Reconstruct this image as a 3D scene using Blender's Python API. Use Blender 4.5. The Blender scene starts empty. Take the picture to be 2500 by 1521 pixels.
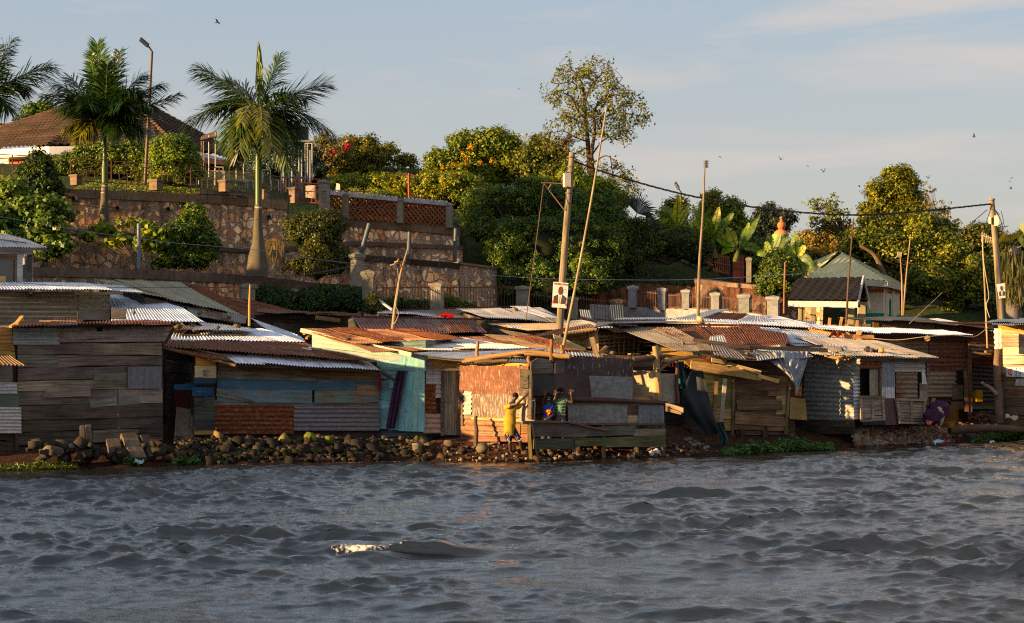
import bpy, bmesh, math, random
import numpy as np
from mathutils import Vector, Matrix, noise as mnoise
random.seed(7)
RNG = np.random.default_rng(11)
F = 4700.0; HX = 1250.0; HY = 840.0; EYE = 2.8
SC = bpy.context.scene
COL = SC.collection
R = math.radians
def P(px, py, Y):
    """world point seen at photo position px,py at distance Y"""
    return Vector(((px - HX) / F * Y, Y, EYE + (HY - py) / F * Y))
class MB:
    def __init__(s):
        s.v = []; s.uv = []; s.c = []; s.l = []; s.n = []; s.k = 0
    def add(s, v, faces, uv, col):
        """v (N,3); faces (M,k) array or list of lists; uv (N,2); col rgba or (N,4)"""
        v = np.asarray(v, dtype=np.float64).reshape(-1, 3)
        n = len(v)
        uv = np.asarray(uv, dtype=np.float64).reshape(-1, 2)
        col = np.asarray(col, dtype=np.float64)
        if col.ndim == 1:
            if len(col) == 3: col = np.append(col, 0.0)
            col = np.tile(col, (n, 1))
        s.v.append(v); s.uv.append(uv); s.c.append(col)
        if isinstance(faces, np.ndarray):
            s.l.append((faces + s.k).ravel()); s.n.append(np.full(len(faces), faces.shape[1]))
        else:
            for f in faces:
                s.l.append(np.array(f) + s.k); s.n.append(np.array([len(f)]))
        s.k += n
    def poly(s, pts, th, col, uo=None):
        pts = [Vector(p) for p in pts]
        n = Vector((0, 0, 0))
        for i in range(len(pts)):
            a, b = pts[i], pts[(i + 1) % len(pts)]
            n += Vector(((a.y - b.y) * (a.z + b.z), (a.z - b.z) * (a.x + b.x), (a.x - b.x) * (a.y + b.y)))
        n.normalize()
        u = (pts[1] - pts[0]).normalized()
        w = n.cross(u)
        o = uo or (random.random() * 40, random.random() * 40)
        uv = [((p - pts[0]).dot(u) + o[0], (p - pts[0]).dot(w) + o[1]) for p in pts]
        m = len(pts)
        V = pts + [p - n * th for p in pts]
        s.add(V, [list(range(m)), list(range(2 * m - 1, m - 1, -1))], uv + uv, col)
        for i in range(m):
            j = (i + 1) % m
            q = [pts[i], pts[i] - n * th, pts[j] - n * th, pts[j]]
            L = (pts[j] - pts[i]).length
            s.add(q, [[0, 1, 2, 3]], [(o[0], o[1]), (o[0], o[1] + th), (o[0] + L, o[1] + th), (o[0] + L, o[1])], col)
    def beam(s, p, q, w, h, col, up=(0, 0, 1)):
        p = Vector(p); q = Vector(q)
        d = q - p; L = d.length; d.normalize()
        up = Vector(up)
        if abs(d.dot(up)) > .95: up = Vector((0, 1, 0))
        sx = d.cross(up).normalized() * (w / 2); sy = sx.cross(d).normalized() * (h / 2)
        o = random.random() * 40
        c = [(-1, -1), (1, -1), (1, 1), (-1, 1)]
        A = [p + sx * a + sy * b for a, b in c]; B = [q + sx * a + sy * b for a, b in c]
        for i in range(4):
            j = (i + 1) % 4
            ww = w if i % 2 == 0 else h
            s.add([A[i], A[j], B[j], B[i]], [[0, 1, 2, 3]], [(o, i), (o, i + ww), (o + L, i + ww), (o + L, i)], col)
        s.add(A, [[3, 2, 1, 0]], [(0, 0), (w, 0), (w, h), (0, h)], col)
        s.add(B, [[0, 1, 2, 3]], [(0, 0), (w, 0), (w, h), (0, h)], col)
    def box(s, c, size, rz, col):
        c = Vector(c); x, y, z = size
        m = Matrix.Rotation(rz, 3, 'Z')
        s.beam(c + m @ Vector((-x / 2, 0, 0)), c + m @ Vector((x / 2, 0, 0)), y, z, col)
    def tube(s, pts, rad, col, n=8, cap=True):
        pts = [Vector(p) for p in pts]
        if not hasattr(rad, '__len__'): rad = [rad] * len(pts)
        m = len(pts); V = []; UV = []
        prev = None; L = 0
        o = random.random() * 30
        for i, p in enumerate(pts):
            t = (pts[min(i + 1, m - 1)] - pts[max(i - 1, 0)]).normalized()
            if prev is None:
                a = t.orthogonal().normalized()
            else:
                a = (prev - t * prev.dot(t)).normalized()
            prev = a; b = t.cross(a)
            if i: L += (pts[i] - pts[i - 1]).length
            for k in range(n + 1):
                th = 2 * math.pi * k / n
                V.append(p + (a * math.cos(th) + b * math.sin(th)) * rad[i])
                UV.append((L + o, th * max(rad) * 1.0))
        f = []
        for i in range(m - 1):
            for k in range(n):
                q = i * (n + 1) + k
                f.append((q, q + 1, q + n + 2, q + n + 1))
        s.add([tuple(v) for v in V], np.array(f), UV, col)
        if cap:
            for i, fl in ((0, True), (m - 1, False)):
                ring = [tuple(V[i * (n + 1) + k]) for k in range(n)]
                if rad[i] > 1e-4:
                    s.add(ring, [list(range(n))[::-1] if fl else list(range(n))], [(0, k / n) for k in range(n)], col)
    def grid(s, V, uv, col, flip=False):
        """V (nu,nv,3)"""
        nu, nv = V.shape[:2]
        i, j = np.meshgrid(np.arange(nu - 1), np.arange(nv - 1), indexing='ij')
        a = (i * nv + j).ravel()
        f = np.stack([a, a + nv, a + nv + 1, a + 1], 1)
        if flip: f = f[:, ::-1]
        col = np.asarray(col, float)
        if col.ndim == 3: col = col.reshape(-1, 4)
        s.add(V.reshape(-1, 3), f, uv.reshape(-1, 2), col)
    def build(s, name, mat, parent=None, smooth=False, origin=None):
        v = np.concatenate(s.v); uv = np.concatenate(s.uv); c = np.concatenate(s.c)
        if name != 'lake_water' and name != 'ground':
            lum = c[:, :3] @ np.array([.3, .55, .15]); c = c.copy(); c[:, :3] = np.maximum(c[:, :3] * .25, lum[:, None] + (c[:, :3] - lum[:, None]) * 1.2)
        l = np.concatenate(s.l).astype(np.int32); n = np.concatenate(s.n).astype(np.int32)
        me = bpy.data.meshes.new(name)
        o = bpy.data.objects.new(name, me)
        if parent is not None:
            o.parent = parent
            v = v - np.array(parent_loc(parent))
        else:
            if origin is None:
                origin = Vector((float((v[:, 0].min() + v[:, 0].max()) / 2), float((v[:, 1].min() + v[:, 1].max()) / 2), float(v[:, 2].min())))
            o.location = origin
            v = v - np.array(origin)
        me.vertices.add(len(v)); me.vertices.foreach_set('co', v.astype(np.float32).ravel())
        me.loops.add(len(l)); me.loops.foreach_set('vertex_index', l)
        me.polygons.add(len(n))
        st = np.concatenate([[0], np.cumsum(n)[:-1]]).astype(np.int32)
        me.polygons.foreach_set('loop_start', st)
        me.update(calc_edges=True)
        a = me.attributes.new('uvp', 'FLOAT_VECTOR', 'POINT')
        a.data.foreach_set('vector', np.column_stack([uv, np.zeros(len(uv))]).astype(np.float32).ravel())
        a = me.color_attributes.new('Col', 'FLOAT_COLOR', 'POINT')
        a.data.foreach_set('color', c.astype(np.float32).ravel())
        me.materials.append(mat)
        if smooth:
            me.polygons.foreach_set('use_smooth', np.ones(len(n), dtype=bool))
        COL.objects.link(o)
        return o
def parent_loc(p):
    l = Vector((0, 0, 0))
    while p is not None:
        l += p.location; p = p.parent
    return l
def thing(name, label, cat, loc, group=None):
    o = bpy.data.objects.new(name, None)
    o.empty_display_size = .2
    COL.objects.link(o); o.location = loc
    o['label'] = label; o['category'] = cat
    if group: o['group'] = group
    return o
def tag(o, label=None, cat=None, group=None, kind=None):
    if label: o['label'] = label
    if cat: o['category'] = cat
    if group: o['group'] = group
    if kind: o['kind'] = kind
    return o
class NT:
    def __init__(s, name):
        m = bpy.data.materials.new(name); m.use_nodes = True
        s.m = m; s.t = m.node_tree; s.t.nodes.clear()
        s.out = s.n('ShaderNodeOutputMaterial')
    def n(s, typ, **kw):
        x = s.t.nodes.new(typ)
        for k, v in kw.items():
            if k.startswith('i_'):
                x.inputs[k[2:].replace('_', ' ')].default_value = v
            else:
                setattr(x, k, v)
        return x
    def l(s, a, b): s.t.links.new(a, b)
    def attr(s, nm='Col'): return s.n('ShaderNodeAttribute', attribute_name=nm)
    def vec(s, src, sc, loc=(0, 0, 0)):
        m = s.n('ShaderNodeMapping')
        m.inputs['Scale'].default_value = sc; m.inputs['Location'].default_value = loc
        s.l(src, m.inputs['Vector']); return m.outputs[0]
    def noise(s, vec, scale, detail=4, rough=.55, dist=0):
        x = s.n('ShaderNodeTexNoise', i_Scale=scale, i_Detail=detail, i_Roughness=rough, i_Distortion=dist)
        if vec is not None: s.l(vec, x.inputs['Vector'])
        return x.outputs['Fac']
    def ramp(s, fac, stops, interp='LINEAR'):
        x = s.n('ShaderNodeValToRGB'); x.color_ramp.interpolation = interp
        e = x.color_ramp.elements
        while len(e) < len(stops): e.new(.5)
        for k, (p, c) in enumerate(stops):
            e[k].position = p
            e[k].color = (c, c, c, 1) if not hasattr(c, '__len__') else (*c[:3], 1)
        s.l(fac, x.inputs[0]); return x.outputs[0]
    def mul(s, a, b, fac=1.0, mode='MULTIPLY'):
        x = s.n('ShaderNodeMix', data_type='RGBA', blend_type=mode)
        if hasattr(fac, 'is_linked'): s.l(fac, x.inputs[0])
        else: x.inputs[0].default_value = fac
        for i, q in ((6, a), (7, b)):
            if hasattr(q, 'is_linked'): s.l(q, x.inputs[i])
            else: x.inputs[i].default_value = (*q[:3], 1)
        return x.outputs[2]
    def math(s, op, a, b=None, clamp=False):
        x = s.n('ShaderNodeMath', operation=op); x.use_clamp = clamp
        for i, q in ((0, a), (1, b)):
            if q is None: continue
            if hasattr(q, 'is_linked'): s.l(q, x.inputs[i])
            else: x.inputs[i].default_value = q
        return x.outputs[0]
    def bsdf(s, col, rough=.8, metal=0, bump=None, bs=.3, bd=.02, spec=.3, trans=0):
        b = s.n('ShaderNodeBsdfPrincipled')
        for key, q in (('Base Color', col), ('Roughness', rough), ('Metallic', metal)):
            if hasattr(q, 'is_linked'): s.l(q, b.inputs[key])
            else: b.inputs[key].default_value = q if not hasattr(q, '__len__') else (*q[:3], 1)
        b.inputs['Specular IOR Level'].default_value = spec
        if bump is not None:
            bp = s.n('ShaderNodeBump', i_Strength=bs, i_Distance=bd)
            s.l(bump, bp.inputs['Height']); s.l(bp.outputs[0], b.inputs['Normal'])
        o = b.outputs[0]
        if trans:
            t = s.n('ShaderNodeBsdfTranslucent'); s.l(col, t.inputs[0])
            mx = s.n('ShaderNodeMixShader'); mx.inputs[0].default_value = trans
            s.l(o, mx.inputs[1]); s.l(t.outputs[0], mx.inputs[2]); o = mx.outputs[0]
        s.l(o, s.out.inputs[0]); return b
def surf(name, grain=(2, 14), lo=.5, hi=1.35, blotch=.8, blo=.55, bhi=1.2, rough=.85, bs=.4, bd=.01, spec=.2,
         wear=None, wscale=(3, 3), wdet=5):
    """generic weathered surface: vertex colour x grain x blotches, worn to a second colour by alpha"""
    t = NT(name); uv = t.attr('uvp').outputs['Vector']; ca = t.attr('Col'); c = ca.outputs['Color']
    g = t.noise(t.vec(uv, (grain[0], grain[1], 1)), 1.0, 6, .65)
    b = t.noise(uv, blotch, 3, .6)
    col = t.mul(c, t.ramp(g, [(.3, lo), (.7, hi)]))
    col = t.mul(col, t.ramp(b, [(.3, blo), (.7, bhi)]))
    if wear is not None:
        w = t.noise(t.vec(uv, (wscale[0], wscale[1], 1), (7.3, 2.1, 0)), 1.0, wdet, .7)
        th = t.math('SUBTRACT', 1.0, ca.outputs['Alpha'])
        d = t.math('SUBTRACT', w, t.math('MULTIPLY_ADD', th, .5) if False else t.math('ADD', t.math('MULTIPLY', th, .5), .22))
        f = t.math('MULTIPLY', d, 14, clamp=True)
        wc = t.mul(wear, t.ramp(g, [(.3, .6), (.7, 1.4)]))
        col = t.mul(col, wc, f, 'MIX')
    t.bsdf(col, rough, 0, g, bs, bd, spec)
    return t.m
def make_metal(name='corrugated_iron'):
    t = NT(name); uv = t.attr('uvp').outputs['Vector']; ca = t.attr('Col'); c = ca.outputs['Color']; al = ca.outputs['Alpha']
    big = t.noise(t.vec(uv, (.9, .45, 1)), 1.0, 5, .65)
    st = t.noise(t.vec(uv, (9, .45, 1), (3, 9, 0)), 1.0, 6, .75)
    fine = t.noise(t.vec(uv, (14, 9, 1)), 1.0, 4, .6)
    r = t.math('ADD', t.math('MULTIPLY', big, .45), t.math('MULTIPLY', st, .55))
    th = t.math('SUBTRACT', .74, t.math('MULTIPLY', al, .5))
    m = t.math('MULTIPLY', t.math('SUBTRACT', r, th), 9, clamp=True)
    rust = t.ramp(fine, [(.3, (.045, .016, .009)), (.52, (.15, .045, .015)), (.74, (.36, .12, .03))])
    base = t.mul(c, t.ramp(fine, [(.3, .72), (.7, 1.18)]))
    base = t.mul(base, t.ramp(st, [(.3, .55), (.6, 1.15)]))
    rust = t.mul(rust, t.ramp(st, [(.35, 1.35), (.5, .9), (.68, .45)]))
    col = t.mul(base, rust, m, 'MIX')
    rough = t.math('ADD', t.math('MULTIPLY', m, .38), .5)
    metal = t.math('MULTIPLY', t.math('SUBTRACT', 1.0, m), .12)
    t.bsdf(col, rough, metal, fine, .25, .004, .3)
    return t.m
def make_stone(name, stone_scale=4.1, mort=(.31, .205, .14), cover=.5, seedloc=0, tone=3.1):
    t = NT(name); uv0 = t.attr('uvp').outputs['Vector']
    uv0 = t.vec(uv0, (1, 1, 1), (seedloc, seedloc * .7, 0))
    wn = t.n('ShaderNodeTexNoise', i_Scale=2.2, i_Detail=3); t.l(uv0, wn.inputs['Vector'])
    uv = t.mul(uv0, wn.outputs['Color'], .22, 'LINEAR_LIGHT')
    sv = t.vec(uv, (stone_scale, stone_scale * .8, 1))
    e = t.n('ShaderNodeTexVoronoi', feature='DISTANCE_TO_EDGE', i_Scale=1.0, voronoi_dimensions='2D'); t.l(sv, e.inputs['Vector'])
    f1 = t.n('ShaderNodeTexVoronoi', feature='F1', i_Scale=1.0, voronoi_dimensions='2D'); t.l(sv, f1.inputs['Vector'])
    sep = t.n('ShaderNodeSeparateColor'); t.l(f1.outputs['Color'], sep.inputs[0])
    big = t.noise(uv0, .9, 4, .6)
    fine = t.noise(uv0, 16, 5, .65)
    edge = t.math('ADD', e.outputs['Distance'], t.math('MULTIPLY', t.math('SUBTRACT', fine, .5), .16))
    thr = t.math('ADD', t.math('MULTIPLY', t.math('SUBTRACT', .62, big), .9), .07)
    gone = t.math('GREATER_THAN', sep.outputs[0], cover + .35)
    thr = t.math('ADD', t.math('MAXIMUM', thr, .07), gone)
    m = t.math('MULTIPLY', t.math('SUBTRACT', edge, thr), 22, clamp=True)
    sc = t.ramp(sep.outputs[1], [(0, (.16 * tone, .07 * tone, .033 * tone)), (.3, (.30 * tone, .135 * tone, .06 * tone)), (.6, (.33 * tone, .19 * tone, .095 * tone)),
                                 (.8, (.27 * tone, .18 * tone, .11 * tone)), (1, (.38 * tone, .26 * tone, .15 * tone))])
    sc = t.mul(sc, t.ramp(fine, [(.3, .6), (.7, 1.25)]))
    mc = t.mul(mort, t.ramp(fine, [(.35, .4), (.6, 1.4), (.72, 4.)]))
    grey = t.noise(t.vec(uv0, (.35, .6, 1), (5, 5, 0)), 1.0, 5, .6)
    mc = t.mul(mc, (.17, .14, .115), t.ramp(grey, [(.5, 0.), (.68, .7)]), 'MIX')
    col = t.mul(mc, sc, m, 'MIX')
    drip = t.noise(t.vec(uv0, (3.2, .25, 1)), 1.0, 4, .6)
    col = t.mul(col, t.ramp(drip, [(.35, .5), (.6, 1.15)]))
    h = t.math('ADD', t.math('MULTIPLY', m, t.math('ADD', .6, t.math('MULTIPLY', sep.outputs[2], .5))), t.math('MULTIPLY', fine, .3))
    t.bsdf(col, .93, 0, h, .9, .05, .1)
    return t.m
def make_leaf(name, trans=.28, rough=.5, spec=.35):
    t = NT(name); c = t.attr('Col').outputs['Color']
    g = t.n('ShaderNodeNewGeometry')
    v = t.ramp(g.outputs['Random Per Island'], [(0, .62), (1, 1.38)])
    col = t.mul(c, v)
    t.bsdf(col, rough, 0, None, spec=spec, trans=trans)
    return t.m
M = {}
M['wood'] = surf('weathered_wood', (1.3, 24), .36, 1.6, .9, .5, 1.3, .9, .8, .014)
M['paintwood'] = surf('peeling_paint_wood', (1.4, 16), .72, 1.18, 1.3, .7, 1.15, .75, .4, .008, wear=(.16, .13, .10), wscale=(2.2, 9))
M['board'] = surf('worn_sheet_board', (9, 9), .75, 1.2, 1.5, .6, 1.2, .85, .3, .004, wear=(.26, .23, .2), wscale=(24, 4))
M['board2'] = surf('scratched_panel', (5, 12), .7, 1.25, 1.2, .55, 1.25, .7, .3, .004, wear=(.22, .21, .2), wscale=(18, 5))
M['concrete'] = surf('weathered_concrete', (7, 5), .65, 1.2, .8, .6, 1.15, .92, .5, .01, wear=(.07, .055, .04), wscale=(5, 1.2))
M['bark'] = surf('bark', (3, 30), .5, 1.35, 2, .6, 1.2, .9, .6, .01)
M['palmbark'] = surf('palm_bark', (22, 4), .75, 1.15, 2.5, .75, 1.1, .85, .35, .008, wear=(.42, .4, .36), wscale=(9, .4), wdet=1)
M['pole'] = surf('pole_wood', (1.0, 34), .35, 1.4, 1.5, .7, 1.15, .85, .5, .006)
M['metal'] = make_metal()
M['steel'] = surf('painted_steel', (8, 8), .8, 1.15, 3, .75, 1.15, .55, .2, .002, .4)
M['rock'] = surf('rough_rock', (5, 5), .55, 1.4, 2.2, .6, 1.3, .9, .8, .03, wear=(.09, .11, .012), wscale=(4, 4))
M['cloth'] = surf('cloth', (60, 60), .85, 1.12, 4, .8, 1.1, .95, .3, .004)
M['skin'] = surf('skin', (30, 30), .92, 1.06, 8, .9, 1.08, .5, .1, .001, .45)
M['tile'] = surf('roof_tile', (6, 10), .55, 1.35, 1.2, .5, 1.35, .85, .4, .006)
M['leaf'] = make_leaf('leaf')
M['frond'] = make_leaf('palm_leaf', .2, .42, .5)
M['banana'] = make_leaf('banana_leaf', .45, .4, .4)
M['stone'] = make_stone('rubble_stone_wall')
M['stone2'] = make_stone('rubble_stone_wall_pale', 3.6, (.31, .215, .15), .42, 21.3, 2.8)
M['plaster'] = surf('painted_plaster', (5, 5), .88, 1.08, 1.2, .82, 1.08, .8, .2, .003)
def wl(x0, Y0, x1, Y1):
    """straight wall seen between photo columns x0,x1 at distances Y0,Y1"""
    def f(px):
        t = (px - x0) / (x1 - x0)
        return 1.0 / ((1 - t) / Y0 + t / Y1)
    return f
def wp(w, px, py, off=0.0): return P(px, py, w(px) - off)
def wr(w, x0, y0, x1, y1, off=0.0):
    return [wp(w, x0, y1, off), wp(w, x1, y1, off), wp(w, x1, y0, off), wp(w, x0, y0, off)]
def wq(w, pts, off=0.0): return [wp(w, x, y, off) for x, y in pts]
def pq(*pts): return [P(*p) for p in pts]
def bil(q, u, v): return (q[0] * (1 - u) + q[1] * u) * (1 - v) + (q[3] * (1 - u) + q[2] * u) * v
def jit(c, a=.12):
    k = 1 + random.uniform(-a, a)
    return tuple(max(0, x * k * (1 + random.uniform(-a, a) * .35)) for x in c)
def corr(mb, q, col, rust=.3, pitch=.078, amp=.016, sheet=.8, dent=.02, ragged=.03, cj=.1, rj=.12, nv=4, lift=.006, par=False):
    """corrugated sheets; ribs run from edge q0-q1 to edge q3-q2"""
    q = [Vector(x) for x in q]
    W = ((q[1] - q[0]).length + (q[2] - q[3]).length) / 2
    H = ((q[3] - q[0]).length + (q[2] - q[1]).length) / 2
    n = (q[1] - q[0]).cross(q[3] - q[0]).normalized()
    ns = max(1, round(W / sheet))
    for k in range(ns):
        u0, u1 = k / ns, (k + 1) / ns
        u1 = min(1, u1 + .04 / W)
        nu = max(3, int((u1 - u0) * W / pitch * 6))
        us = np.linspace(u0, u1, nu); vs = np.linspace(0, 1, nv + 1)
        r0 = random.uniform(-ragged, ragged) / H; r1 = random.uniform(-ragged, ragged) / H
        if ragged == 0: r0 = r1 = 0
        vs = r0 + vs * (1 + r1 - r0)
        U, V = np.meshgrid(us, vs, indexing='ij')
        A = [np.array(x) for x in q]
        Pp = (A[0][None, None] * (1 - U)[..., None] + A[1][None, None] * U[..., None]) * (1 - V)[..., None] + \
             (A[3][None, None] * (1 - U)[..., None] + A[2][None, None] * U[..., None]) * V[..., None]
        ph = random.random() * 6
        SS = (Pp - A[0]) @ np.array((q[1] - q[0]).normalized()) if par else U * W
        h = amp * np.sin(2 * math.pi * SS / pitch) + (k % 2) * lift
        h = h + dent * np.sin(U * W * 2.1 + V * H * 1.7 + ph) * np.sin(V * H * 2.3 + ph * 2)
        Pp = Pp + np.array(n)[None, None] * h[..., None]
        o = random.random() * 50
        uv = np.stack([SS + o, V * H + o * .7], -1)
        c = jit(col, cj)
        mb.grid(Pp, uv, (*c, min(1, max(0, rust + random.uniform(-rj, rj)))))
def rot1(q): return [q[1], q[2], q[3], q[0]]   # ribs horizontal
def planks(mb, q, n, cols, th=.03, jy=.12, split=.45, al=0.0, dz=.02, gap=.004):
    """n planks running along q0-q1, stacked from q0 to q3"""
    q = [Vector(x) for x in q]
    H = ((q[3] - q[0]).length + (q[2] - q[1]).length) / 2
    nrm = (q[1] - q[0]).cross(q[3] - q[0]).normalized()
    L = [0.0]; Rr = [0.0]
    for k in range(1, n):
        L.append((k + random.uniform(-jy, jy)) / n); Rr.append((k + random.uniform(-jy, jy)) / n)
    L.append(1.0); Rr.append(1.0)
    g = gap / H
    for k in range(n):
        cuts = [0.0]
        if random.random() < split: cuts.append(random.uniform(.2, .8))
        cuts.append(1.0)
        for a, b in zip(cuts[:-1], cuts[1:]):
            def at(t, top):
                z = (L[k + top] * (1 - t) + Rr[k + top] * t) + (-g if top else g) + random.uniform(-.004, .004)
                return bil(q, t, z)
            e = random.uniform(0, dz); wv = [random.uniform(-.013, .013) for _ in range(4)]
            m = (a + b) / 2
            m1, m2 = a + (b - a) * .3, a + (b - a) * .7; zz = Vector((0, 0, 1))
            pts = [at(a, 0), at(m1, 0) + zz * wv[0], at(m2, 0) + zz * wv[1], at(b, 0), at(b, 1), at(m2, 1) + zz * wv[2], at(m1, 1) + zz * wv[3], at(a, 1)]
            pts = [p + nrm * e for p in pts]
            c = jit(random.choice(cols), .3)
            mb.poly(pts, th, (*c, al))
def slab(mb, q, th, col, al=0.0):
    o = []
    for i in range(len(q)):
        a, b = Vector(q[i]), Vector(q[(i + 1) % len(q)]); o.append(a)
        if (b - a).length > .35: o += [a.lerp(b, t) + Vector((random.uniform(-.011, .011), 0, random.uniform(-.011, .011))) for t in (.3, .7)]
    mb.poly(o, th, (*col[:3], al))
def wobble(p, q, n, amt):
    p = Vector(p); q = Vector(q)
    out = []
    for i in range(n + 1):
        t = i / n
        k = 0 if i in (0, n) else 1
        out.append(p.lerp(q, t) + Vector((random.uniform(-amt, amt), random.uniform(-amt, amt), random.uniform(-amt, amt))) * k)
    return out
def wire(name, label, pts, r, col, mat=None, sag=0, cat='cable', parent=None, n=24):
    mb = MB()
    out = []
    for a, b in zip(pts[:-1], pts[1:]):
        a = Vector(a); b = Vector(b)
        for i in range(n):
            t = i / n
            p = a.lerp(b, t); p.z -= sag * 4 * t * (1 - t)
            out.append(p)
    out.append(Vector(pts[-1]))
    mb.tube(out, r, col, 5)
    o = mb.build(name, mat or M['steel'], parent)
    if parent is None: tag(o, label, cat)
    return o
LEAFK = 1.42
def leafset(mb, C, out, size, pal, sj=.35, aspect=.55, bias=.6, cvar=None, droop=0):
    """C (N,3) leaf centres, out (N,3) outward dirs, rhombic leaves"""
    n = len(C)
    d = RNG.normal(size=(n, 3)); d /= np.linalg.norm(d, axis=1)[:, None]
    nn = d * (1 - bias) + out * bias + np.array([0, 0, .25]) * bias
    nn /= np.linalg.norm(nn, axis=1)[:, None] + 1e-9
    t = RNG.normal(size=(n, 3)); t[:, 2] -= droop
    t -= nn * (t * nn).sum(1)[:, None]; t /= np.linalg.norm(t, axis=1)[:, None] + 1e-9
    b = np.cross(nn, t)
    s = size * (1 + RNG.uniform(-sj, sj, n))[:, None]
    w = s * aspect
    fold = nn * s * .12
    V = np.stack([C - t * s * .5, C + b * w * .5 - t * s * .05 + fold, C + t * s * .5, C - b * w * .5 - t * s * .05 + fold], 1)
    pal = np.asarray(pal) * LEAFK
    if cvar is None: cvar = RNG.random(n)
    x = np.clip(cvar + RNG.normal(0, .13, n), 0, .999) * (len(pal) - 1)
    i = x.astype(int); fr = (x - i)[:, None]
    c = pal[i] * (1 - fr) + pal[np.minimum(i + 1, len(pal) - 1)] * fr
    c = np.repeat(np.column_stack([c, np.ones(n)]), 4, axis=0)
    f = np.arange(n * 4).reshape(n, 4)
    mb.add(V.reshape(-1, 3), f, np.tile([[0, 0], [1, 0], [1, 1], [0, 1]], (n, 1)), c)
def crown(mb, blobs, nclump, cr, nleaf, size, pal, bias=.55, inner=.55, aspect=.55, flat=.75, droop=0):
    """leaf clumps spread through the outer part of ellipsoid blobs -> clump centres"""
    blobs = [(np.array(b[0]), np.array(b[1])) for b in blobs]
    vol = np.array([np.prod(b[1]) ** (2 / 3) for b in blobs]); vol /= vol.sum()
    which = RNG.choice(len(blobs), nclump, p=vol)
    cs = []
    for w in which:
        c, r = blobs[w]
        d = RNG.normal(size=3); d /= np.linalg.norm(d)
        if d[2] < -.55: d[2] = abs(d[2])
        cs.append(c + d * r * RNG.uniform(inner, 1.13))
    cs = np.array(cs)
    cen = np.array([blobs[w][0] for w in which])
    cc = RNG.random(nclump)
    k = np.repeat(np.arange(nclump), nleaf)
    rr = cr * RNG.uniform(.45, 1.6, nclump)
    d = RNG.normal(size=(len(k), 3)); d /= np.linalg.norm(d, axis=1)[:, None]
    rad = RNG.random(len(k)) ** .45
    off = d * (rad * rr[k])[:, None] * np.array([1, 1, flat])
    C = cs[k] + off
    o = (cs - cen)[k]; o = o / (np.linalg.norm(o, axis=1)[:, None] + 1e-6) * .5 + d * .6
    o /= np.linalg.norm(o, axis=1)[:, None]
    leafset(mb, C, o, size, pal, cvar=cc[k], bias=bias, aspect=aspect, droop=droop)
    return cs
def limbs(mb, base, cs, r0, col, nmax=30, bend=.25, n=5, sub=None):
    """curved limbs from base to a choice of clump centres"""
    idx = RNG.permutation(len(cs))[:nmax]
    base = Vector(base)
    for i in idx:
        e = Vector(cs[i]); m = base.lerp(e, .5)
        L = (e - base).length
        m += Vector((random.uniform(-1, 1), random.uniform(-1, 1), random.uniform(0, 1))) * bend * L * .35
        pts = []
        for k in range(6):
            t = k / 5
            pts.append(base * (1 - t) ** 2 + m * 2 * t * (1 - t) + e * t * t)
        mb.tube(pts, [r0 * (1 - .85 * k / 5) for k in range(6)], col, n, cap=False)
def pxblob(px, py, rx, rz, Y, ry=None):
    k = Y / F
    return (tuple(P(px, py, Y)), (rx * k, (ry if ry is not None else (rx + rz) / 2) * k, rz * k))
cam = bpy.data.cameras.new('camera'); camo = bpy.data.objects.new('camera', cam); COL.objects.link(camo)
camo.location = (0, 0, EYE); camo.rotation_euler = (R(90), 0, 0)
cam.sensor_width = 36; cam.lens = 36 * F / 2500; cam.shift_y = (HY - 760.5) / 2500
cam.clip_start = .5; cam.clip_end = 3000
SC.camera = camo
SC.view_settings.view_transform = 'Standard'; SC.view_settings.look = 'None'; SC.view_settings.gamma = 1
SC.view_settings.exposure = 1.68; SC.cycles.use_denoising = False; SC.cycles.pixel_filter_type = 'BLACKMAN_HARRIS'; SC.cycles.filter_width = 1.15
SUN_EL = R(9.5); SUN_FRONT = R(24)
to_sun = Vector((-math.cos(SUN_FRONT) * math.cos(SUN_EL), -math.sin(SUN_FRONT) * math.cos(SUN_EL), math.sin(SUN_EL)))
sd = bpy.data.lights.new('sun', 'SUN'); so = bpy.data.objects.new('sun', sd); COL.objects.link(so)
so.rotation_euler = to_sun.to_track_quat('Z', 'Y').to_euler()
so.location = (-30, 0, 30)
sd.energy = 5.0; sd.angle = R(.55); sd.color = (1.0, .62, .25)
wd = bpy.data.worlds.new('World'); SC.world = wd; wd.use_nodes = True
nt = wd.node_tree; nt.nodes.clear()
wo = nt.nodes.new('ShaderNodeOutputWorld'); bg = nt.nodes.new('ShaderNodeBackground')
sky = nt.nodes.new('ShaderNodeTexSky'); sky.sky_type = 'NISHITA'; sky.sun_disc = False
sky.sun_elevation = SUN_EL; sky.sun_rotation = math.atan2(to_sun.x, to_sun.y)
sky.air_density = 1.1; sky.dust_density = 2.2; sky.ozone_density = 1.5
tc = nt.nodes.new('ShaderNodeTexCoord')
def wn(typ, **kw):
    x = nt.nodes.new(typ)
    for k, v in kw.items():
        if k.startswith('i_'): x.inputs[k[2:].replace('_', ' ')].default_value = v
        else: setattr(x, k, v)
    return x
mp = wn('ShaderNodeMapping'); mp.inputs['Scale'].default_value = (3.2, 3.2, 22); mp.inputs['Rotation'].default_value = (0, R(6), 0)
nt.links.new(tc.outputs['Generated'], mp.inputs[0])
nz = wn('ShaderNodeTexNoise', i_Scale=1.6, i_Detail=6, i_Roughness=.55, i_Distortion=.5); nt.links.new(mp.outputs[0], nz.inputs['Vector'])
sx = wn('ShaderNodeSeparateXYZ'); nt.links.new(tc.outputs['Generated'], sx.inputs[0])
mr = wn('ShaderNodeMapRange'); mr.inputs['From Min'].default_value = .02; mr.inputs['From Max'].default_value = .2
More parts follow.
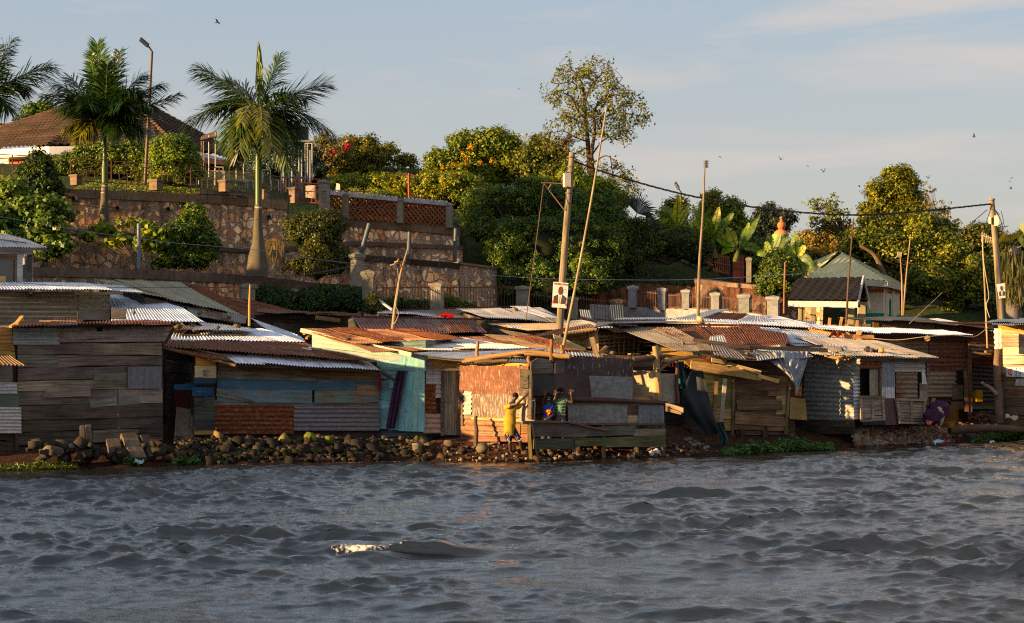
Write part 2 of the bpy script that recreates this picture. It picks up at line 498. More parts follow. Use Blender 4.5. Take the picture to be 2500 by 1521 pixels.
nt.links.new(sx.outputs['Z'], mr.inputs[0])
mr2 = wn('ShaderNodeMapRange'); mr2.inputs['From Min'].default_value = -.05; mr2.inputs['From Max'].default_value = .3
nt.links.new(sx.outputs['X'], mr2.inputs[0])
mm = wn('ShaderNodeMath', operation='MULTIPLY'); nt.links.new(mr.outputs[0], mm.inputs[0]); nt.links.new(mr2.outputs[0], mm.inputs[1])
ad = wn('ShaderNodeMath', operation='MULTIPLY_ADD'); nt.links.new(mm.outputs[0], ad.inputs[0]); ad.inputs[1].default_value = .27
nt.links.new(nz.outputs['Fac'], ad.inputs[2])
cr = wn('ShaderNodeMapRange'); cr.inputs['From Min'].default_value = .56; cr.inputs['From Max'].default_value = .76; cr.inputs['To Max'].default_value = .75
nt.links.new(ad.outputs[0], cr.inputs[0])
hz = wn('ShaderNodeMapRange'); hz.inputs['From Min'].default_value = .17; hz.inputs['From Max'].default_value = .0
hz.inputs['To Min'].default_value = .78; hz.inputs['To Max'].default_value = .85
zr = wn('ShaderNodeValToRGB'); ze = zr.color_ramp.elements
while len(ze) < 6: ze.new(.5)
for k_, (p_, c_) in enumerate([(0, (.335, .297, .268)), (.08, (.29, .292, .292)), (.18, (.225, .268, .325)), (.32, (.40, .435, .49)), (.6, (.26, .30, .37)), (1, (.15, .185, .26))]): ze[k_].position = p_; ze[k_].color = (*c_, 1)
nt.links.new(sx.outputs['Z'], zr.inputs[0])
zm = wn('ShaderNodeVectorMath', operation='SCALE'); zm.inputs['Scale'].default_value = 10; nt.links.new(zr.outputs[0], zm.inputs[0])
nt.links.new(sx.outputs['Z'], hz.inputs[0])
CLOUD = (3.5, 3.15, 2.95, 1)
m1 = wn('ShaderNodeMix', data_type='RGBA'); nt.links.new(hz.outputs[0], m1.inputs[0])
nt.links.new(sky.outputs[0], m1.inputs[6]); nt.links.new(zm.outputs[0], m1.inputs[7])
m2 = wn('ShaderNodeMix', data_type='RGBA'); nt.links.new(cr.outputs[0], m2.inputs[0])
nt.links.new(m1.outputs[2], m2.inputs[6]); m2.inputs[7].default_value = CLOUD
nt.links.new(m2.outputs[2], bg.inputs[0]); bg.inputs[1].default_value = .0615
nt.links.new(bg.outputs[0], wo.inputs[0])
SHX = np.array([-400., -60., -30., -11.3, -8.1, -5.3, -2.5, 0., 3.6, 5.0, 9.5, 15.4, 30., 60., 400.])
SHY = np.array([30., 38., 40., 42.4, 44.4, 45.3, 46.3, 45.2, 47.4, 48.6, 52.2, 57.4, 66., 75., 120.])
def shore(x): return np.interp(x, SHX, SHY)
def axis(lo, hi, step, far, g=1.35):
    a = list(np.arange(lo, hi, step))
    s = step; x = lo; L = []
    while x > -far: s *= g; x -= s; L.append(x)
    s = step; x = hi; Rr = []
    while x < far: s *= g; x += s; Rr.append(x)
    return np.array(L[::-1] + a + Rr)
def make_water():
    ys = [13.5]
    while ys[-1] < 60: ys.append(ys[-1] + .018 + .00085 * ys[-1])
    pre = []; s = .1; y = 13.5
    while y > -300: s *= 1.5; y -= s; pre.append(y)
    ys = np.array(pre[::-1] + ys + [61, 62, 64, 70, 90])
    us = np.linspace(-.35, .35, 1000); g = []; s = .002; u = .35
    while u < 12: s *= 1.35; u += s; g.append(u)
    us = np.concatenate([-np.array(g[::-1]), us, g])
    U, Y = np.meshgrid(us, ys, indexing='ij'); X = (U * np.maximum(Y, 13.5)).astype(np.float32); Y = Y.astype(np.float32)
    r = np.random.default_rng(5)
    Z = np.zeros_like(X); DX = np.zeros_like(X); DY = np.zeros_like(X)
    main = R(-80)   # travel direction, towards the camera and a little right
    gust = .75 + .45 * np.sin(X * .55 + 1.3 * np.sin(Y * .31)) * np.sin(Y * .43 + 1.1 * np.sin(X * .37 + 1)) + .25 * np.sin(X * 1.7 + Y * .6) * np.sin(Y * 1.9 - X * .5)
    for lo, hi, n, spread, ka in ((1.1, 3.8, 20, .30, .026), (.27, 1.05, 36, .38, .063), (.09, .27, 36, .42, .055)):
        for lam in np.geomspace(lo, hi, n):
            lam *= r.uniform(.93, 1.07); k = 2 * np.pi / lam; th = main + r.normal(0, spread); a = ka / k * r.uniform(.6, 1.4)
            c_, s_ = np.float32(math.cos(th)), np.float32(math.sin(th))
            arg = np.float32(k) * (c_ * X + s_ * Y) + np.float32(r.uniform(0, 6.28))
            env = (gust if lam < 1.1 else 1) * np.float32(a) * (1 + .5 * np.sin(np.float32(.13 * k) * (c_ * Y - s_ * X) + np.float32(r.uniform(0, 6))))
            Z += env * np.cos(arg); q = .85 * env * np.sin(arg); DX -= q * c_; DY -= q * s_
    Z += 1.4 * np.maximum(Z, 0) ** 2
    cx, cy = -1.45, 25.7
    u = (X - cx); v = (Y - cy) - .12 * u
    ridge = np.exp(-(u / 1.05) ** 4) * (np.where(v < 0, np.exp(-(v / .11) ** 2), np.exp(-(v / .55) ** 2)))
    Z += .125 * ridge * (1 + .25 * np.sin(u * 5) + .1 * np.sin(u * 13 + 1))
    DY -= .12 * ridge
    rg = [(3.3, 35.5, .9, .13), (-4.6, 34.0, 1.0, .10), (1.9, 20.0, .8, .1), (4.6, 26.5, .7, .09), (-7.2, 31, .9, .09)] + [(Yq * r.uniform(-.27, .27), Yq, r.uniform(.25, .6), r.uniform(.04, .085)) for Yq in r.uniform(17, 40, 26)]
    for (cx2, cy2, w2, h2) in rg:
        m_ = (np.abs(X - cx2) < 3 * w2) & (np.abs(Y - cy2) < 2.5); xx = X[m_]; yy = Y[m_]
        u2 = xx - cx2; v2 = yy - cy2 - .12 * u2 - .05 * np.sin(u2 * 6)
        rd = np.exp(-(u2 / w2) ** 2) * np.where(v2 < 0, np.exp(-(v2 / (.9 * h2 + .05)) ** 2), np.exp(-(v2 / (4 * h2)) ** 2))
        Z[m_] += h2 * rd; DY[m_] -= .7 * h2 * rd
    d = shore(X) - Y
    near = np.clip(d / 2.5, .25, 1) * (np.abs(X) < 60) * (Y < 64) * np.clip(1.5 - np.abs(X) / 40, 0, 1) * (Y > 5)
    Z *= near; DX *= near; DY *= near
    foam = np.exp(-((u + .6) / .42) ** 2) * np.exp(-((v + .04) / .13) ** 2) * .7
    foam += .12 * np.exp(-((u + .5) / .6) ** 2) * np.exp(-((v + .2) / .14) ** 2)
    foam += .42 * np.exp(-((u - .1) / .5) ** 2) * np.exp(-((v + .0) / .05) ** 2)
    ff = .45 * np.exp(-((d - .25) / .22) ** 2) * (np.sin(X * 1.3) * np.sin(X * .37 + 2) > .25)
    foam = np.maximum(foam, ff)
    crest = np.clip((Z - .185) / .05, 0, .35) * (X > 2)
    foam = np.maximum(foam, crest * .0)
    brown = np.clip(1 - d / 2.2, 0, 1)
    V = np.stack([X + DX, Y + DY, Z], -1)
    col = np.stack([brown, foam, foam * 0, foam * 0 + 1], -1)
    mb = MB(); mb.grid(V, np.stack([X, Y], -1), col)
    t = NT('lake_water'); uv = t.attr('uvp').outputs['Vector']
    sep = t.n('ShaderNodeSeparateColor'); t.l(t.attr('Col').outputs['Color'], sep.inputs[0])
    rn = t.n('ShaderNodeTexNoise', noise_type='RIDGED_MULTIFRACTAL', i_Scale=1.0, i_Detail=5, i_Roughness=.5, i_Lacunarity=2.1, i_Distortion=.5); t.l(t.vec(uv, (2.1, 5.2, 1)), rn.inputs['Vector']); n1 = rn.outputs['Fac']
    n2 = t.noise(t.vec(uv, (28, 60, 1)), 1.0, 3, .6, .5)
    h = t.math('ADD', t.math('MULTIPLY', n1, 1.0), t.math('MULTIPLY', n2, .35))
    base = t.mul((.005, .009, .012), (.02, .014, .009), sep.outputs[0], 'MIX')
    b = t.bsdf(base, .05, 0, h, .5, .035, .5)
    b.inputs['IOR'].default_value = 1.68
    fm = t.math('ADD', sep.outputs[1], t.math('MULTIPLY', t.math('SUBTRACT', t.noise(uv, 17, 6, .7), .5), 1.9))
    fm = t.math('MULTIPLY', t.math('SUBTRACT', fm, .5), 3.0, clamp=True)
    fm = t.math('MULTIPLY', fm, t.math('MULTIPLY', sep.outputs[1], 3, clamp=True))
    wht = t.n('ShaderNodeBsdfDiffuse'); wht.inputs[0].default_value = (.62, .6, .58, 1)
    mx = t.n('ShaderNodeMixShader'); t.l(fm, mx.inputs[0]); t.l(b.outputs[0], mx.inputs[1]); t.l(wht.outputs[0], mx.inputs[2])
    t.l(mx.outputs[0], t.out.inputs[0])
    o = mb.build('lake_water', t.m, smooth=True, origin=Vector((0, 0, 0)))
    tag(o, kind='structure'); o['label'] = 'choppy dark grey lake water in front of the shanties'
make_water()
def line_at(pts):
    xs = np.array([(px - HX) / F * Y for px, Y in pts]); ys = np.array([Y for px, Y in pts])
    return lambda x: np.interp(x, xs, ys)
W1 = line_at([(-400, 61.2), (60, 62), (540, 64.5), (862, 66.5)])           # lowest wall, left
W1R = line_at([(880, 70), (1130, 72), (1225, 73)])
W2 = line_at([(-400, 65), (60, 66.2), (540, 68.5), (860, 70.8), (1130, 73)])
W3 = line_at([(-400, 66.6), (60, 67.6), (540, 70), (860, 72.2), (1130, 74.4)])
def sstep(a, b, x):
    t = np.clip((x - a) / (b - a), 0, 1); return t * t * (3 - 2 * t)
def height(x, y):
    x = np.asarray(x, float); y = np.asarray(y, float)
    d = y - shore(x)
    base = np.where(d < 0, np.maximum(d * .3, -1.2), np.interp(d, [0, .5, 1, 2, 3, 19], [0, .07, .13, .27, .4, 3.1]))
    left = 1 - sstep(-4.3, -.6, x)            # terraced side
    right = sstep(3.0, 9.5, x)
    plat = 3.45 * (1 - right) + 2.9 * right
    base = np.minimum(base, plat)
    t1 = np.where(x < -5.35, 4.85 * (y > W1(x) + .2), 0)
    t2 = np.where(y > W2(x) + .2, 6.1, 0)
    t3 = np.where(y > W3(x) + .2, np.interp(x, [-16.6, -10.6, -8.4, -1.9], [8.1, 8.0, 7.35, 7.05]) + np.clip((y - W3(x)) * .16, 0, 2.3), 0)
    tl = np.maximum(np.maximum(t1, t2), t3)
    left2 = x < -1.75
    yb = 71.5 + 0 * x
    hl = 3.45 + sstep(0, 9, y - yb) * 4.3
    hr = 3.2 + sstep(0, 9, y - 72) * np.interp(x, [4, 6.6, 8.5, 10, 12, 40], [3.6, 3.3, 2.5, 2.1, 1.4, 1.2])
    mix = sstep(2.5, 6.5, x)
    hill = np.where(y > 68, hl * (1 - mix) + hr * mix, -9)
    return np.where(left2 & (tl > 0), tl, np.where(left2, base, np.maximum(base, hill)))
def gz(x, y): return float(height(x, y))
xs = axis(-34, 34, .33, 700, 1.4)
ys = np.concatenate([np.arange(36, 60, .25), np.arange(60, 84, .2), np.arange(84, 130, 1.5), [140, 160, 200, 300, 500, 800, 1200]])
X, Y = np.meshgrid(xs, ys, indexing='ij')
Z = height(X, Y)
rz = np.random.default_rng(3)
amp = np.where(Y < 62, .03, .03)
Z = Z + rz.normal(0, 1, Z.shape) * amp * (np.abs(X) < 40) * (Y < 84)
mb = MB()
d = Y - shore(X)
grassy = np.clip(sstep(61, 63, Y), 0, 1)
grassy = np.where((X > 3) & (Y < 73.5) & (Y > 66), .15, grassy)
mb.grid(np.stack([X, Y, Z], -1), np.stack([X, Y], -1), np.stack([grassy, np.clip(1 - d / 4.0, 0, 1), d * 0, d * 0 + 1], -1))
t = NT('ground_earth'); uv = t.attr('uvp').outputs['Vector']
sep = t.n('ShaderNodeSeparateColor'); t.l(t.attr('Col').outputs['Color'], sep.inputs[0])
n1 = t.noise(uv, 6, 6, .65); n2 = t.noise(uv, .8, 4, .6); n3 = t.noise(uv, 22, 4, .6)
soil = t.ramp(n1, [(.3, (.035, .018, .011)), (.55, (.10, .045, .025)), (.75, (.19, .10, .06))])
wet = t.mul(soil, (.26, .22, .2), sep.outputs[1])
grass = t.ramp(n1, [(.3, (.012, .022, .006)), (.5, (.035, .05, .012)), (.7, (.07, .08, .02))])
gm = t.math('MULTIPLY', t.math('SUBTRACT', t.math('ADD', sep.outputs[0], t.math('MULTIPLY', n2, .5)), .72), 8, clamp=True)
c = t.mul(wet, grass, gm, 'MIX')
t.bsdf(c, .95, 0, t.math('ADD', n1, t.math('MULTIPLY', n3, .4)), .9, .06, .15)
o = mb.build('ground', t.m, origin=Vector((0, 0, 0)))
tag(o, kind='structure'); o['label'] = 'red earth bank and grassy terraced hillside'
MOSS = (.05, .035, .024)
GREYC = (.25, .225, .19)
def stone_wall(name, label, top, zbot, mat, cap=.28, th=.45, batter=.12, capcol=(.09, .07, .055)):
    """top: list of (px,py,Y) along its top edge"""
    pts = [P(*p) for p in top]
    th_ = thing(name, label, 'retaining wall', Vector(((pts[0].x + pts[-1].x) / 2, (pts[0].y + pts[-1].y) / 2, zbot)))
    mb = MB(); cp = MB(); L = 0
    for a, b in zip(pts[:-1], pts[1:]):
        l = (b - a).length; nu = max(2, int(l / .25)); nv = 14
        dx = (b - a); nrm = Vector((dx.y, -dx.x, 0)).normalized()
        us = np.linspace(0, 1, nu + 1); vs = np.linspace(0, 1, nv + 1)
        U, V = np.meshgrid(us, vs, indexing='ij')
        A = np.array(a); B = np.array(b)
        T = A + (B - A) * U[..., None]
        H = T[..., 2] - cap * .9 - zbot
        Pp = T.copy(); Pp[..., 2] = zbot + H * V
        off = batter * (1 - V) + .03 * np.sin(U * l * 3 + V * 5) * np.sin(V * 9 + U * l)
        Pp += np.array(nrm) * off[..., None]
        mb.grid(Pp, np.stack([U * l + L, V * H + zbot], -1), (.3, .3, .3, 0))
        n0 = np.array(nrm)
        q = [a - Vector((0, 0, cap * .9)), b - Vector((0, 0, cap * .9))]
        mb.add([q[0], q[1], q[1] - nrm * th, q[0] - nrm * th], [[0, 1, 2, 3]], [(L, 0), (L + l, 0), (L + l, th), (L, th)], (.3, .3, .3, 0))
        x = 0
        while x < l:
            x2 = min(l, x + random.uniform(.8, 1.9))
            e = random.uniform(.0, .03)
            pa = a.lerp(b, x / l); pb = a.lerp(b, x2 / l)
            f = [pa + nrm * (.07 + e) - Vector((0, 0, cap)), pb + nrm * (.07 + e) - Vector((0, 0, cap)), pb + nrm * (.07 + e), pa + nrm * (.07 + e)]
            cp.poly(f, th + .1, (*jit(tuple(v * 1.5 for v in capcol), .3), .3))
            x = x2 + .004
        L += l
    for e, s in ((pts[0], -1), (pts[-1], 1)):
        mb.add([Vector((e.x, e.y, zbot)), Vector((e.x, e.y + 1.6, zbot)), Vector((e.x, e.y + 1.6, e.z - .05)), Vector((e.x, e.y, e.z - .05))],
               [[0, 1, 2, 3]], [(0, zbot), (1.6, zbot), (1.6, e.z), (0, e.z)], (.3, .3, .3, 0))
    mb.build('masonry', mat, th_, smooth=True)
    cp.build('coping', M['concrete'], th_)
    return th_
stone_wall('retaining_wall', 'topmost rubble stone wall with dark coping below the railing and lawn',
           [(-300, 440, 66.8), (100, 458, 67.7), (540, 478, 70), (700, 492, 71), (700, 522, 71.05), (830, 532, 72.0), (1000, 545, 73.3), (1122, 556, 74.3)], 5.9, M['stone'], cap=.3, capcol=(.13, .09, .06))
w2 = stone_wall('retaining_wall', 'middle rubble stone wall with ledge behind the swollen palm trunk',
                [(-300, 540, 65.2), (60, 552, 66.2), (300, 566, 67.2), (540, 603, 68.5), (640, 608, 69.2), (860, 588, 70.8), (1000, 594, 72), (1128, 600, 73)], 4.6, M['stone2'], cap=.16)
stone_wall('retaining_wall', 'long low stained stone wall with wide coping behind the tin roofs',
           [(-300, 640, 61), (60, 652, 62), (300, 656, 63.2), (540, 668, 64.5), (700, 682, 65.5), (872, 706, 66.5)], 3.2, M['stone2'], cap=.3)
stone_wall('retaining_wall', 'stained stone wall behind the dark railings and young shrubs',
           [(884, 622, 70), (1000, 632, 71), (1120, 643, 72)], 3.2, M['stone'], cap=.2, capcol=(.03, .024, .02))
stone_wall('retaining_wall', 'short pale end of stone wall running into the hanging thicket',
           [(1121, 640, 71.9), (1212, 652, 72.9)], 3.2, M['stone2'], cap=.08, capcol=(.12, .09, .07))
pm = MB(); k = 0
for (px, py, Y) in ((190, 485, 68.1), (297, 508, 68.7), (420, 511, 69.3), (459, 500, 69.5), (664, 530, 70.8)):
    m_ = MB(); a = P(px, py, Y + .2); b = a + Vector((-.05, -.5, -.03))
    m_.tube([a, b], .075, (.3, .28, .26), 12, cap=False); m_.tube([a + Vector((0, -.02, 0)), b + Vector((0, .005, 0))], .06, (.01, .01, .01), 12)
    tag(m_.build('drain_pipe', M['plaster']), 'short round drain pipe poking out of the topmost stone wall', 'pipe', 'drain pipes in the stone walls')
m_ = MB(); a = P(604, 588, 69.8); b = a + Vector((-.05, -.55, -.03)); m_.tube([a, b], .085, (.25, .24, .22), 12, cap=False); m_.tube([a, b + Vector((0, .01, 0))], .07, (.01, .01, .01), 12)
tag(m_.build('drain_pipe', M['plaster']), 'lone drain pipe low on the wall beside the swollen palm trunk', 'pipe', 'drain pipes in the stone walls')
def post(px0, py0, px1, py1, Y, r, label, col=(.06, .08, .10)):
    m_ = MB(); m_.tube([P(px0, py0, Y), P(px1, py1, Y)], r, col, 10)
    tag(m_.build('metal_post', M['steel']), label, 'post', 'blue-grey posts along the stone walls')
post(339, 655, 339, 546, 62.6, .062, 'pale blue-grey pipe post under the arching vine', (.13, .16, .20))
post(133, 600, 133, 528, 65.2, .07, 'grey post half hidden in broad-leaved plants')
post(881, 620, 902, 546, 69.9, .085, 'leaning blue-grey post against the stone wall')
post(997, 633, 1000, 566, 71.0, .075, 'upright blue-grey post in the middle of the stone wall')
post(1110, 640, 1113, 558, 71.8, .075, 'blue-grey post near the end of the stone wall')
def pillar(x, y, z0, z1, w, label, name='fence_pillar', group='concrete fence pillars', col=GREYC, al=.25, cap=.16, ang=.3, cap_w=1.28, col_cap=None):
    t = thing(name, label, 'pillar', Vector((x, y, z0)), group)
    mb = MB(); mb.beam((x, y, z0), (x, y, z1 - cap), w, w, (*jit(col, .1), al), up=(math.sin(ang), math.cos(ang), 0))
    mb.build('shaft', M['concrete'], t)
    c = MB(); cw = w * cap_w; up = (math.sin(ang), math.cos(ang), 0); cc = (*jit(col_cap or col, .08), al * .7)
    c.beam((x, y, z1 - cap + .002), (x, y, z1 - cap * .72), w * 1.14, w * 1.14, cc, up=up)
    c.beam((x, y, z1 - cap * .72), (x, y, z1 - cap * .25), cw, cw, cc, up=up)
    h = cw / 2; ca, sa = math.cos(-ang), math.sin(-ang)
    base = [Vector((x + (a * ca - b * sa) * h, y + (a * sa + b * ca) * h, z1 - cap * .25)) for a, b in ((-1, -1), (1, -1), (1, 1), (-1, 1))]
    top = Vector((x, y, z1 + cap * .12))
    for i in range(4): c.add([base[i], base[(i + 1) % 4], top], [[0, 1, 2]], [(0, 0), (1, 0), (.5, .5)], cc)
    c.build('cap', M['concrete'], t)
    return t
def pillar_px(px, ptop, pbot, Y, wpx, label, **kw):
    a = P(px, pbot, Y); b = P(px, ptop, Y)
    return pillar(a.x, a.y, a.z, b.z, wpx / F * Y, label, **kw)
def railing(p0, p1, h, n, label, col, rails=(.12, .88), r=.011, name='iron_railing', grp='iron railings between pillars', ptip=True):
    p0 = Vector(p0); p1 = Vector(p1)
    t = thing(name, label, 'railing', p0.lerp(p1, .5), grp)
    mb = MB()
    for k in range(n):
        p = p0.lerp(p1, (k + .5) / n); hh = h + random.uniform(-.02, .02)
        mb.tube([p, p + Vector((random.uniform(-.01, .01), 0, hh))], r, jit(col, .15), 4)
    mb.build('bars', M['steel'], t)
    for z in rails:
        rm = MB(); rm.beam(p0 + Vector((0, .02, h * z)), p1 + Vector((0, .02, h * z)), .03, .035, col); rm.build('rail', M['steel'], t)
    return t
RUSTY = (.075, .028, .018); REDP = (.20, .055, .03)
pillar_px(605, 692, 765, 63, 25, 'square concrete pillar with one sunlit face at the end of orange railing', ang=.75, al=.15)
railing(P(500, 760, 62.5), P(596, 757, 63), .86, 13, 'bright rusty orange railing beside the sunlit pillar', (.33, .10, .045))
pillar_px(718, 705, 760, 64.5, 22, 'low grey pillar between two clumps of ivy')
pillar_px(872, 617, 700, 65.6, 28, 'taller rounded gate pillar above the ivy hedge', ang=.1, cap=.24)
pillar_px(900, 660, 732, 64.2, 27, 'shorter thick gate pillar standing just in front of a taller one', ang=.1, cap=.22)
pillar_px(1067, 690, 760, 66, 27, 'grey pillar behind the crooked aerial pole, amid dark railings')
pillar_px(1277, 698, 752, 68, 27, 'grey pillar left of the poster pole')
pillar_px(1398, 724, 780, 69, 20, 'narrow low pillar just right of the poster pole')
pillar_px(1508, 730, 775, 70, 26, 'weathered pillar beside a leaning black tin sheet', col=(.2, .15, .11))
railing(P(915, 766, 64.4), P(1053, 762, 66), .98, 17, 'dark iron railing over green shrubs beside the gate pillars', RUSTY)
railing(P(1082, 760, 66.2), P(1262, 756, 68), .92, 26, 'long dark iron railing in front of the stone wall', RUSTY)
railing(P(1292, 764, 68.2), P(1388, 774, 69), .75, 14, 'dark iron railing behind the poster', RUSTY)
railing(P(1408, 782, 69.1), P(1495, 790, 70), .9, 13, 'rusty railing behind the leaning tin sheets', (.10, .04, .025))
WHT = (.24, .24, .25)
rp = [(1545, 697, 752, 71, 19), (1617, 702, 757, 70, 18), (1675, 706, 755, 69, 18), (1747, 713, 760, 67.5, 20), (1818, 717, 765, 65.5, 26), (1888, 722, 775, 63.5, 27)]
labs = ['pale capped pillar farthest along the low grey wall', 'second pale capped pillar from the thicket on the low grey wall', 'pale slim pillar left of the tall thin pole',
        'pale pillar just right of the tall thin pole', 'wide pale pillar in front of the stone retaining wall', 'widest pale pillar, end of the low grey wall']
for (px, a, b, Y, w), lb in zip(rp, labs): pillar_px(px, a, b, Y, w, lb, col=WHT, al=.1, col_cap=(.3, .3, .32))
rl = ['short railing on the grey wall beside the farthest pale pillar', 'short railing section left of the slim pale pillar', 'short railing behind the tall thin pole', 'short railing below the stone retaining wall', 'railing between the two widest pale pillars']
for (p, q, lb) in zip(rp[:-1], rp[1:], rl):
    railing(P(p[0] + p[4] * .6, p[2] - 1, p[3]), P(q[0] - q[4] * .6, q[2] - 1, q[3]), (q[2] - q[1] - 10) / F * q[3], 13, lb, (.09, .04, .03), r=.013)
mb = MB()
pts = [P(1440, 742, 71.5)] + [P(p[0], p[2] - 3, p[3]) for p in rp] + [P(1905, 774, 63)]
for a, b in zip(pts[:-1], pts[1:]):
    mb.poly([a - Vector((0, 0, 1.2)), b - Vector((0, 0, 1.2)), b, a], .2, (*jit((.3, .3, .31), .08), .2))
tag(mb.build('low_wall', M['concrete']), 'low grey rendered wall carrying the pale capped pillars', 'wall')
stone_wall('retaining_wall', 'reddish stone wall behind the pale pillars and railings', [(1700, 680, 73.5), (1780, 690, 72), (1872, 697, 70)], 2.6, make_stone('red_stone_wall', 2.0, (.09, .04, .025), .4, 33, .8), cap=.16, capcol=(.10, .07, .05))
mb = MB()
pts = [P(1420, 728, 73.9), P(1560, 690, 73.6), P(1700, 700, 73.4)]
for a, b in zip(pts[:-1], pts[1:]):
    l = (b - a).length
    U, V = np.meshgrid(np.linspace(0, 1, 30), np.linspace(0, 1, 10), indexing='ij')
    T = np.array(a) + (np.array(b) - np.array(a)) * U[..., None]
    T[..., 2] = 2.6 + (T[..., 2] - 2.6) * V
    T[..., 1] += .5 * V + .12 * np.sin(U * 25) * np.sin(V * 9 + U * 8) + rz.normal(0, .03, U.shape)
    mb.grid(T, np.stack([U * l, V * 2], -1), (*jit((.13, .06, .035), .1), .2))
o = mb.build('earth_cutting', M['rock'], smooth=True); tag(o, 'bare reddish cut earth face above the railings', 'earth bank', kind='structure')
def lattice(p0, p1, h, label):
    t = thing('lattice_panel', label, 'lattice', p0.lerp(p1, .5), 'brick lattice panels of the terrace parapet')
    d = p1 - p0; L = math.hypot(d.x, d.y); mb = MB(); bk = MB(); st = .2
    def pt(u, v): return p0.lerp(p1, u / L) + Vector((0, 0, v))
    k = -int(h / st) - 1
    while k * st < L:
        for s in (1, -1):
            u0 = k * st; u1 = u0 + h; v0, v1 = (0, h) if s > 0 else (h, 0)
            if u1 > 0 and u0 < L:
                ua, ub = max(0, u0), min(L, u1)
                va = v0 + (v1 - v0) * (ua - u0) / h; vb = v0 + (v1 - v0) * (ub - u0) / h
                mb.beam(pt(ua, va), pt(ub, vb), .034, .13 if s > 0 else .14, jit((.24, .085, .05), .15), up=(d.y / L, -d.x / L, 0))
        k += 1
    mb.build('brick_lattice', M['concrete'], t)
    c = MB(); c.beam(pt(0, h + .07), pt(L, h + .07), .2, .14, (.38, .38, .4, .1)); c.build('rail', M['concrete'], t)
    b = MB(); x = .08
    while x < L:
        b.tube([pt(x, h + .14), pt(x, h + .2)], [.06, .045], jit((.5, .5, .52), .08), 6); x += .16
    b.build('knobs', M['concrete'], t)
    return t
wlat = wl(800, 71.6, 1105, 74.1)
for (a, ya, b, yb, lb) in ((803, 527, 842, 530, 'short brick lattice panel next to the tallest parapet pillar'), (848, 532, 970, 543, 'long brick lattice panel glowing orange at one corner'),
                           (984, 545, 1090, 554, 'brick lattice panel at the shrubby end of the parapet')):
    h = 55 / F * wlat((a + b) / 2) * .93
    lattice(P(a, ya, wlat(a)), P(b, yb, wlat(b)), h, lb)
for (px, a, b, w, lb) in ((792, 440, 525, 22, 'tallest grey parapet pillar, at the corner of the red metal grille'), (843, 472, 532, 14, 'slim parapet pillar between short and long lattice panels'),
                          (977, 484, 545, 14, 'slim parapet pillar between the two long lattice panels'), (1097, 495, 556, 15, 'last slim parapet pillar beside the thicket')):
    pillar_px(px, a, b, wlat(px) - .05, w, lb, group='parapet pillars of the top wall', cap=.14, ang=.25)
def rail_x(p0, p1, h, label, n, red=(.075, .03, .022), panel=1.3):
    t = thing('metal_railing', label, 'railing', p0.lerp(p1, .5), 'dark red metal railings along the top terrace')
    L = (p1 - p0).length; m = max(1, round(L / panel))
    f = MB(); x = MB()
    for z in (.06, h * .5, h * .82, h): f.beam(p0 + Vector((0, 0, z)), p1 + Vector((0, 0, z)), .03, .03, red)
    for k in range(m + 1):
        p = p0.lerp(p1, k / m); f.beam(p, p + Vector((0, 0, h)), .04, .04, red)
    for k in range(m):
        a = p0.lerp(p1, k / m); b = p0.lerp(p1, (k + 1) / m); z0 = Vector((0, 0, .06)); z1 = Vector((0, 0, h * .82))
        x.tube([a + z0, b + z1], .012, red, 4); x.tube([a + z1, b + z0], .012, red, 4)
        for j in range(1, n):
            q = a.lerp(b, j / n); x.tube([q + z0, q + Vector((0, 0, h * .5))], .01, red, 4)
    f.build('frame', M['steel'], t); x.build('cross_bars', M['steel'], t)
rail_x(P(-60, 432, 69), P(120, 440, 69.4), .85, 'dark railing in front of the tiled house wall', 4)
rail_x(P(172, 444, 69.6), P(370, 456, 70.2), .85, 'dark railing in front of the long clipped hedge', 5)
rail_x(P(395, 456, 70.3), P(535, 466, 70.9), .85, 'dark railing in front of the white play frames', 5)
rail_x(P(560, 468, 71), P(698, 490, 71.7), .85, 'dark railing crossed by the swollen palm trunk', 5)
rail_x(P(722, 497, 71.6), P(781, 500, 71.7), .95, 'fiery red crossed grille next to the tallest parapet pillar', 6, (.28, .06, .03), .6)
for (px, a, b, w, lb) in ((186, 425, 452, 20, 'low squat pillar beside the dark conical shrub'), (381, 437, 465, 24, 'low squat pillar at the foot of the solar lamp'), (548, 438, 468, 20, 'low pillar on the pale kerb by the play frames'),
                          (642, 462, 492, 18, 'low grey pillar touching the tall palm trunk'), (717, 456, 496, 17, 'low sunlit pillar at the start of the red grille')):
    pillar_px(px, a, b, 69.4 + (px - 186) / 536 * 2.2, w, lb, name='garden_pillar', group='squat pillars of the top terrace', col=(.2, .155, .115), cap=.12, ang=.5)
mb = MB()
for a, b in ((P(485, 466, 70.9), P(600, 470, 71.2)), (P(575, 470, 71.15), P(640, 482, 71.5))):
    mb.beam(a + Vector((0, .2, 0)), b + Vector((0, .2, .002)), .35, .22, (.24, .2, .16, .2))
tag(mb.build('garden_kerb', M['concrete']), 'pale concrete kerb step on the top terrace', 'kerb')
GWOOD = [(.16, .14, .122), (.205, .18, .155), (.125, .108, .095), (.18, .148, .122)]
DWOOD = [(.075, .062, .052), (.10, .082, .066), (.06, .05, .042)]
BWOOD = [(.16, .105, .065), (.13, .085, .055), (.19, .13, .08)]
YWOOD = [(.34, .22, .10), (.30, .19, .09), (.38, .25, .12)]
TANW = [(.30, .23, .13), (.26, .20, .11), (.33, .26, .15)]
SILV = (.46, .48, .52); WHITE = (.62, .64, .68); GREEN = (.17, .20, .14); OLDZ = (.30, .29, .27); DARKZ = (.15, .15, .145)
ROOFS = []
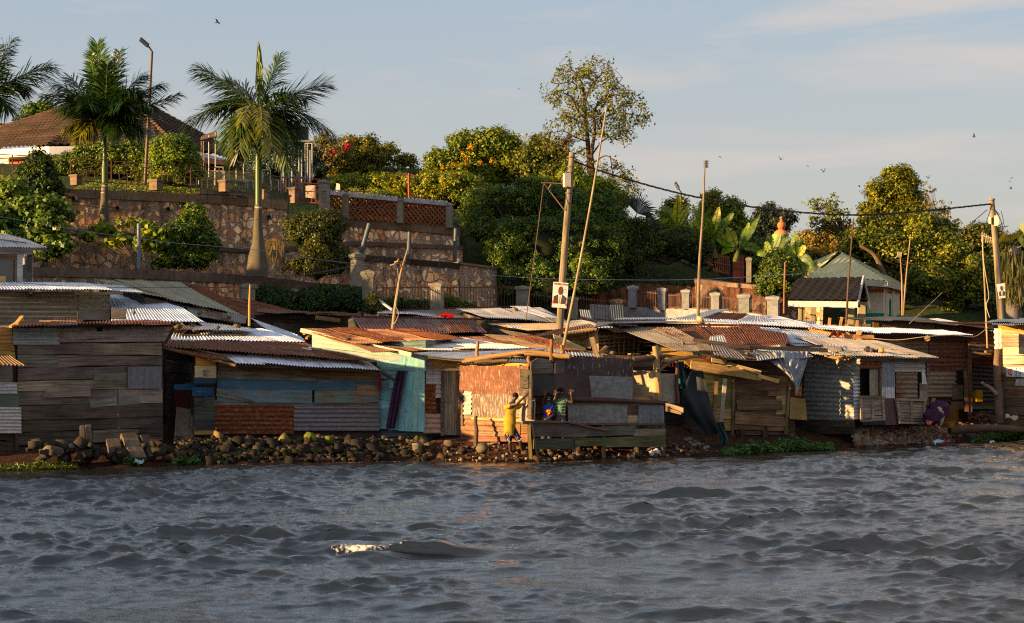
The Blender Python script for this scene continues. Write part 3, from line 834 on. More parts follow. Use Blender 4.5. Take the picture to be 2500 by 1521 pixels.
class Hut:
    def __init__(s, name, label, cat, base):
        s.t = thing(name, label, cat, base); s.p = {}
    def mb(s, part, mat):
        k = (part, mat)
        if k not in s.p: s.p[k] = MB()
        return s.p[k]
    def one(s, part, mat, fn, label=None):
        m = MB(); fn(m); o = m.build(part, M[mat], s.t)
        if label: o['label'] = label
        return o
    def done(s):
        for k, m in s.p.items():
            if m.v: m.build(k[0], M[k[1]], s.t)
        return s.t
    def planks(s, part, q, n, cols, mat='wood', **kw): planks(s.own(part, mat), q, n, cols, **kw)
    def own(s, part, mat):
        m = MB(); s.p[(part, mat, len(s.p))] = m; return s.mb(part, mat) if part in ('slats', 'scrap_wood') else m
    def corr(s, part, q, col, rust, **kw):
        if 'roof' in part: ROOFS.append([Vector(x) for x in q])
        corr(s.own(part, 'metal'), q, col, rust, **kw)
    def slab(s, part, q, th, col, al=0, mat='wood'): slab(s.own(part, mat), q, th, col, al)
    def pcs(s, part, q, col, al=0, mat='board', th=.02, label=None):
        return s.one(part, mat, lambda m: slab(m, q, th, col, al), label)
    def beam(s, part, a, b, w, h, col, mat='wood'): s.own(part, mat).beam(a, b, w, h, col)
    def pole(s, part, a, b, r, col, n=6, amt=.02, mat='pole'):
        pts = wobble(a, b, 5, amt); s.own(part, mat).tube(pts, [r * (1.1 - .3 * i / 5) for i in range(6)], jit(col, .1), 8)
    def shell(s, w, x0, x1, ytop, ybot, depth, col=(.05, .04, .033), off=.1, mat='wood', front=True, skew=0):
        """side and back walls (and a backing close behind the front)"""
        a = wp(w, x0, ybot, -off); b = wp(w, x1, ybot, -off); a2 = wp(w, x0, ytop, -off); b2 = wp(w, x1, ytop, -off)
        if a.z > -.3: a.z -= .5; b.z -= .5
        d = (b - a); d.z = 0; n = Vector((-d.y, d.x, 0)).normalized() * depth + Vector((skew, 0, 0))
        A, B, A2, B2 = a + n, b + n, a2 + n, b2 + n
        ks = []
        if front: ks.append([a, b, b2, a2])  # added backing that stops light leaking between the front boards
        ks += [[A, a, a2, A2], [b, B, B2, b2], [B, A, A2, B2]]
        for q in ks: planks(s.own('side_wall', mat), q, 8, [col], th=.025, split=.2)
w = wl(-60, 44.0, 50, 44.6)
h = Hut('shack', 'shack cut by the frame with sunlit orange plank gable and patchwork tin wall', 'shack', P(0, 1060, 44.8))
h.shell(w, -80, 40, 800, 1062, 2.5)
h.planks('upper_wall', wq(w, [(-80, 875), (38, 875), (28, 800), (-80, 800)], -.05), 4, [(.42, .25, .10), (.36, .21, .09)])
h.corr('porch_roof', [P(-80, 893, 43.6), P(62, 893, 43.7), P(20, 866, 44.4), P(-80, 858, 44.4)], (.36, .25, .15), .35, ragged=.02)
h.slab('wall_board', wr(w, -80, 893, 30, 936, .02), .03, (.20, .18, .16), .1, 'paintwood')
h.corr('tin_patch', rot1(wr(w, -80, 934, 45, 962, .05)), SILV, .05)
h.slab('wall_board', wr(w, -80, 962, 46, 996, .02), .03, (.10, .13, .10), .1, 'paintwood')
h.corr('tin_patch', rot1(wr(w, -80, 994, 52, 1058, .06)), (.45, .46, .43), .12)
h.beam('stilt', wp(w, 40, 1052), wp(w, 42, 1100), .06, .06, (.06, .05, .04))
h.beam('stilt', wp(w, -20, 1052), wp(w, -20, 1110), .08, .06, (.06, .05, .04))
h.done()
w = wl(45, 44.6, 400, 46.4)
h = Hut('plank_hut', 'big dark weathered plank hut at the water edge with patched tin band on top', 'hut', P(220, 1090, 45.6))
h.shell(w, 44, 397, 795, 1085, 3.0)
h.planks('plank_wall', wq(w, [(43, 990), (396, 984), (394, 836), (42, 838)]), 5, GWOOD, dz=.045, jy=.2, split=.6, gap=.009)
h.planks('plank_wall', wq(w, [(44, 1088), (396, 1075), (396, 984), (43, 990)]), 3, DWOOD, dz=.045, jy=.2, split=.6, gap=.009)
h.planks('plank_wall', wq(w, [(230, 945), (340, 945), (342, 905), (228, 912)], .035), 1, GWOOD)
h.planks('loose_plank', wq(w, [(222, 996), (342, 985), (338, 962), (218, 975)], .045), 1, GWOOD, split=0)
h.planks('loose_plank', wq(w, [(102, 972), (222, 968), (220, 942), (112, 948)], .04), 1, GWOOD, split=0)
h.planks('loose_plank', wq(w, [(338, 1060), (398, 1064), (392, 1026), (346, 1040)], .05), 1, DWOOD, split=0)
h.one('tin_patch', 'metal', lambda m: corr(m, rot1(wr(w, 29, 792, 143, 842, .06)), (.25, .29, .27), .08, pitch=.12))
h.one('tin_patch', 'metal', lambda m: corr(m, rot1(wq(w, [(143, 836), (420, 834), (425, 792), (143, 788)], .04)), (.36, .33, .30), .5, pitch=.13, sheet=.5))
h.one('tin_patch', 'metal', lambda m: corr(m, wr(w, 313, 896, 395, 948, .1), (.15, .155, .17), .05, amp=.008))
h.pcs('vent_hole_dark', wr(w, 237, 798, 250, 809, .07), (.004, .004, .004))  # near-black slab, the shade inside the hole put into its colour
h.corr('roof', [P(25, 795, 44.0), P(424, 792, 45.9), P(405, 785, 49), P(60, 782, 48)], (.10, .07, .05), .9, dent=.05, ragged=.07)
h.beam('eave_rail', P(28, 798, 44.3), P(422, 795, 46.1), .08, .06, (.05, .04, .03))
for (x0, x1, y) in ((25, 55, 793), (40, 54, 786)): h.beam('loose_batten', P(x0, y + 5, 43.9), P(x1, y - 13, 44.2), .09, .05, (.45, .28, .12))
h.beam('corner_board', P(404, 838, 46.1), P(424, 802, 46.2), .16, .03, (.12, .06, .04))
h.pole('prop_stick', P(291, 1052, 45.3), P(286, 948, 45.4), .022, (.09, .078, .065), amt=.005)
h.done()
w = wl(-80, 55.2, 80, 56.0)
h = Hut('timber_house', 'white painted timber upper room with wide window and pale tin roof', 'house', P(20, 705, 56))
d1 = wp(w, -120, 705); h.shell(w, -120, 80, 606, 706, 3, (.3, .29, .28), off=.25, mat='paintwood', front=False)
h.slab('wall', wr(w, -120, 606, 80, 621), .12, (.36, .35, .34), .2, 'paintwood')
h.slab('corner_post', wr(w, 42, 621, 56, 694, .01), .1, (.42, .42, .43), .15, 'paintwood')
h.slab('sill_board', wr(w, -120, 694, 57, 704, .02), .12, (.5, .5, .52), .1, 'paintwood')
fr = MB()
for q in ((-120, 621, 42, 632), (36, 632, 42, 694), (-120, 690, 36, 694)): slab(fr, wr(w, *q, -.03), .05, (.2, .13, .08))
fo = fr.build('window_frame', M['wood'], h.t)
pm_ = MB(); slab(pm_, wr(w, -120, 632, 37, 691, -.12), .01, (.12, .12, .12))
gl = NT('window_glass'); gl.bsdf((.05, .055, .06), .12, 0, None, spec=.8); M['glass'] = gl.m
pm_.build('pane', M['glass'], fo)
h.slab('inner_board', wr(w, 0, 674, 14, 688, -.07), .03, (.6, .42, .2), 0, 'plaster')
h.corr('roof', [P(-150, 604, 54.8), P(117, 605, 55.8), P(60, 584, 57.3), P(-150, 530, 57.3)], (.50, .49, .48), .15, ragged=0)
h.beam('fascia', P(-150, 608, 54.9), P(114, 608, 55.85), .06, .08, (.2, .15, .12))
h.done()
w = wl(-80, 52.5, 270, 54)
h = Hut('tin_shack', 'dark corrugated shack with white tin eave under the timber window room', 'shack', P(120, 800, 53.5))
h.shell(w, -80, 268, 716, 800, 2.6, (.05, .045, .04))
h.corr('wall', rot1(wr(w, -80, 712, 195, 800)), (.20, .18, .155), .38, pitch=.13)
h.corr('wall', rot1(wr(w, 195, 714, 268, 768, .02)), (.20, .19, .17), .25, pitch=.12)
h.slab('wall_board', wr(w, 190, 762, 268, 782, .04), .03, (.13, .14, .15), .1, 'paintwood')
h.corr('roof', [P(-90, 705, 52.0), P(276, 707, 53.4), P(205, 691, 56.2), P(-90, 688, 55)], (.76, .79, .86), .02, ragged=.01)
h.corr('roof', [P(272, 709, 53.5), P(352, 714, 54.0), P(300, 697, 56), P(203, 692, 56.1)], (.50, .52, .56), .15, ragged=.01)
h.beam('rafter', P(75, 714, 52.6), P(75, 726, 54), .1, .1, (.03, .025, .02))
h.beam('rafter', P(300, 716, 53.4), P(60, 716, 52.8), .07, .07, (.05, .04, .03))
h.done()
def roof_thing(label, quads, zdrop=1.6, name='tin_roof_shed', wallc=DWOOD, cat='shed', **kw):
    """quads: list of (corner px list, col, rust); walls dropped under the outline of the first quad"""
    q0 = pq(*quads[0][0]); c = (q0[0] + q0[2]) / 2
    h = Hut(name, label, cat, Vector((c.x, c.y, min(p.z for p in q0) - zdrop)))
    for q in quads:
        h.corr('roof', pq(*q[0]), q[1], q[2], **{**kw, **(q[3] if len(q) > 3 else {})})
    k = [p.copy() for p in q0]
    cen = sum(k, Vector()) / 4
    k = [cen + (p - cen) * .93 - Vector((0, 0, .1)) for p in k]
    for a, b in ((0, 1), (1, 2), (2, 3), (3, 0)):
        A, B = k[a], k[b]
        zb = min(A.z, B.z) - zdrop
        planks(h.mb('wall', 'wood'), [Vector((A.x, A.y, zb)), Vector((B.x, B.y, zb)), B, A], 5, wallc, th=.03)
    return h
h = roof_thing('shed with two lapped bluish white tin roof slopes behind the dark plank hut',
               [([(272, 786, 50.5), (502, 786, 51.5), (448, 752, 54.5), (272, 750, 54)], (.74, .77, .86), .03),
                ([(270, 749, 54.1), (452, 753, 54.4), (330, 716, 57.5), (262, 714, 57.2)], (.76, .79, .88), .02)])
h.planks('gable_board', pq((272, 780, 50.3), (308, 780, 50.4), (308, 754, 50.4), (272, 754, 50.3)), 1, GWOOD)
h.done()
roof_thing('long shed with faded green and rust striped tin roof sloping down to the right',
           [([(352, 716, 54.6), (600, 772, 58.6), (438, 690, 61.4), (232, 682, 58.6)], (.26, .25, .17), .5, dict(pitch=.13)),
            ([(600, 772, 58.5), (660, 778, 59.2), (475, 694, 61.9), (436, 690, 61.4)], (.13, .05, .03), 1.0),
            ([(655, 777, 59.1), (800, 778, 61), (640, 740, 62.2), (545, 724, 61.9)], (.15, .09, .06), .85),
            ([(470, 770, 55.0), (600, 790, 56.4), (603, 771, 58.4), (452, 748, 56.5)], (.22, .20, .17), .45)], zdrop=1.2, ragged=.01).done()
roof_thing('small shed with a creamy sunlit ridge of curved tin above blue roof sheets',
           [([(436, 806, 50.4), (600, 806, 51), (615, 801, 52.2), (470, 784, 52.5)], (.62, .6, .56), .06),
            ([(424, 806, 50.3), (470, 806, 50.4), (480, 797, 51.6), (428, 790, 51.4)], (.3, .12, .06), .9)], zdrop=.6).done()
roof_thing('shed with broad white tin roof just above the rust-brown roof',
           [([(414, 830, 49.3), (750, 836, 50.6), (640, 803, 53), (428, 806, 52)], (.76, .78, .86), .04)], zdrop=.8).done()
roof_thing('shed with narrow bluish tin strip descending beside the rusty verge',
           [([(690, 832, 52.0), (745, 832, 52.4), (735, 822, 53.2), (612, 776, 57.4)], (.72, .75, .84), .03)], zdrop=.5).done()
w = wl(400, 46.5, 928, 48.9)
h = Hut('plank_hut', 'low hut of faded blue planks over rusty tin, white edged rust-brown roof', 'hut', P(690, 1060, 47.8))
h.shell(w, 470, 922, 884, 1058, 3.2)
F2 = .0
h.planks('upper_planks', wq(w, [(532, 918), (925, 932), (925, 893), (530, 888)]), 2, BWOOD, jy=.2, dz=.03)
h.planks('loose_plank', wq(w, [(584, 902), (800, 922), (925, 928), (925, 908), (584, 890)][:2] + [(800, 900), (584, 888)], .05), 1, BWOOD, split=0)
h.planks('upper_planks', wq(w, [(530, 923), (770, 931), (770, 922), (530, 906)], .05), 1, GWOOD, split=0)
h.one('blue_planks', 'paintwood', lambda m: planks(m, wq(w, [(531, 950), (925, 955), (925, 928), (529, 916)], .01), 1, [(.07, .17, .22)], split=0, al=.32))
h.one('blue_planks', 'paintwood', lambda m: planks(m, wq(w, [(531, 981), (762, 986), (762, 951), (529, 948)], .02), 1, [(.15, .25, .25)], split=0, al=.4))
h.one('blue_planks', 'paintwood', lambda m: planks(m, wq(w, [(768, 986), (925, 982), (925, 953), (768, 953)], .02), 1, [(.15, .23, .20)], split=0, al=.5))
h.one('wall_board', 'wood', lambda m: slab(m, wr(w, 871, 939, 925, 965, .05), .02, (.2, .14, .1)))
h.planks('mid_rail', wq(w, [(527, 968), (620, 984), (764, 986), (764, 981)][:2] + [(620, 978), (530, 952)], .05), 1, GWOOD, split=0)
h.planks('mid_rail', wq(w, [(520, 992), (925, 1000), (925, 984), (520, 975)], -.01), 1, GWOOD)
h.one('tin_panel', 'metal', lambda m: corr(m, rot1(wr(w, 516, 988, 716, 1060, .04)), (.13, .055, .04), .75, pitch=.11))
h.one('tin_panel', 'metal', lambda m: corr(m, rot1(wr(w, 718, 992, 924, 1052, .05)), (.17, .16, .18), .25, pitch=.11))
wlf = wl(466, 46.5, 532, 46.85)
h.one('wall_board', 'paintwood', lambda m: slab(m, wr(wlf, 476, 893, 528, 924, .03), .03, (.42, .34, .22), .12), 'cream board with small black stencilled letters')
h.one('wall_board', 'paintwood', lambda m: slab(m, wr(wlf, 474, 922, 526, 936, .04), .03, (.02, .045, .075), .25))
h.one('wall_board', 'paintwood', lambda m: slab(m, wr(wlf, 470, 946, 522, 967, .05), .03, (.012, .055, .11), .2))
h.one('wall_board', 'paintwood', lambda m: slab(m, wq(wlf, [(425, 950), (476, 954), (480, 936), (425, 938)], -.2), .03, (.02, .06, .12), .2))
h.planks('dark_boards', wr(wlf, 474, 966, 524, 1052, .0), 3, [(.05, .055, .05), (.04, .045, .045)])
h.slab('wall_board', wr(wlf, 478, 870, 528, 894, .01), .03, (.30, .15, .05))
h.slab('wall_board', wr(wlf, 474, 1042, 530, 1062, .02), .03, (.22, .13, .06))
h.planks('side_boards', pq((396, 1060, 49.2), (472, 1060, 48.2), (478, 860, 48.2), (396, 848, 49.2)), 7, [(.03, .025, .02)], th=.02)
h.pcs('rust_sheet', pq((425, 1000, 47.3), (474, 1000, 47.2), (476, 952, 47.2), (428, 952, 47.3)), (.08, .02, .012), .1, 'board2')
h.corr('leaning_sheet', pq((424, 1084, 46.6), (468, 1086, 46.6), (476, 1000, 47.0), (430, 992, 47.0)), (.17, .14, .12), .45)
for x0, x1, y in ((408, 424, 881), (428, 462, 884)): h.slab('gap_light', pq((x0, y + 3, 48.0), (x1, y + 5, 47.9), (x1, y, 47.9), (x0, y - 1, 48.0)), .02, (.6, .4, .18))  # pale slabs: daylight in the gaps put into their colour
h.corr('rust_roof', pq((398, 846, 46.8), (905, 882, 48.2), (742, 836, 50.7), (414, 829, 49.4)), (.17, .075, .05), .82, rj=.25, cj=.2)
h.corr('rust_roof', pq((470, 868, 46.5), (572, 886, 46.7), (540, 862, 47.5), (398, 844, 47.0)), (.16, .09, .06), .8, nv=2)
h.corr('silver_roof', pq((572, 884, 46.7), (930, 903, 48.2), (895, 879, 48.8), (526, 863, 47.5)), (.66, .68, .74), .08)
h.beam('verge_board', P(398, 848, 46.75), P(575, 892, 46.6), .05, .06, (.22, .14, .09))
h.beam('eave_board', P(575, 891, 46.9), P(926, 907, 48.4), .05, .06, (.08, .06, .05))
h.beam('bracket', P(925, 905, 48.3), P(962, 928, 48.5), .07, .07, (.06, .05, .045))
h.one('wall_board', 'board', lambda m: slab(m, pq((925, 955, 48.7), (932, 950, 48.7), (930, 915, 48.7), (924, 912, 48.7)), .03, (.25, .01, .01)), 'small hanging red cloth')
t_ = h.done()
def text(name, body, loc, size, col, parent=None, rot=(R(90), 0, 0), mat=None, ext=.003, align='CENTER', label=None, sx=1.0):
    c = bpy.data.curves.new(name, 'FONT'); c.body = body; c.size = size; c.extrude = ext; c.align_x = align; c.align_y = 'CENTER'
    o = bpy.data.objects.new(name, c); COL.objects.link(o)
    n = NT(name + '_paint'); n.bsdf(col, .8); c.materials.append(n.m)
    if parent is not None: o.parent = parent; loc = Vector(loc) - parent_loc(parent)
    o.location = loc; o.rotation_euler = rot; o.scale = (sx, 1, 1)
    bpy.context.view_layer.update(); me = bpy.data.meshes.new_from_object(o); o2 = bpy.data.objects.new(name, me); COL.objects.link(o2)
    o2.parent = parent; o2.location = o.location; o2.rotation_euler = o.rotation_euler; o2.scale = o.scale; bpy.data.objects.remove(o); o = o2; o.name = name
    if label: o['label'] = label
    return o
text('stencil_letters', 'RST7', P(503, 907, wlf(503) - .07), .1, (.02, .018, .015), t_)
text('stencil_letters', 'NS', P(503, 916, wlf(503) - .07), .1, (.02, .018, .015), t_)
w = wl(745, 49.6, 1042, 48.6)
TQ = (.20, .37, .43)
h = Hut('turquoise_hut', 'bright turquoise plank hut with dark purple door curtain and long tin roof', 'hut', P(950, 1055, 49.6))
h.shell(w, 765, 1038, 830, 1050, 2.5, (.10, .12, .12), off=.12)
h.one('plank_wall', 'paintwood', lambda m: planks(m, wq(w, [(762, 905), (1040, 905), (1040, 865), (762, 815)]), 3, [(.31, .40, .36), (.27, .38, .36)], split=0, al=.22, dz=.012, gap=.001))  # gable planks paler than TQ: sunlight on the upper wall put into colour
h.one('plank_wall', 'paintwood', lambda m: planks(m, wq(w, [(905, 1048), (952, 1048), (952, 903), (905, 903)]), 6, [TQ], split=0, al=.16, dz=.02))
h.one('plank_wall', 'paintwood', lambda m: planks(m, wq(w, [(950, 1050), (1038, 1052), (1036, 868), (950, 880)], .01), 5, [TQ, (.22, .39, .44)], split=0, al=.2, dz=.01, gap=.002))
h.one('plank_wall', 'paintwood', lambda m: planks(m, rot1(wq(w, [(972, 1052), (1036, 1054), (1037, 870), (978, 870)], .03)), 4, [TQ, (.23, .40, .45)], split=0, al=.3, dz=.012, gap=.003))
h.one('beam_board', 'paintwood', lambda m: slab(m, wq(w, [(925, 904), (1010, 906), (1010, 899), (925, 897)], .06), .04, TQ, .1))
h.one('beam_board', 'paintwood', lambda m: slab(m, wq(w, [(920, 901), (986, 904), (988, 888), (920, 880)], .05), .04, (.34, .62, .64), .1))
def curtain(m):
    nu, nv = 40, 16
    U, V = np.meshgrid(np.linspace(0, 1, nu), np.linspace(0, 1, nv), indexing='ij')
    x0 = 970 - 28 * (1 - V) + 0 * U; x0 = 970 + (942 - 970) * (1 - V) ** .8
    x1 = 992 + (964 - 992) * (1 - V) ** 1.1
    px = x0 + (x1 - x0) * U; py = 905 + (1046 - 905) * (1 - V)
    Y = np.vectorize(w)(px) - .14 + .035 * np.sin(U * 17 + V * 2) + .02 * np.sin(U * 31 + V * 6)
    G = np.stack([(px - HX) / F * Y, Y, EYE + (HY - py) / F * Y], -1)
    m.grid(G, np.stack([U, V * 2], -1), (.055, .03, .06, 0))
h.one('door_curtain', 'cloth', curtain)
w3 = wl(1036, 48.7, 1150, 49.1)
h.planks('side_wall', wq(w3, [(1036, 1062), (1124, 1062), (1124, 868), (1036, 864)], -.1), 8, DWOOD)
h.corr('tin_patch', rot1(wr(w3, 1036, 868, 1062, 900)), (.25, .24, .24), .35, pitch=.12)
h.corr('tin_patch', rot1(wr(w3, 1038, 900, 1078, 938, .03)), (.38, .39, .42), .12, pitch=.13)
h.corr('tin_patch', rot1(wr(w3, 1038, 936, 1064, 1012, .02)), (.13, .05, .035), .8, pitch=.12)
h.corr('tin_patch', rot1(wr(w3, 1063, 936, 1078, 972, .03)), (.4, .42, .45), .1, pitch=.12)
h.corr('tin_patch', rot1(wr(w3, 1033, 1010, 1078, 1058, .04)), (.34, .27, .22), .4, pitch=.13)
h.planks('lintel', wr(w3, 1058, 872, 1122, 902, .03), 1, [(.34, .2, .09)], split=0)
h.slab('lintel', wr(w3, 1060, 900, 1122, 905, .07), .04, (.4, .37, .33), .1, 'paintwood')
dr = MB(); planks(dr, rot1(wr(w3, 1084, 906, 1122, 1062, .03)), 4, [(.30, .26, .22), (.27, .23, .19)], split=0, dz=.008, gap=.001)
dro = dr.build('door', M['wood'], h.t)
hm = MB(); hm.box(wp(w3, 1091, 980, .06), (.1, .03, .03), 0, (.02, .02, .02)); hm.build('latch', M['steel'], dro)
df = MB()
for q in ((1077, 903, 1084, 1064), (1121, 903, 1127, 1062)): slab(df, wr(w3, *q, .06), .06, (.14, .11, .09))
df.build('door_frame', M['wood'], h.t)
h.corr('roof_rust', pq((870, 838, 48.27), (1130, 828, 49.84), (1010, 804, 51.81), (735, 803, 49.84)), (.42, .24, .13), .78, dent=.03, rj=.3, cj=.15)
h.corr('roof_rust', pq((905, 858, 47.77), (1040, 856, 48.46), (920, 833, 49.64), (735, 806, 49.84)), (.38, .22, .13), .6, dent=.03)
h.corr('roof_white', pq((1040, 856, 48.36), (1290, 850, 49.64), (1130, 828, 51.02), (930, 828, 50.14)), (.62, .60, .57), .12, dent=.03)
h.corr('roof_white', pq((1008, 864, 47.97), (1130, 878, 48.07), (1340, 852, 49.84), (1100, 855, 49.05)), (.60, .61, .64), .05, dent=.02)
h.corr('roof_rust', pq((1250, 846, 49.84), (1440, 862, 50.14), (1300, 818, 52.60), (1120, 822, 51.42)), (.40, .26, .15), .7, dent=.05, rj=.3)
h.beam('verge_board', P(735, 806, 49.74), P(1005, 866, 47.92), .05, .1, (.5, .45, .36))
h.beam('eave_board', P(1005, 868, 48.07), P(1128, 880, 48.17), .05, .06, (.2, .16, .12))
for (a, b) in (((742, 815, 49.84), (790, 812, 50.73)), ((748, 826, 49.64), (775, 806, 50.73)), ((735, 808, 49.74), (770, 822, 50.23))): h.beam('rafter_end', P(*a), P(*b), .07, .05, (.42, .24, .1))
h.done()
w = wl(1122, 48.6, 1292, 46.9)
h = Hut('board_enclosure', 'sunlit reddish chipboard enclosure under a frame of crooked poles', 'enclosure', P(1200, 1070, 49.6))
h.one('chipboard', 'board', lambda m: slab(m, wr(w, 1122, 893, 1290, 968), .02, (.15, .072, .05), .33), 'upper reddish chipboard sheet')
h.one('chipboard', 'board', lambda m: slab(m, wr(w, 1152, 962, 1240, 1021, .02), .02, (.14, .10, .078), .45), 'lower chipboard sheet with flaking white paint')
h.one('chipboard', 'board', lambda m: slab(m, wr(w, 1238, 966, 1292, 1018, .01), .02, (.2, .15, .11), .5))
h.one('chipboard', 'board2', lambda m: slab(m, wr(w, 1128, 958, 1154, 1018, .01), .02, (.10, .09, .11), .4))
h.corr('tin_strip', rot1(wr(w, 1129, 955, 1151, 1012, .04)), (.42, .40, .38), .15, pitch=.12)
h.slab('lower_rail', wq(w, [(1150, 1024), (1295, 1032), (1295, 1022), (1150, 1018)], .05), .04, (.42, .26, .12))
h.corr('tin_skirt', rot1(wq(w, [(1125, 1064), (1240, 1066), (1240, 1026), (1125, 1014)], .0)), (.26, .16, .11), .6, pitch=.13)
h.slab('post_board', wr(w, 1126, 952, 1131, 1040, .05), .05, (.07, .055, .045))
h.pole('post', P(1162, 1098, 47.3), P(1162, 1016, 47.6), .055, (.09, .065, .05))
for a, b in (((1165, 890, 48.20), (1166, 834, 48.39)), ((1230, 893, 47.62), (1228, 868, 47.81)), ((1292, 896, 47.04), (1291, 862, 47.14))): h.pole('post', P(*a), P(*b), .05, (.26, .15, .08))
for a, b, r in (((1118, 885, 48.39), (1172, 882, 48.10), .04), ((1130, 881, 48.20), (1297, 858, 47.04), .06), ((1160, 884, 47.91), (1240, 880, 47.33), .045), ((1200, 865, 48.29), (1292, 876, 47.62), .04), ((1282, 861, 46.85), (1392, 870, 46.37), .075)):
    h.pole('roof_pole', P(*a), P(*b), r, (.27, .17, .09) if r > .05 else (.12, .08, .05))
h.planks('header_board', wq(w, [(1125, 893), (1290, 900), (1290, 888), (1125, 880)], -.12), 1, [(.40, .25, .07)])
h.corr('roof', pq((1130, 884, 48.10), (1285, 888, 47.14), (1288, 880, 48.87), (1140, 876, 49.54)), (.3, .3, .3), .3, dent=.05, ragged=.06)
h.shell(w, 1126, 1288, 900, 1030, 1.6, (.14, .08, .05), off=.06)
h.done()
w = wl(1290, 46.2, 1625, 48.2)
h = Hut('stilt_enclosure', 'patchwork panel platform on stilts over the water where children wave', 'platform', P(1450, 1115, 48.9))
PM = (.075, .05, .05)
h.one('panel', 'wood', lambda m: m.poly(wq(w, [(1296, 912), (1352, 912), (1350, 888), (1338, 877), (1312, 874), (1297, 884)], .03), .03, (.13, .11, .10, 0)), 'rounded dark offcut board')
h.one('panel', 'wood', lambda m: slab(m, wr(w, 1356, 878, 1380, 912, .02), .03, (.12, .10, .09)))
h.one('panel', 'board2', lambda m: slab(m, wq(w, [(1376, 918), (1546, 920), (1546, 876), (1388, 870)][:1] + [(1546, 920), (1546, 877), (1388, 870)], .04), .02, PM, .3))
h.one('panel', 'board2', lambda m: slab(m, wr(w, 1289, 916, 1353, 965, .05), .02, (.05, .045, .045), .12))
h.one('panel', 'board2', lambda m: slab(m, wq(w, [(1353, 970), (1446, 975), (1440, 917), (1353, 911)], .04), .02, PM, .15))
h.one('panel', 'board2', lambda m: slab(m, wq(w, [(1444, 975), (1543, 978), (1545, 920), (1438, 917)], .05), .02, (.19, .19, .20), .4), 'pale grey painted panel')
h.one('panel', 'board2', lambda m: slab(m, wq(w, [(1388, 1042), (1530, 1037), (1532, 988), (1386, 990)], .03), .02, (.20, .20, .21), .45), 'lower pale grey panel')
h.one('panel', 'wood', lambda m: slab(m, wr(w, 1383, 985, 1546, 994, .01), .02, (.2, .15, .12)))
h.one('panel', 'wood', lambda m: slab(m, wr(w, 1532, 990, 1560, 1018, .02), .02, (.12, .08, .06)))
h.one('panel', 'wood', lambda m: slab(m, wr(w, 1532, 1014, 1560, 1036, .03), .02, (.3, .23, .16)))
h.one('zinc_sheet', 'metal', lambda m: corr(m, wq(w, [(1557, 1034), (1622, 1038), (1620, 980), (1560, 982)], .06), (.17, .18, .20), .08, amp=.012), 'small dark zinc sheet folded over the rail')
h.one('panel', 'board', lambda m: slab(m, pq((1543, 972, 48.6), (1608, 975, 48.1), (1608, 905, 48.1), (1543, 903, 48.6)), .02, (.36, .3, .22), .25), 'sunlit cream panel crossed by lattice shadow')
h.one('panel', 'board', lambda m: slab(m, wr(w, 1612, 912, 1652, 985, -.2), .02, (.30, .28, .24), .55))
h.slab('sill', wr(w, 1540, 966, 1612, 990, -.2), .03, (.25, .16, .1))
for q, c in (([(1303, 1066), (1430, 1068), (1432, 1036), (1300, 1034)], (.11, .09, .085)), ([(1428, 1066), (1550, 1062), (1552, 1038), (1432, 1044)], (.10, .10, .085)), ([(1548, 1064), (1625, 1062), (1625, 1046), (1552, 1048)], (.16, .14, .11)),
             ([(1303, 1096), (1402, 1098), (1402, 1070), (1303, 1072)], (.055, .065, .045)), ([(1404, 1090), (1500, 1080), (1625, 1078), (1625, 1062), (1404, 1072)][:1] + [(1625, 1084), (1625, 1062), (1404, 1070)], (.10, .105, .055)),
             ([(1480, 1092), (1627, 1092), (1627, 1080), (1480, 1086)], (.12, .11, .07))):
    h.one('lower_board', 'wood', lambda m: slab(m, wq(w, q, .5), .035, jit(c, .1)))
h.pole('rail', wp(w, 1275, 1031, .56), wp(w, 1392, 1031, .56), .035, (.13, .09, .08), amt=.01)
h.pole('rail', wp(w, 1388, 1031, .56), wp(w, 1490, 1053, .56), .03, (.13, .09, .08), amt=.01)
h.pole('rail', wp(w, 1350, 972, .1), wp(w, 1628, 984, .12), .06, (.09, .055, .045), amt=.015)
h.pole('rail', wp(w, 1292, 966, .1), wp(w, 1352, 966, .1), .03, (.05, .04, .035), amt=.01)
h.pole('top_pole', wp(w, 1545, 880, .0), wp(w, 1622, 870, .0), .07, (.12, .08, .05))
h.pole('top_pole', wp(w, 1620, 882, .0), wp(w, 1702, 870, .1), .05, (.30, .19, .10))
h.pole('top_pole', wp(w, 1604, 905, .1), wp(w, 1640, 884, .1), .04, (.12, .1, .08))
h.pole('tall_post', wp(w, 1610, 975, .02), wp(w, 1599, 845, .0), .09, (.32, .22, .12))
h.pole('tall_post', wp(w, 1654, 985, -.1), wp(w, 1652, 880, -.1), .05, (.10, .05, .035))
h.pole('tall_post', wp(w, 1347, 884, 0), wp(w, 1346, 828, 0), .05, (.22, .12, .07))
h.pole('tall_post', wp(w, 1374, 870, -.3), wp(w, 1372, 842, -.3), .05, (.24, .14, .08))
h.beam('tall_post', wp(w, 1458, 872, -.6), wp(w, 1445, 824, -.6), .12, .08, (.34, .26, .17))
h.beam('loose_batten', wp(w, 1462, 862, -.6), wp(w, 1482, 846, -.6), .1, .05, (.42, .25, .13))
h.beam('stilt', wp(w, 1296, 1125, .55), wp(w, 1290, 1030, .55), .08, .07, (.16, .125, .06))
h.beam('stilt', wp(w, 1312, 1115, .55), wp(w, 1298, 1034, .55), .05, .05, (.2, .15, .07))
for x in (1402, 1474, 1555, 1620): h.beam('stilt', wp(w, x, 1122, .42), wp(w, x - 2, 1032, .42), .09, .08, (.10, .085, .06))
h.slab('log_end', pq((1625, 992, 47.28), (1668, 1008, 47.19), (1668, 996, 47.19), (1625, 984, 47.28)), .14, (.26, .2, .14))
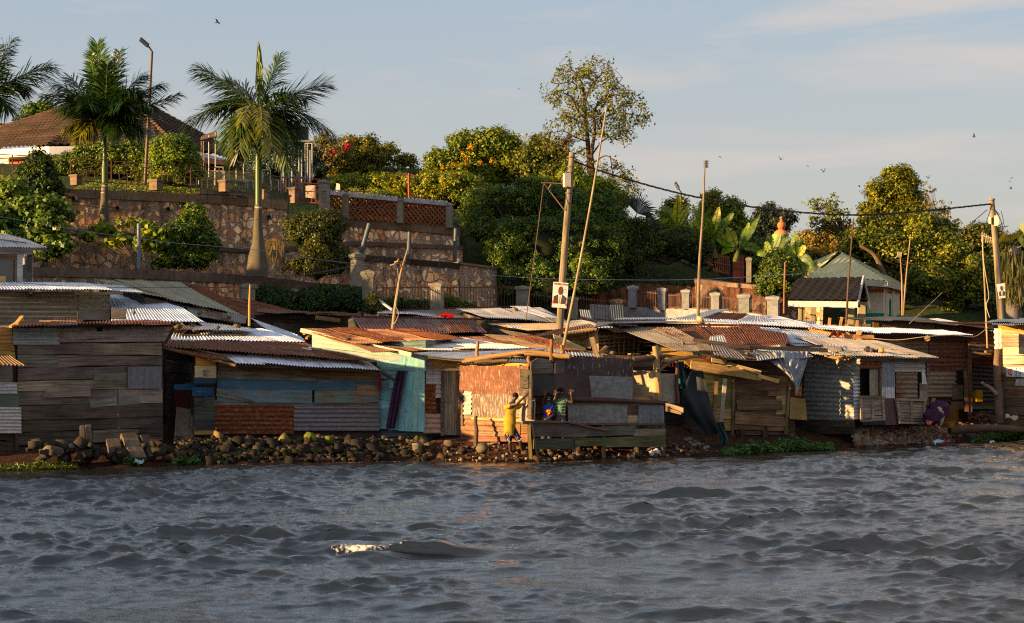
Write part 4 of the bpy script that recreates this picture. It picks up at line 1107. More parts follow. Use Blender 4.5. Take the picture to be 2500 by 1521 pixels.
h.slab('log_end', pq((1625, 1004, 47.28), (1662, 1012, 47.19), (1664, 1008, 47.19), (1625, 993, 47.28)), .1, (.2, .15, .1))
h.corr('tin_roof', pq((1395, 870, 47.48), (1610, 880, 48.25), (1620, 868, 50.18), (1400, 862, 49.70)), (.36, .22, .12), .6, dent=.06, ragged=.1)
h.corr('tin_roof', pq((1330, 868, 47.09), (1460, 880, 47.48), (1450, 864, 48.83), (1330, 858, 48.64)), (.55, .55, .55), .1, dent=.04, ragged=.1)
for k in range(16):
    x = random.uniform(1395, 1600); y = random.uniform(858, 874); Yk = random.uniform(49.3, 51)
    h.beam('scrap_wood', P(x, y, Yk), P(x + random.uniform(20, 60), y + random.uniform(-10, 6), Yk + .3), random.uniform(.04, .12), .03, jit(random.choice(YWOOD), .3))
a, b = wp(w, 1300, 1036, .5), wp(w, 1620, 1036, .5)
h.one('deck', 'wood', lambda m: planks(m, [a + Vector((0, 0, 0)), b, b + Vector((-.3, 1.5, 0)), a + Vector((-.3, 1.5, 0))], 8, BWOOD))
h.one('back_wall', 'wood', lambda m: planks(m, [a + Vector((-.3, 1.4, -.8)), b + Vector((0, 1.4, -.8)), b + Vector((0, 1.4, 1.4)), a + Vector((-.3, 1.4, 1.4))], 9, DWOOD))
h.one('back_wall', 'wood', lambda m: planks(m, [a + Vector((-.3, 1.4, 0.1)), a + Vector((-.02, .15, 0.1)), a + Vector((-.02, .15, 1.3)), a + Vector((-.3, 1.4, 1.3))], 5, DWOOD))
h.done()
m_ = MB(); slab(m_, pq((1268, 1030, 46.7), (1304, 1030, 45.95), (1304, 972, 45.95), (1268, 966, 46.7)), .03, (.30, .24, .2), .45)
tag(m_.build('gate_leaf', M['board']), 'small flaking plywood gate leaf the boy in yellow holds open', 'gate')
w = wl(1385, 53.8, 1560, 54.6)
h = Hut('plank_hut', 'half open sunlit timber hut with slatted side behind the bamboo pole', 'hut', P(1470, 870, 54))
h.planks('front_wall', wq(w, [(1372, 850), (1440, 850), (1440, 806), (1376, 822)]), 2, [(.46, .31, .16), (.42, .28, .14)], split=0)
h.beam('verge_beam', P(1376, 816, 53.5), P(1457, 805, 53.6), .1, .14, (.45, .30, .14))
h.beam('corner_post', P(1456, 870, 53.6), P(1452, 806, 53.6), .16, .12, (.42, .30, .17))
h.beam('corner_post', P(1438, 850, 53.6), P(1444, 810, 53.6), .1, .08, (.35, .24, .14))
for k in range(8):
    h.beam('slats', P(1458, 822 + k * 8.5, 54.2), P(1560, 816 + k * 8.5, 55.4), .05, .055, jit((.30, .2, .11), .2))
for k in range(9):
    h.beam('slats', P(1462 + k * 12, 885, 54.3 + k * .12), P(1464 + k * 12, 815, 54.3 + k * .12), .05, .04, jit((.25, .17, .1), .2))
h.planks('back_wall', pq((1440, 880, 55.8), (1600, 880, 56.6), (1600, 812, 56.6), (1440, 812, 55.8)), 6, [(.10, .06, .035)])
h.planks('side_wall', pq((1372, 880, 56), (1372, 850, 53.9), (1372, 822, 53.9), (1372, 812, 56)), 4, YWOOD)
h.corr('roof', pq((1275, 828, 52.8), (1462, 806, 53.2), (1440, 789, 56.4), (1330, 812, 56)), (.15, .12, .09), .7, ragged=.03, nv=3)
h.corr('roof', pq((1448, 800, 53.2), (1500, 788, 53.6), (1750, 786, 57.0), (1460, 786, 56.4)), (.26, .24, .22), .3, nv=3)
h.planks('fallen_sheet', pq((1358, 842, 52.5), (1425, 862, 52.5), (1430, 850, 52.7), (1350, 815, 52.9)), 1, [(.5, .38, .2)], split=0)
h.done()
w = wl(1680, 51.0, 1965, 52.6)
h = Hut('plank_hut', 'ochre plank hut with dark orange rust roof and crumpled hanging tin sheet', 'hut', P(1830, 1055, 52))
h.shell(w, 1712, 1940, 880, 1045, 2.6, (.09, .06, .04), off=.14)
h.planks('plank_wall', wq(w, [(1728, 1052), (1790, 1052), (1786, 908), (1712, 908)]), 5, [(.30, .24, .11), (.26, .20, .09)], split=0)
h.planks('plank_wall', wq(w, [(1788, 1050), (1920, 1052), (1920, 920), (1786, 905)]), 5, BWOOD, dz=.03, jy=.2)
h.planks('plank_wall', wq(w, [(1795, 952), (1905, 954), (1905, 928), (1797, 928)], .04), 1, BWOOD, split=0)
h.planks('plank_wall', wq(w, [(1800, 1002), (1912, 1000), (1906, 975), (1797, 976)], .05), 1, [(.15, .10, .06)], split=0)
h.planks('plank_wall', wq(w, [(1793, 1035), (1918, 1042), (1914, 1018), (1795, 1004)], .05), 1, [(.2, .13, .08)], split=0)
h.planks('plank_wall', wq(w, [(1895, 1012), (1922, 1012), (1922, 920), (1895, 920)], .01), 4, TANW, split=0)
h.one('wall_board', 'paintwood', lambda m: slab(m, wq(w, [(1928, 1023), (1970, 1026), (1966, 974), (1930, 970)], .1), .03, (.30, .21, .10), .1))
for a, b, r in (((1743, 1045), (1750, 925), .09), ((1788, 1060), (1792, 925), .07), ((1918, 1060), (1928, 930), .08)): h.beam('post', wp(w, *a, .06), wp(w, *b, .06), r, .06, (.19, .13, .08))
h.beam('stilt', wp(w, 1812, 1070, 0), wp(w, 1812, 1045, 0), .1, .1, (.07, .05, .04)); h.beam('stilt', wp(w, 1868, 1070, 0), wp(w, 1868, 1038, 0), .12, .1, (.07, .05, .04))
h.planks('sill_boards', wq(w, [(1800, 1062), (1930, 1062), (1925, 1040), (1790, 1038)], -.06), 2, DWOOD)
h.beam('front_post', P(1758, 1065, 50.0), P(1770, 925, 50.2), .1, .09, (.30, .26, .22))
h.one('gable_board', 'wood', lambda m: m.poly(pq((1602, 862, 50.9), (1712, 875, 51.4), (1782, 905, 51.2), (1850, 915, 51.6), (1842, 925, 51.6), (1690, 905, 51.2), (1670, 880, 51.0), (1602, 872, 50.9)), .05, (.33, .21, .09, 0)))
h.one('gable_board', 'wood', lambda m: m.poly(pq((1686, 900, 50.9), (1858, 930, 51.3), (1857, 904, 51.3), (1688, 880, 50.9)), .05, (.36, .245, .12, 0)))
h.one('gable_board', 'wood', lambda m: m.poly(pq((1738, 884, 51.0), (1774, 890, 51.1), (1774, 870, 51.1), (1738, 864, 51.0)), .04, (.4, .3, .17, 0)))
h.one('gable_board', 'wood', lambda m: m.poly(pq((1600, 872, 51.5), (1700, 890, 51.5), (1690, 858, 51.5), (1600, 846, 51.5)), .05, (.33, .21, .08, 0)))
h.one('prop_plank', 'wood', lambda m: m.beam(P(1775, 888, 51.2), P(1858, 910, 51.2), .05, .1, (.4, .3, .18)))
h.one('prop_plank', 'wood', lambda m: m.beam(P(1852, 918, 51.1), P(1902, 931, 51.0), .05, .1, (.46, .31, .15)))
h.corr('rust_roof', pq((1680, 858, 51.0), (1865, 846, 52.3), (1855, 798, 56.4), (1552, 793, 55.6)), (.30, .10, .04), .88, rj=.2, cj=.25)
h.corr('rust_roof', pq((1860, 846, 52.3), (1925, 838, 52.6), (1920, 812, 55.4), (1800, 795, 56.0)), (.42, .13, .04), .95)
h.corr('grey_roof', pq((1650, 856, 50.5), (1760, 860, 51.1), (1645, 800, 54.4), (1490, 794, 54.9)), (.30, .26, .20), .45, ragged=.01)
h.corr('grey_roof', pq((1745, 868, 50.6), (1890, 880, 51.0), (1830, 858, 51.9), (1735, 846, 51.7)), (.32, .28, .23), .5, dent=.06, ragged=.06)
h.corr('grey_roof', pq((1850, 880, 50.8), (1985, 872, 51.6), (1960, 855, 52.6), (1840, 852, 52.0)), (.32, .34, .37), .12, dent=.05, ragged=.05)
h.beam('ridge_strip', P(1500, 790, 55.8), P(1860, 795, 56.5), .3, .06, (.09, .03, .02), 'metal')
h.beam('roof_beam', P(1692, 830, 51.1), P(1830, 848, 51.3), .06, .1, (.09, .07, .06)); h.beam('roof_beam', P(1828, 848, 51.35), P(2020, 855, 52.2), .06, .1, (.10, .08, .07)); h.beam('roof_beam', P(1920, 849, 52.0), P(2008, 844, 52.6), .05, .06, (.12, .09, .07))
def crumple(m):
    nu, nv = 90, 24
    U, V = np.meshgrid(np.linspace(0, 1, nu), np.linspace(0, 1, nv), indexing='ij')
    TL = np.array(P(1835, 862, 51.2)); TR = np.array(P(1978, 858, 51.6)); BL = np.array(P(1925, 905, 50.9)); BR = np.array(P(1946, 962, 51.0))
    G = (TL * (1 - U[..., None]) + TR * U[..., None]) * V[..., None] + (BL * (1 - U[..., None]) + BR * U[..., None]) * (1 - V[..., None])
    G[..., 1] += .03 * np.sin(U * 55 + 2.5 * np.sin(V * 5 + U * 9)) + .12 * np.sin(U * 7 + V * 5) * np.sin(V * 4 + 1)
    G[..., 2] += .04 * np.sin(U * 23 + V * 3) * (1 - V)
    m.grid(G, np.stack([U * 1.6, V], -1), (.21, .22, .25, .22))
h.one('hanging_sheet', 'metal', crumple, 'crumpled grey tin sheet hanging off the eave')
h.one('torn_sheet', 'metal', lambda m: m.poly(pq((1722, 880, 50.8), (1738, 890, 50.9), (1735, 868, 50.8), (1708, 862, 50.8)), .01, (.07, .04, .03, .8)))
h.one('curled_tin', 'metal', lambda m: corr(m, pq((1732, 832, 51.6), (1778, 842, 51.9), (1765, 822, 52.3), (1735, 820, 52.1)), (.62, .6, .56), .05, dent=.08))
h.done()
m_ = MB()
nu, nv = 24, 24
U, V = np.meshgrid(np.linspace(0, 1, nu), np.linspace(0, 1, nv), indexing='ij')
px = 1700 + (1716 - 1700) * U * V + (1 - V) * (38 + 30 * U) + 10 * np.sin(V * 7); px = (1682 + 50 * (1 - V) ** 1.0) + (22 + 24 * np.sin(V * 3.1)) * U
T_ = 1 - V; lf_ = np.interp(T_, [0, .35, .7, 1], [1688, 1662, 1676, 1712]); rt_ = np.interp(T_, [0, .35, .7, 1], [1716, 1728, 1742, 1756]); px = lf_ + (rt_ - lf_) * U
py = 905 + (1058 - 905) * (1 - V)
Yv = 50.5 + .03 * np.sin(U * 11 + V * 4) + .07 * np.sin(V * 7 + U * 4)
m_.grid(np.stack([(px - HX) / F * Yv, Yv, EYE + (HY - py) / F * Yv], -1), np.stack([U, V * 2], -1), (.035, .038, .045, 0))
tag(m_.build('tarpaulin', M['cloth']), 'dark blue-grey tarpaulin hanging beside the ochre plank hut', 'tarpaulin')
m_ = MB(); G = []
U, V = np.meshgrid(np.linspace(0, 1, 16), np.linspace(0, 1, 16), indexing='ij')
px = 1655 + (14 + 8 * (1 - V)) * U; py = 882 + 66 * (1 - V); Yv = 49.4 + .06 * np.sin(U * 12 + V * 5)
m_.grid(np.stack([(px - HX) / F * Yv, Yv, EYE + (HY - py) / F * Yv], -1), np.stack([U, V], -1), (.02, .06, .075, 0))
tag(m_.build('hanging_cloth', M['cloth']), 'teal cloth hanging from the pole end beside the stilt platform', 'cloth')
m_ = MB(); U, V = np.meshgrid(np.linspace(0, 1, 16), np.linspace(0, 1, 16), indexing='ij')
px = 1752 + (20) * U + 5 * np.sin(V * 5); py = 1030 + 60 * (1 - V); Yv = 49.9 + .06 * np.sin(U * 12 + V * 5)
m_.grid(np.stack([(px - HX) / F * Yv, Yv, EYE + (HY - py) / F * Yv], -1), np.stack([U, V], -1), (.03, .05, .055, 0))
tag(m_.build('rag', M['cloth']), 'dirty blue rag wrapped on the foot of the leaning post', 'cloth')
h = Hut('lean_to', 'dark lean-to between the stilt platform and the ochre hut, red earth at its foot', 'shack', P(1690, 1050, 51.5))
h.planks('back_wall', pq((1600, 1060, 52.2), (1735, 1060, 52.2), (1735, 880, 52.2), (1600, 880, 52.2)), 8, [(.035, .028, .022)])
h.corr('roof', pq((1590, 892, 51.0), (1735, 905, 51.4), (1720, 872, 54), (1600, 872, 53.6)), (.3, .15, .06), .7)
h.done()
wL = wl(1955, 54.2, 2092, 52.6)      # left wall turned to the sun
w = wl(2092, 52.6, 2262, 54.0)
h = Hut('tin_hut', 'grey corrugated hut with dark window openings and old shutters leaning outside', 'hut', P(2110, 1045, 53.5))
h.corr('side_tin', rot1(wq(wL, [(1955, 1025), (2088, 1028), (2100, 872), (1968, 862)])), (.30, .30, .275), .2, pitch=.13, sheet=.7)
h.planks('base_boards', wq(wL, [(1930, 1058), (2086, 1060), (2086, 1026), (1932, 1022)], .03), 2, [(.12, .08, .05), (.07, .06, .04)])
h.corr('front_tin', wr(w, 2152, 876, 2186, 948, .02), (.22, .23, .26), .15)
h.corr('front_tin', wr(w, 2152, 948, 2184, 972, .03), (.45, .45, .46), .1)
h.corr('front_tin', rot1(wq(w, [(2092, 900), (2154, 900), (2154, 876), (2096, 872)], .03)), (.14, .07, .05), .7, pitch=.12)
h.corr('front_tin', rot1(wr(w, 2186, 908, 2240, 972, .0)), (.20, .14, .11), .5, pitch=.13)
h.corr('front_tin', rot1(wr(w, 2184, 880, 2260, 908, .04)), (.36, .33, .29), .3, pitch=.12)
h.corr('corner_tin', rot1(wq(w, [(2084, 1024), (2102, 1024), (2098, 916), (2082, 920)], .05)), (.48, .49, .50), .05, pitch=.1)
h.corr('corner_tin', wq(w, [(2250, 938), (2262, 938), (2258, 908), (2250, 908)], .05), (.55, .55, .55), .0)
h.planks('post_boards', rot1(wr(w, 2246, 935, 2265, 974, .03)), 1, [(.2, .16, .13)])
h.corr('sill_tin', wr(w, 2160, 970, 2192, 1036, .04), (.12, .07, .07), .4)
wf = MB()
for q in ((2124, 900, 2152, 966),): corr(wf, wr(w, *q, -.06), (.27, .23, .19), .35, pitch=.13)
wo_ = wf.build('shutter', M['metal'], h.t)
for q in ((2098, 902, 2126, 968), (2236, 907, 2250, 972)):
    h.one('window_dark_sheet', 'wood', lambda m: slab(m, wr(w, *q, -.35), .02, (.006, .006, .006)))  # near-black sheet, the unlit inside of the window put into its colour
for q in ((2096, 899, 2100, 968), (2150, 899, 2154, 968), (2096, 966, 2154, 971)): h.slab('window_frame', wr(w, *q, .04), .05, (.15, .11, .08))
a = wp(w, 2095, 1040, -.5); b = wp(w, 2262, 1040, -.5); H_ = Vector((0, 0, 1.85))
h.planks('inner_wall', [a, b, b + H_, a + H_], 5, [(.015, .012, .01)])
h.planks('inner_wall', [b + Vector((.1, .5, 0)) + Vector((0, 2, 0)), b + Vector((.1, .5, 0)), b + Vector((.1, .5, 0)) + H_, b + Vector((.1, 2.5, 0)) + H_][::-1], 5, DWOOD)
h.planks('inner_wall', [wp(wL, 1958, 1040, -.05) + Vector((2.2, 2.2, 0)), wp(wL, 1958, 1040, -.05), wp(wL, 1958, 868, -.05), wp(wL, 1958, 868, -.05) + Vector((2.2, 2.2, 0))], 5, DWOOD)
for q, lb in (([(2103, 1030), (2162, 1026), (2158, 968), (2100, 966)], 0), ([(2196, 1034), (2258, 1036), (2262, 974), (2188, 972)], 1)):
    t_ = thing('old_shutter', ('slatted wooden shutter leaning under the wider dark window opening', 'tilted slatted wooden shutter leaning near the striped bundles')[lb], 'shutter', wp(w, q[0][0] + 30, q[0][1], .3), 'old shutters leaning on the tin hut')
    fm_ = MB(); sm_ = MB(); pp = wq(w, q, .22)
    for u0, u1, v0, v1 in ((0, 1, 0, .09), (0, 1, .91, 1), (0, .08, 0, 1), (.92, 1, 0, 1), (.47, .55, .09, .91)):
        fm_.poly([bil(pp, u0, v0) + Vector((0, -.02 if u1 - u0 > .5 else 0, 0)), bil(pp, u1, v0) + Vector((0, -.02 if u1 - u0 > .5 else 0, 0)), bil(pp, u1, v1) + Vector((0, -.02 if u1 - u0 > .5 else 0, 0)), bil(pp, u0, v1) + Vector((0, -.02 if u1 - u0 > .5 else 0, 0))], .05, (*jit((.26, .2, .15), .1), 0))
    planks(sm_, wq(w, q, .15), 9, [(.30, .26, .21), (.27, .22, .18)], split=0, th=.02, dz=.02, gap=.006)
    fm_.build('frame', M['wood'], t_); sm_.build('slats', M['wood'], t_)
h.slab('sill_board', wq(w, [(2108, 1038), (2162, 1038), (2160, 1028), (2104, 1026)], .24), .05, (.02, .02, .025))
h.corr('roof', pq((2070, 868, 52.2), (2295, 874, 53.8), (2140, 832, 56.2), (1935, 822, 55.2)), (.44, .39, .33), .36, ragged=.02, pitch=.09)
h.corr('roof', pq((1985, 862, 52.8), (2090, 872, 52.3), (2060, 845, 54.2), (1925, 838, 54.0)), (.50, .48, .44), .15, ragged=.03)
h.corr('roof', pq((1930, 838, 54.0), (2110, 846, 55), (2080, 812, 57.8), (1835, 798, 57)), (.52, .53, .56), .12, ragged=.01)
h.beam('eave_rail', P(2095, 878, 52.6), P(2290, 879, 53.9), .06, .06, (.09, .07, .055))
for k in range(8):
    x = random.uniform(2010, 2085); h.beam('rafter_end', P(x, 868 + random.uniform(-2, 6), 52.6), P(x + random.uniform(25, 50), 872 + random.uniform(-3, 8), 52.5), .06, .05, jit((.42, .25, .11), .2))
h.done()
w = wl(2110, 57.0, 2368, 58.6)
h = Hut('tin_hut', 'tall rust-brown corrugated hut with long bluish white roof edge', 'hut', P(2240, 1000, 58))
h.shell(w, 2114, 2362, 822, 1000, 3, (.07, .045, .035), off=.15)
h.corr('wall_tin', rot1(wr(w, 2112, 826, 2270, 990)), (.17, .12, .09), .35, pitch=.13)
h.corr('wall_tin', rot1(wr(w, 2270, 828, 2362, 905, .03)), (.18, .10, .07), .55, pitch=.13)
h.corr('wall_tin', rot1(wr(w, 2262, 902, 2336, 970, .02)), (.27, .21, .17), .35, pitch=.13)
h.corr('wall_tin', rot1(wr(w, 2155, 830, 2210, 845, .04)), (.30, .24, .17), .3, pitch=.12)
h.one('doorway_dark_sheet', 'wood', lambda m: slab(m, wr(w, 2334, 906, 2356, 1004, .03), .02, (.02, .016, .013)))  # dark slab on the wall, doorway shade put into its colour
h.slab('wall_board', wr(w, 2326, 940, 2352, 976, .05), .03, (.16, .12, .085)); h.slab('wall_board', wr(w, 2322, 980, 2352, 998, .05), .03, (.19, .12, .08))
h.beam('corner_post', wp(w, 2360, 1005, .1), wp(w, 2356, 905, .1), .11, .1, (.16, .09, .06)); h.beam('corner_post', wp(w, 2368, 1005, .12), wp(w, 2366, 832, .12), .13, .1, (.16, .09, .06))
h.corr('roof', pq((2120, 812, 56.3), (2376, 819, 58.2), (2300, 806, 60.5), (2000, 796, 58.5)), (.76, .78, .86), .03, ragged=0)
h.corr('roof', pq((1700, 782, 57.8), (2125, 812, 56.3), (2090, 798, 59.5), (1690, 776, 60.5)), (.76, .78, .86), .04, ragged=0)
h.corr('roof', pq((1500, 781, 56.8), (1700, 781, 57.8), (1700, 776, 60.3), (1520, 776, 59.5)), (.55, .56, .60), .08, ragged=0)
h.beam('purlin', P(2120, 822, 56.8), P(2372, 828, 58.5), .14, .1, (.05, .035, .03))
h.beam('roof_edge', P(1960, 807, 57.4), P(2120, 816, 56.8), .1, .1, (.25, .15, .1))
for y, x0, x1 in ((823, 2065, 2133), (830, 2094, 2102), (816, 2092, 2100)): h.pole('log', P(x0, y, 56.2), P(x1, y + 1, 56.2), .09, (.42, .24, .12), amt=.005)
for (x, y) in ((2264, 826), (2097, 812), (2098, 831), (2068, 818)): h.pole('log_end', P(x, y, 56.1), P(x, y, 57), .08, (.36, .22, .12), amt=.003)
h.pole('log', P(1978, 805, 57), P(2060, 820, 56.6), .07, (.5, .28, .13), amt=.02)
h.done()
U, V = np.meshgrid(np.linspace(0, 1, 26), np.linspace(0, 1, 14), indexing='ij')
m_ = MB(); px = 2020 + 42 * U; py = 822 - 16 * np.sin(U * 3.14) * V + 3 * np.sin(U * 14); Yv = 56.3 - .25 * V + .08 * np.sin(U * 19)
m_.grid(np.stack([(px - HX) / F * Yv, Yv, EYE + (HY - py) / F * Yv], -1), np.stack([U, V], -1), (.40, .14, .06, 0))
tag(m_.build('sack_cloth', M['cloth']), 'orange brown rag draped over the logs on the roof edge', 'cloth')
w = wl(2040, 62, 2440, 64)
h = Hut('tin_shed', 'low brown shed with dark flat roof and pale ridge sheet before the trees', 'shed', P(2250, 860, 62))
h.shell(w, 2130, 2425, 790, 850, 3, (.07, .05, .04))
h.slab('wall_board', wr(w, 2132, 779, 2146, 800, .05), .05, (.5, .32, .15)); h.slab('wall_board', wr(w, 2146, 781, 2282, 812, .04), .05, (.20, .145, .10), .2, 'paintwood')
h.corr('wall_tin', rot1(wr(w, 2282, 786, 2425, 850, .02)), (.16, .08, .055), .6, pitch=.13)
h.corr('roof', pq((2120, 780, 61.6), (2290, 788, 62.6), (2230, 773, 65), (2040, 776, 64.4)), (.05, .05, .05), .2)
h.corr('roof', pq((2285, 788, 62.6), (2445, 806, 63.6), (2400, 797, 66), (2225, 773, 65)), (.07, .06, .06), .3)
h.corr('roof', pq((2420, 808, 63.4), (2446, 806, 63.6), (2290, 778, 65.2), (2270, 779, 65)), (.5, .5, .52), .1, nv=2)
for x, y0, y1 in ((2024, 776, 795), (2051, 774, 797), (2068, 782, 797), (2092, 782, 799)): h.beam('stake', P(x, y1, 60), P(x + random.uniform(-2, 5), y0, 60), .08, .06, (.4, .23, .11))
h.done()
h = Hut('open_shelter', 'dark open shelter with leaning forked post and orange roof scraps', 'shelter', P(2400, 1005, 58))
h.corr('back_tin', rot1(pq((2368, 990, 60), (2432, 990, 60.4), (2432, 885, 60.4), (2368, 880, 60))), (.06, .055, .05), .35, pitch=.13)
h.corr('back_tin', rot1(pq((2368, 890, 59.6), (2432, 890, 60.1), (2432, 845, 60.1), (2368, 845, 59.6))), (.12, .05, .03), .7, pitch=.13)
h.planks('bench_board', pq((2372, 992, 58.6), (2432, 992, 58.8), (2432, 982, 58.8), (2372, 984, 58.6)), 1, BWOOD)
h.planks('bench_board', pq((2374, 1012, 58.8), (2432, 1012, 59), (2432, 998, 59), (2374, 998, 58.8)), 2, DWOOD)
h.corr('roof_scrap', pq((2366, 856, 58.2), (2438, 858, 58.4), (2438, 845, 60), (2366, 846, 59.8)), (.4, .13, .06), .8, dent=.05)
for a, b in (((2366, 843, 57.6), (2440, 845, 57.8)), ((2366, 872, 58), (2440, 866, 58)), ((2370, 862, 57.9), (2420, 864, 57.9))): h.pole('roof_pole', P(*a), P(*b), .05, (.14, .09, .06))
h.pole('roof_pole', P(2405, 862, 58), P(2425, 861, 58), .07, (.5, .28, .1))
h.pole('forked_post', P(2440, 1032, 56.6), P(2437, 848, 56.9), .13, (.14, .10, .07), amt=.05, mat='bark')
h.pole('forked_post', P(2433, 962, 56.6), P(2398, 934, 56.4), .06, (.24, .19, .15), amt=.02, mat='bark')
h.beam('side_post', P(2430, 990, 57), P(2431, 845, 57.2), .07, .05, (.13, .085, .055))
h.done()
w = wl(2443, 56.9, 2620, 55.5)
h = Hut('plank_hut', 'pale sunlit plank hut with a small rotated white sign near the forked post', 'hut', P(2500, 1015, 56.5))
h.shell(w, 2446, 2620, 800, 1010, 3, (.16, .12, .08), off=.12, skew=.4)
PW = [(.40, .31, .21), (.36, .28, .19), (.42, .34, .24)]  # pale above, BWOOD below: sunlit top and shaded bottom put into the colours
h.planks('plank_wall', wq(w, [(2445, 912), (2620, 912), (2620, 803), (2437, 800)]), 5, PW, split=0, dz=.015)
h.planks('plank_wall', wq(w, [(2445, 1012), (2620, 1014), (2620, 912), (2445, 912)]), 5, BWOOD, split=.2, dz=.02)
h.one('top_board', 'wood', lambda m: slab(m, wq(w, [(2437, 803), (2620, 815), (2620, 793), (2437, 793)], .06), .04, (.46, .22, .06)))
h.corr('corner_tin', rot1(pq((2427, 852, 56.2), (2444, 852, 55.75), (2442, 802, 55.75), (2426, 802, 56.2))), (.62, .61, .56), .03, pitch=.15, ragged=.06)
h.one('tin_patch', 'metal', lambda m: corr(m, wq(w, [(2478, 940), (2520, 944), (2520, 926), (2480, 926)], .04), (.42, .42, .42), .1))
h.corr('roof', pq((2420, 793, 55.2), (2640, 798, 56.6), (2640, 782, 60), (2430, 784, 58.6)), (.46, .43, .40), .2)
h.corr('roof', pq((2402, 786, 56.0), (2640, 790, 57.4), (2640, 778, 61), (2440, 779, 59.8)), (.44, .42, .40), .2)
t_ = h.done()
sg = thing('painted_sign', 'small white sign with red loop and sideways blue letters on the pale plank hut', 'sign', P(2490, 920, w(2490) - .08))
m_ = MB(); m_.poly(wq(w, [(2457, 919), (2530, 922), (2530, 896), (2457, 896)], .07), .02, (.62, .62, .64, 0)); m_.build('board', M['plaster'], sg)
cv = MB(); cpt = P(2467, 908, w(2467) - .1); cv.tube([cpt + Vector((math.cos(a) * .075, 0, math.sin(a) * .085)) for a in np.linspace(.5, 5.9, 20)], .016, (.5, .06, .03), 6)
cv.tube([cpt + Vector((.07, 0, -.03)), cpt + Vector((.13, 0, -.02))], .014, (.5, .06, .03), 6); cv.tube([cpt + Vector((.125, 0, -.06)), cpt + Vector((.13, 0, .05))], .012, (.5, .06, .03), 6); cv.tube([cpt + Vector((0, 0, -.03)), cpt + Vector((0, 0, .04))], .012, (.5, .06, .03), 6)
cv.build('emblem', M['plaster'], sg)
text('letters', 'FUN', P(2489, 908, w(2489) - .1), .14, (.02, .16, .32), sg, rot=(R(90), R(90), 0))
text('letters', 'ZONE', P(2480, 908, w(2480) - .1), .105, (.02, .16, .32), sg, rot=(R(90), R(90), 0))
w = wl(620, 58, 850, 60)
h = Hut('plank_hut', 'dark brown plank shed with ragged thin roof in front of the ivy hedge', 'shed', P(740, 820, 59))
h.planks('plank_wall', wq(w, [(660, 820), (858, 830), (858, 770), (620, 768)]), 5, [(.10, .07, .05), (.13, .09, .065), (.08, .055, .04)])
h.planks('wall_board', wq(w, [(672, 815), (730, 815), (730, 790), (665, 788)], .05), 1, [(.12, .1, .09)])
h.shell(w, 650, 856, 775, 830, 2.2)
h.corr('roof', pq((618, 763, 57.3), (868, 770, 59.2), (860, 763, 62), (640, 757, 60.5)), (.12, .08, .06), .6, dent=.05, ragged=.05)
h.beam('eave_board', P(770, 775, 58.2), P(830, 782, 58.5), .05, .12, (.2, .13, .08))
h.done()
h = roof_thing('shed with dark maroon ribbed roof and a sunlit gable corner',
               [([(885, 808, 56), (1190, 812, 58), (1150, 778, 61), (858, 772, 58.5)], (.085, .035, .03), .55, dict(pitch=.12, ragged=.01)),
                ([(1040, 815, 56.8), (1160, 812, 57.6), (1135, 782, 60.2), (1006, 780, 59.5)], (.20, .14, .10), .6, dict(ragged=.02))], zdrop=.8)
h.one('gable_board', 'wood', lambda m: m.poly(pq((850, 805, 57.8), (874, 805, 57.5), (860, 775, 58.0), (850, 780, 58.2)), .05, (.5, .34, .15, 0)))
h.beam('ridge', P(858, 773, 58.4), P(1182, 780, 61), .1, .06, (.09, .04, .03)); h.done()
roof_thing('shed with flat brown roof littered with scraps near a red rag',
           [([(1010, 792, 61), (1240, 800, 62), (1130, 752, 66.5), (930, 762, 64)], (.20, .16, .13), .5, dict(amp=.008)),
            ([(920, 764, 62.5), (1070, 772, 63.6), (1060, 766, 64.5), (925, 757, 64)], (.6, .61, .66), .03)], zdrop=.7).done()
roof_thing('shed with wide pale grey tin roof left of the poster pole',
           [([(1190, 775, 60.5), (1400, 790, 61.5), (1320, 752, 66), (1115, 754, 65)], (.40, .40, .39), .15, dict(ragged=.01)),
            ([(1330, 775, 61.4), (1365, 778, 61.6), (1290, 748, 66.2), (1245, 749, 66)], (.60, .62, .70), .02)], zdrop=.7).done()
roof_thing('low shed with tan and white tin roof below the pole foot',
           [([(1290, 808, 57.5), (1480, 802, 58.5), (1380, 790, 60), (1190, 790, 60)], (.36, .27, .18), .3),
            ([(1250, 800, 58.2), (1350, 805, 58.4), (1300, 792, 60), (1230, 790, 60)], (.58, .6, .66), .05)], zdrop=.5).done()
roof_thing('shed with tin and timber roof right of the poster pole',
           [([(1400, 806, 57.8), (1500, 800, 58.4), (1420, 782, 61.5), (1385, 784, 61.2)], (.45, .43, .42), .2),
            ([(1410, 785, 61), (1500, 800, 58.5), (1510, 796, 59.5), (1420, 774, 63)], (.13, .06, .04), .8)], zdrop=.5).done()
roof_thing('shed with patchwork of white and rusty sheets below the low grey wall',
           [([(1800, 785, 59.2), (1980, 792, 60), (1900, 772, 62.8), (1830, 770, 62.5)], (.56, .58, .62), .05),
            ([(1650, 778, 60.5), (1720, 776, 61), (1780, 755, 63.5), (1735, 757, 63.3)], (.5, .5, .5), .1),
            ([(1710, 780, 60), (1800, 782, 60.5), (1830, 768, 62.5), (1750, 762, 63.2)], (.14, .06, .04), .8),
            ([(1880, 792, 59.8), (1995, 794, 60.2), (1990, 784, 61.6), (1900, 780, 62)], (.3, .3, .3), .2)], zdrop=.4).done()
m_ = MB(); corr(m_, pq((1420, 784, 66), (1448, 784, 66), (1440, 757, 66.4), (1415, 756, 66.4)), (.24, .25, .26), .1); tag(m_.build('tin_sheet', M['metal']), 'rounded grey tin sheet leaning on the rusty railing', 'tin sheet')
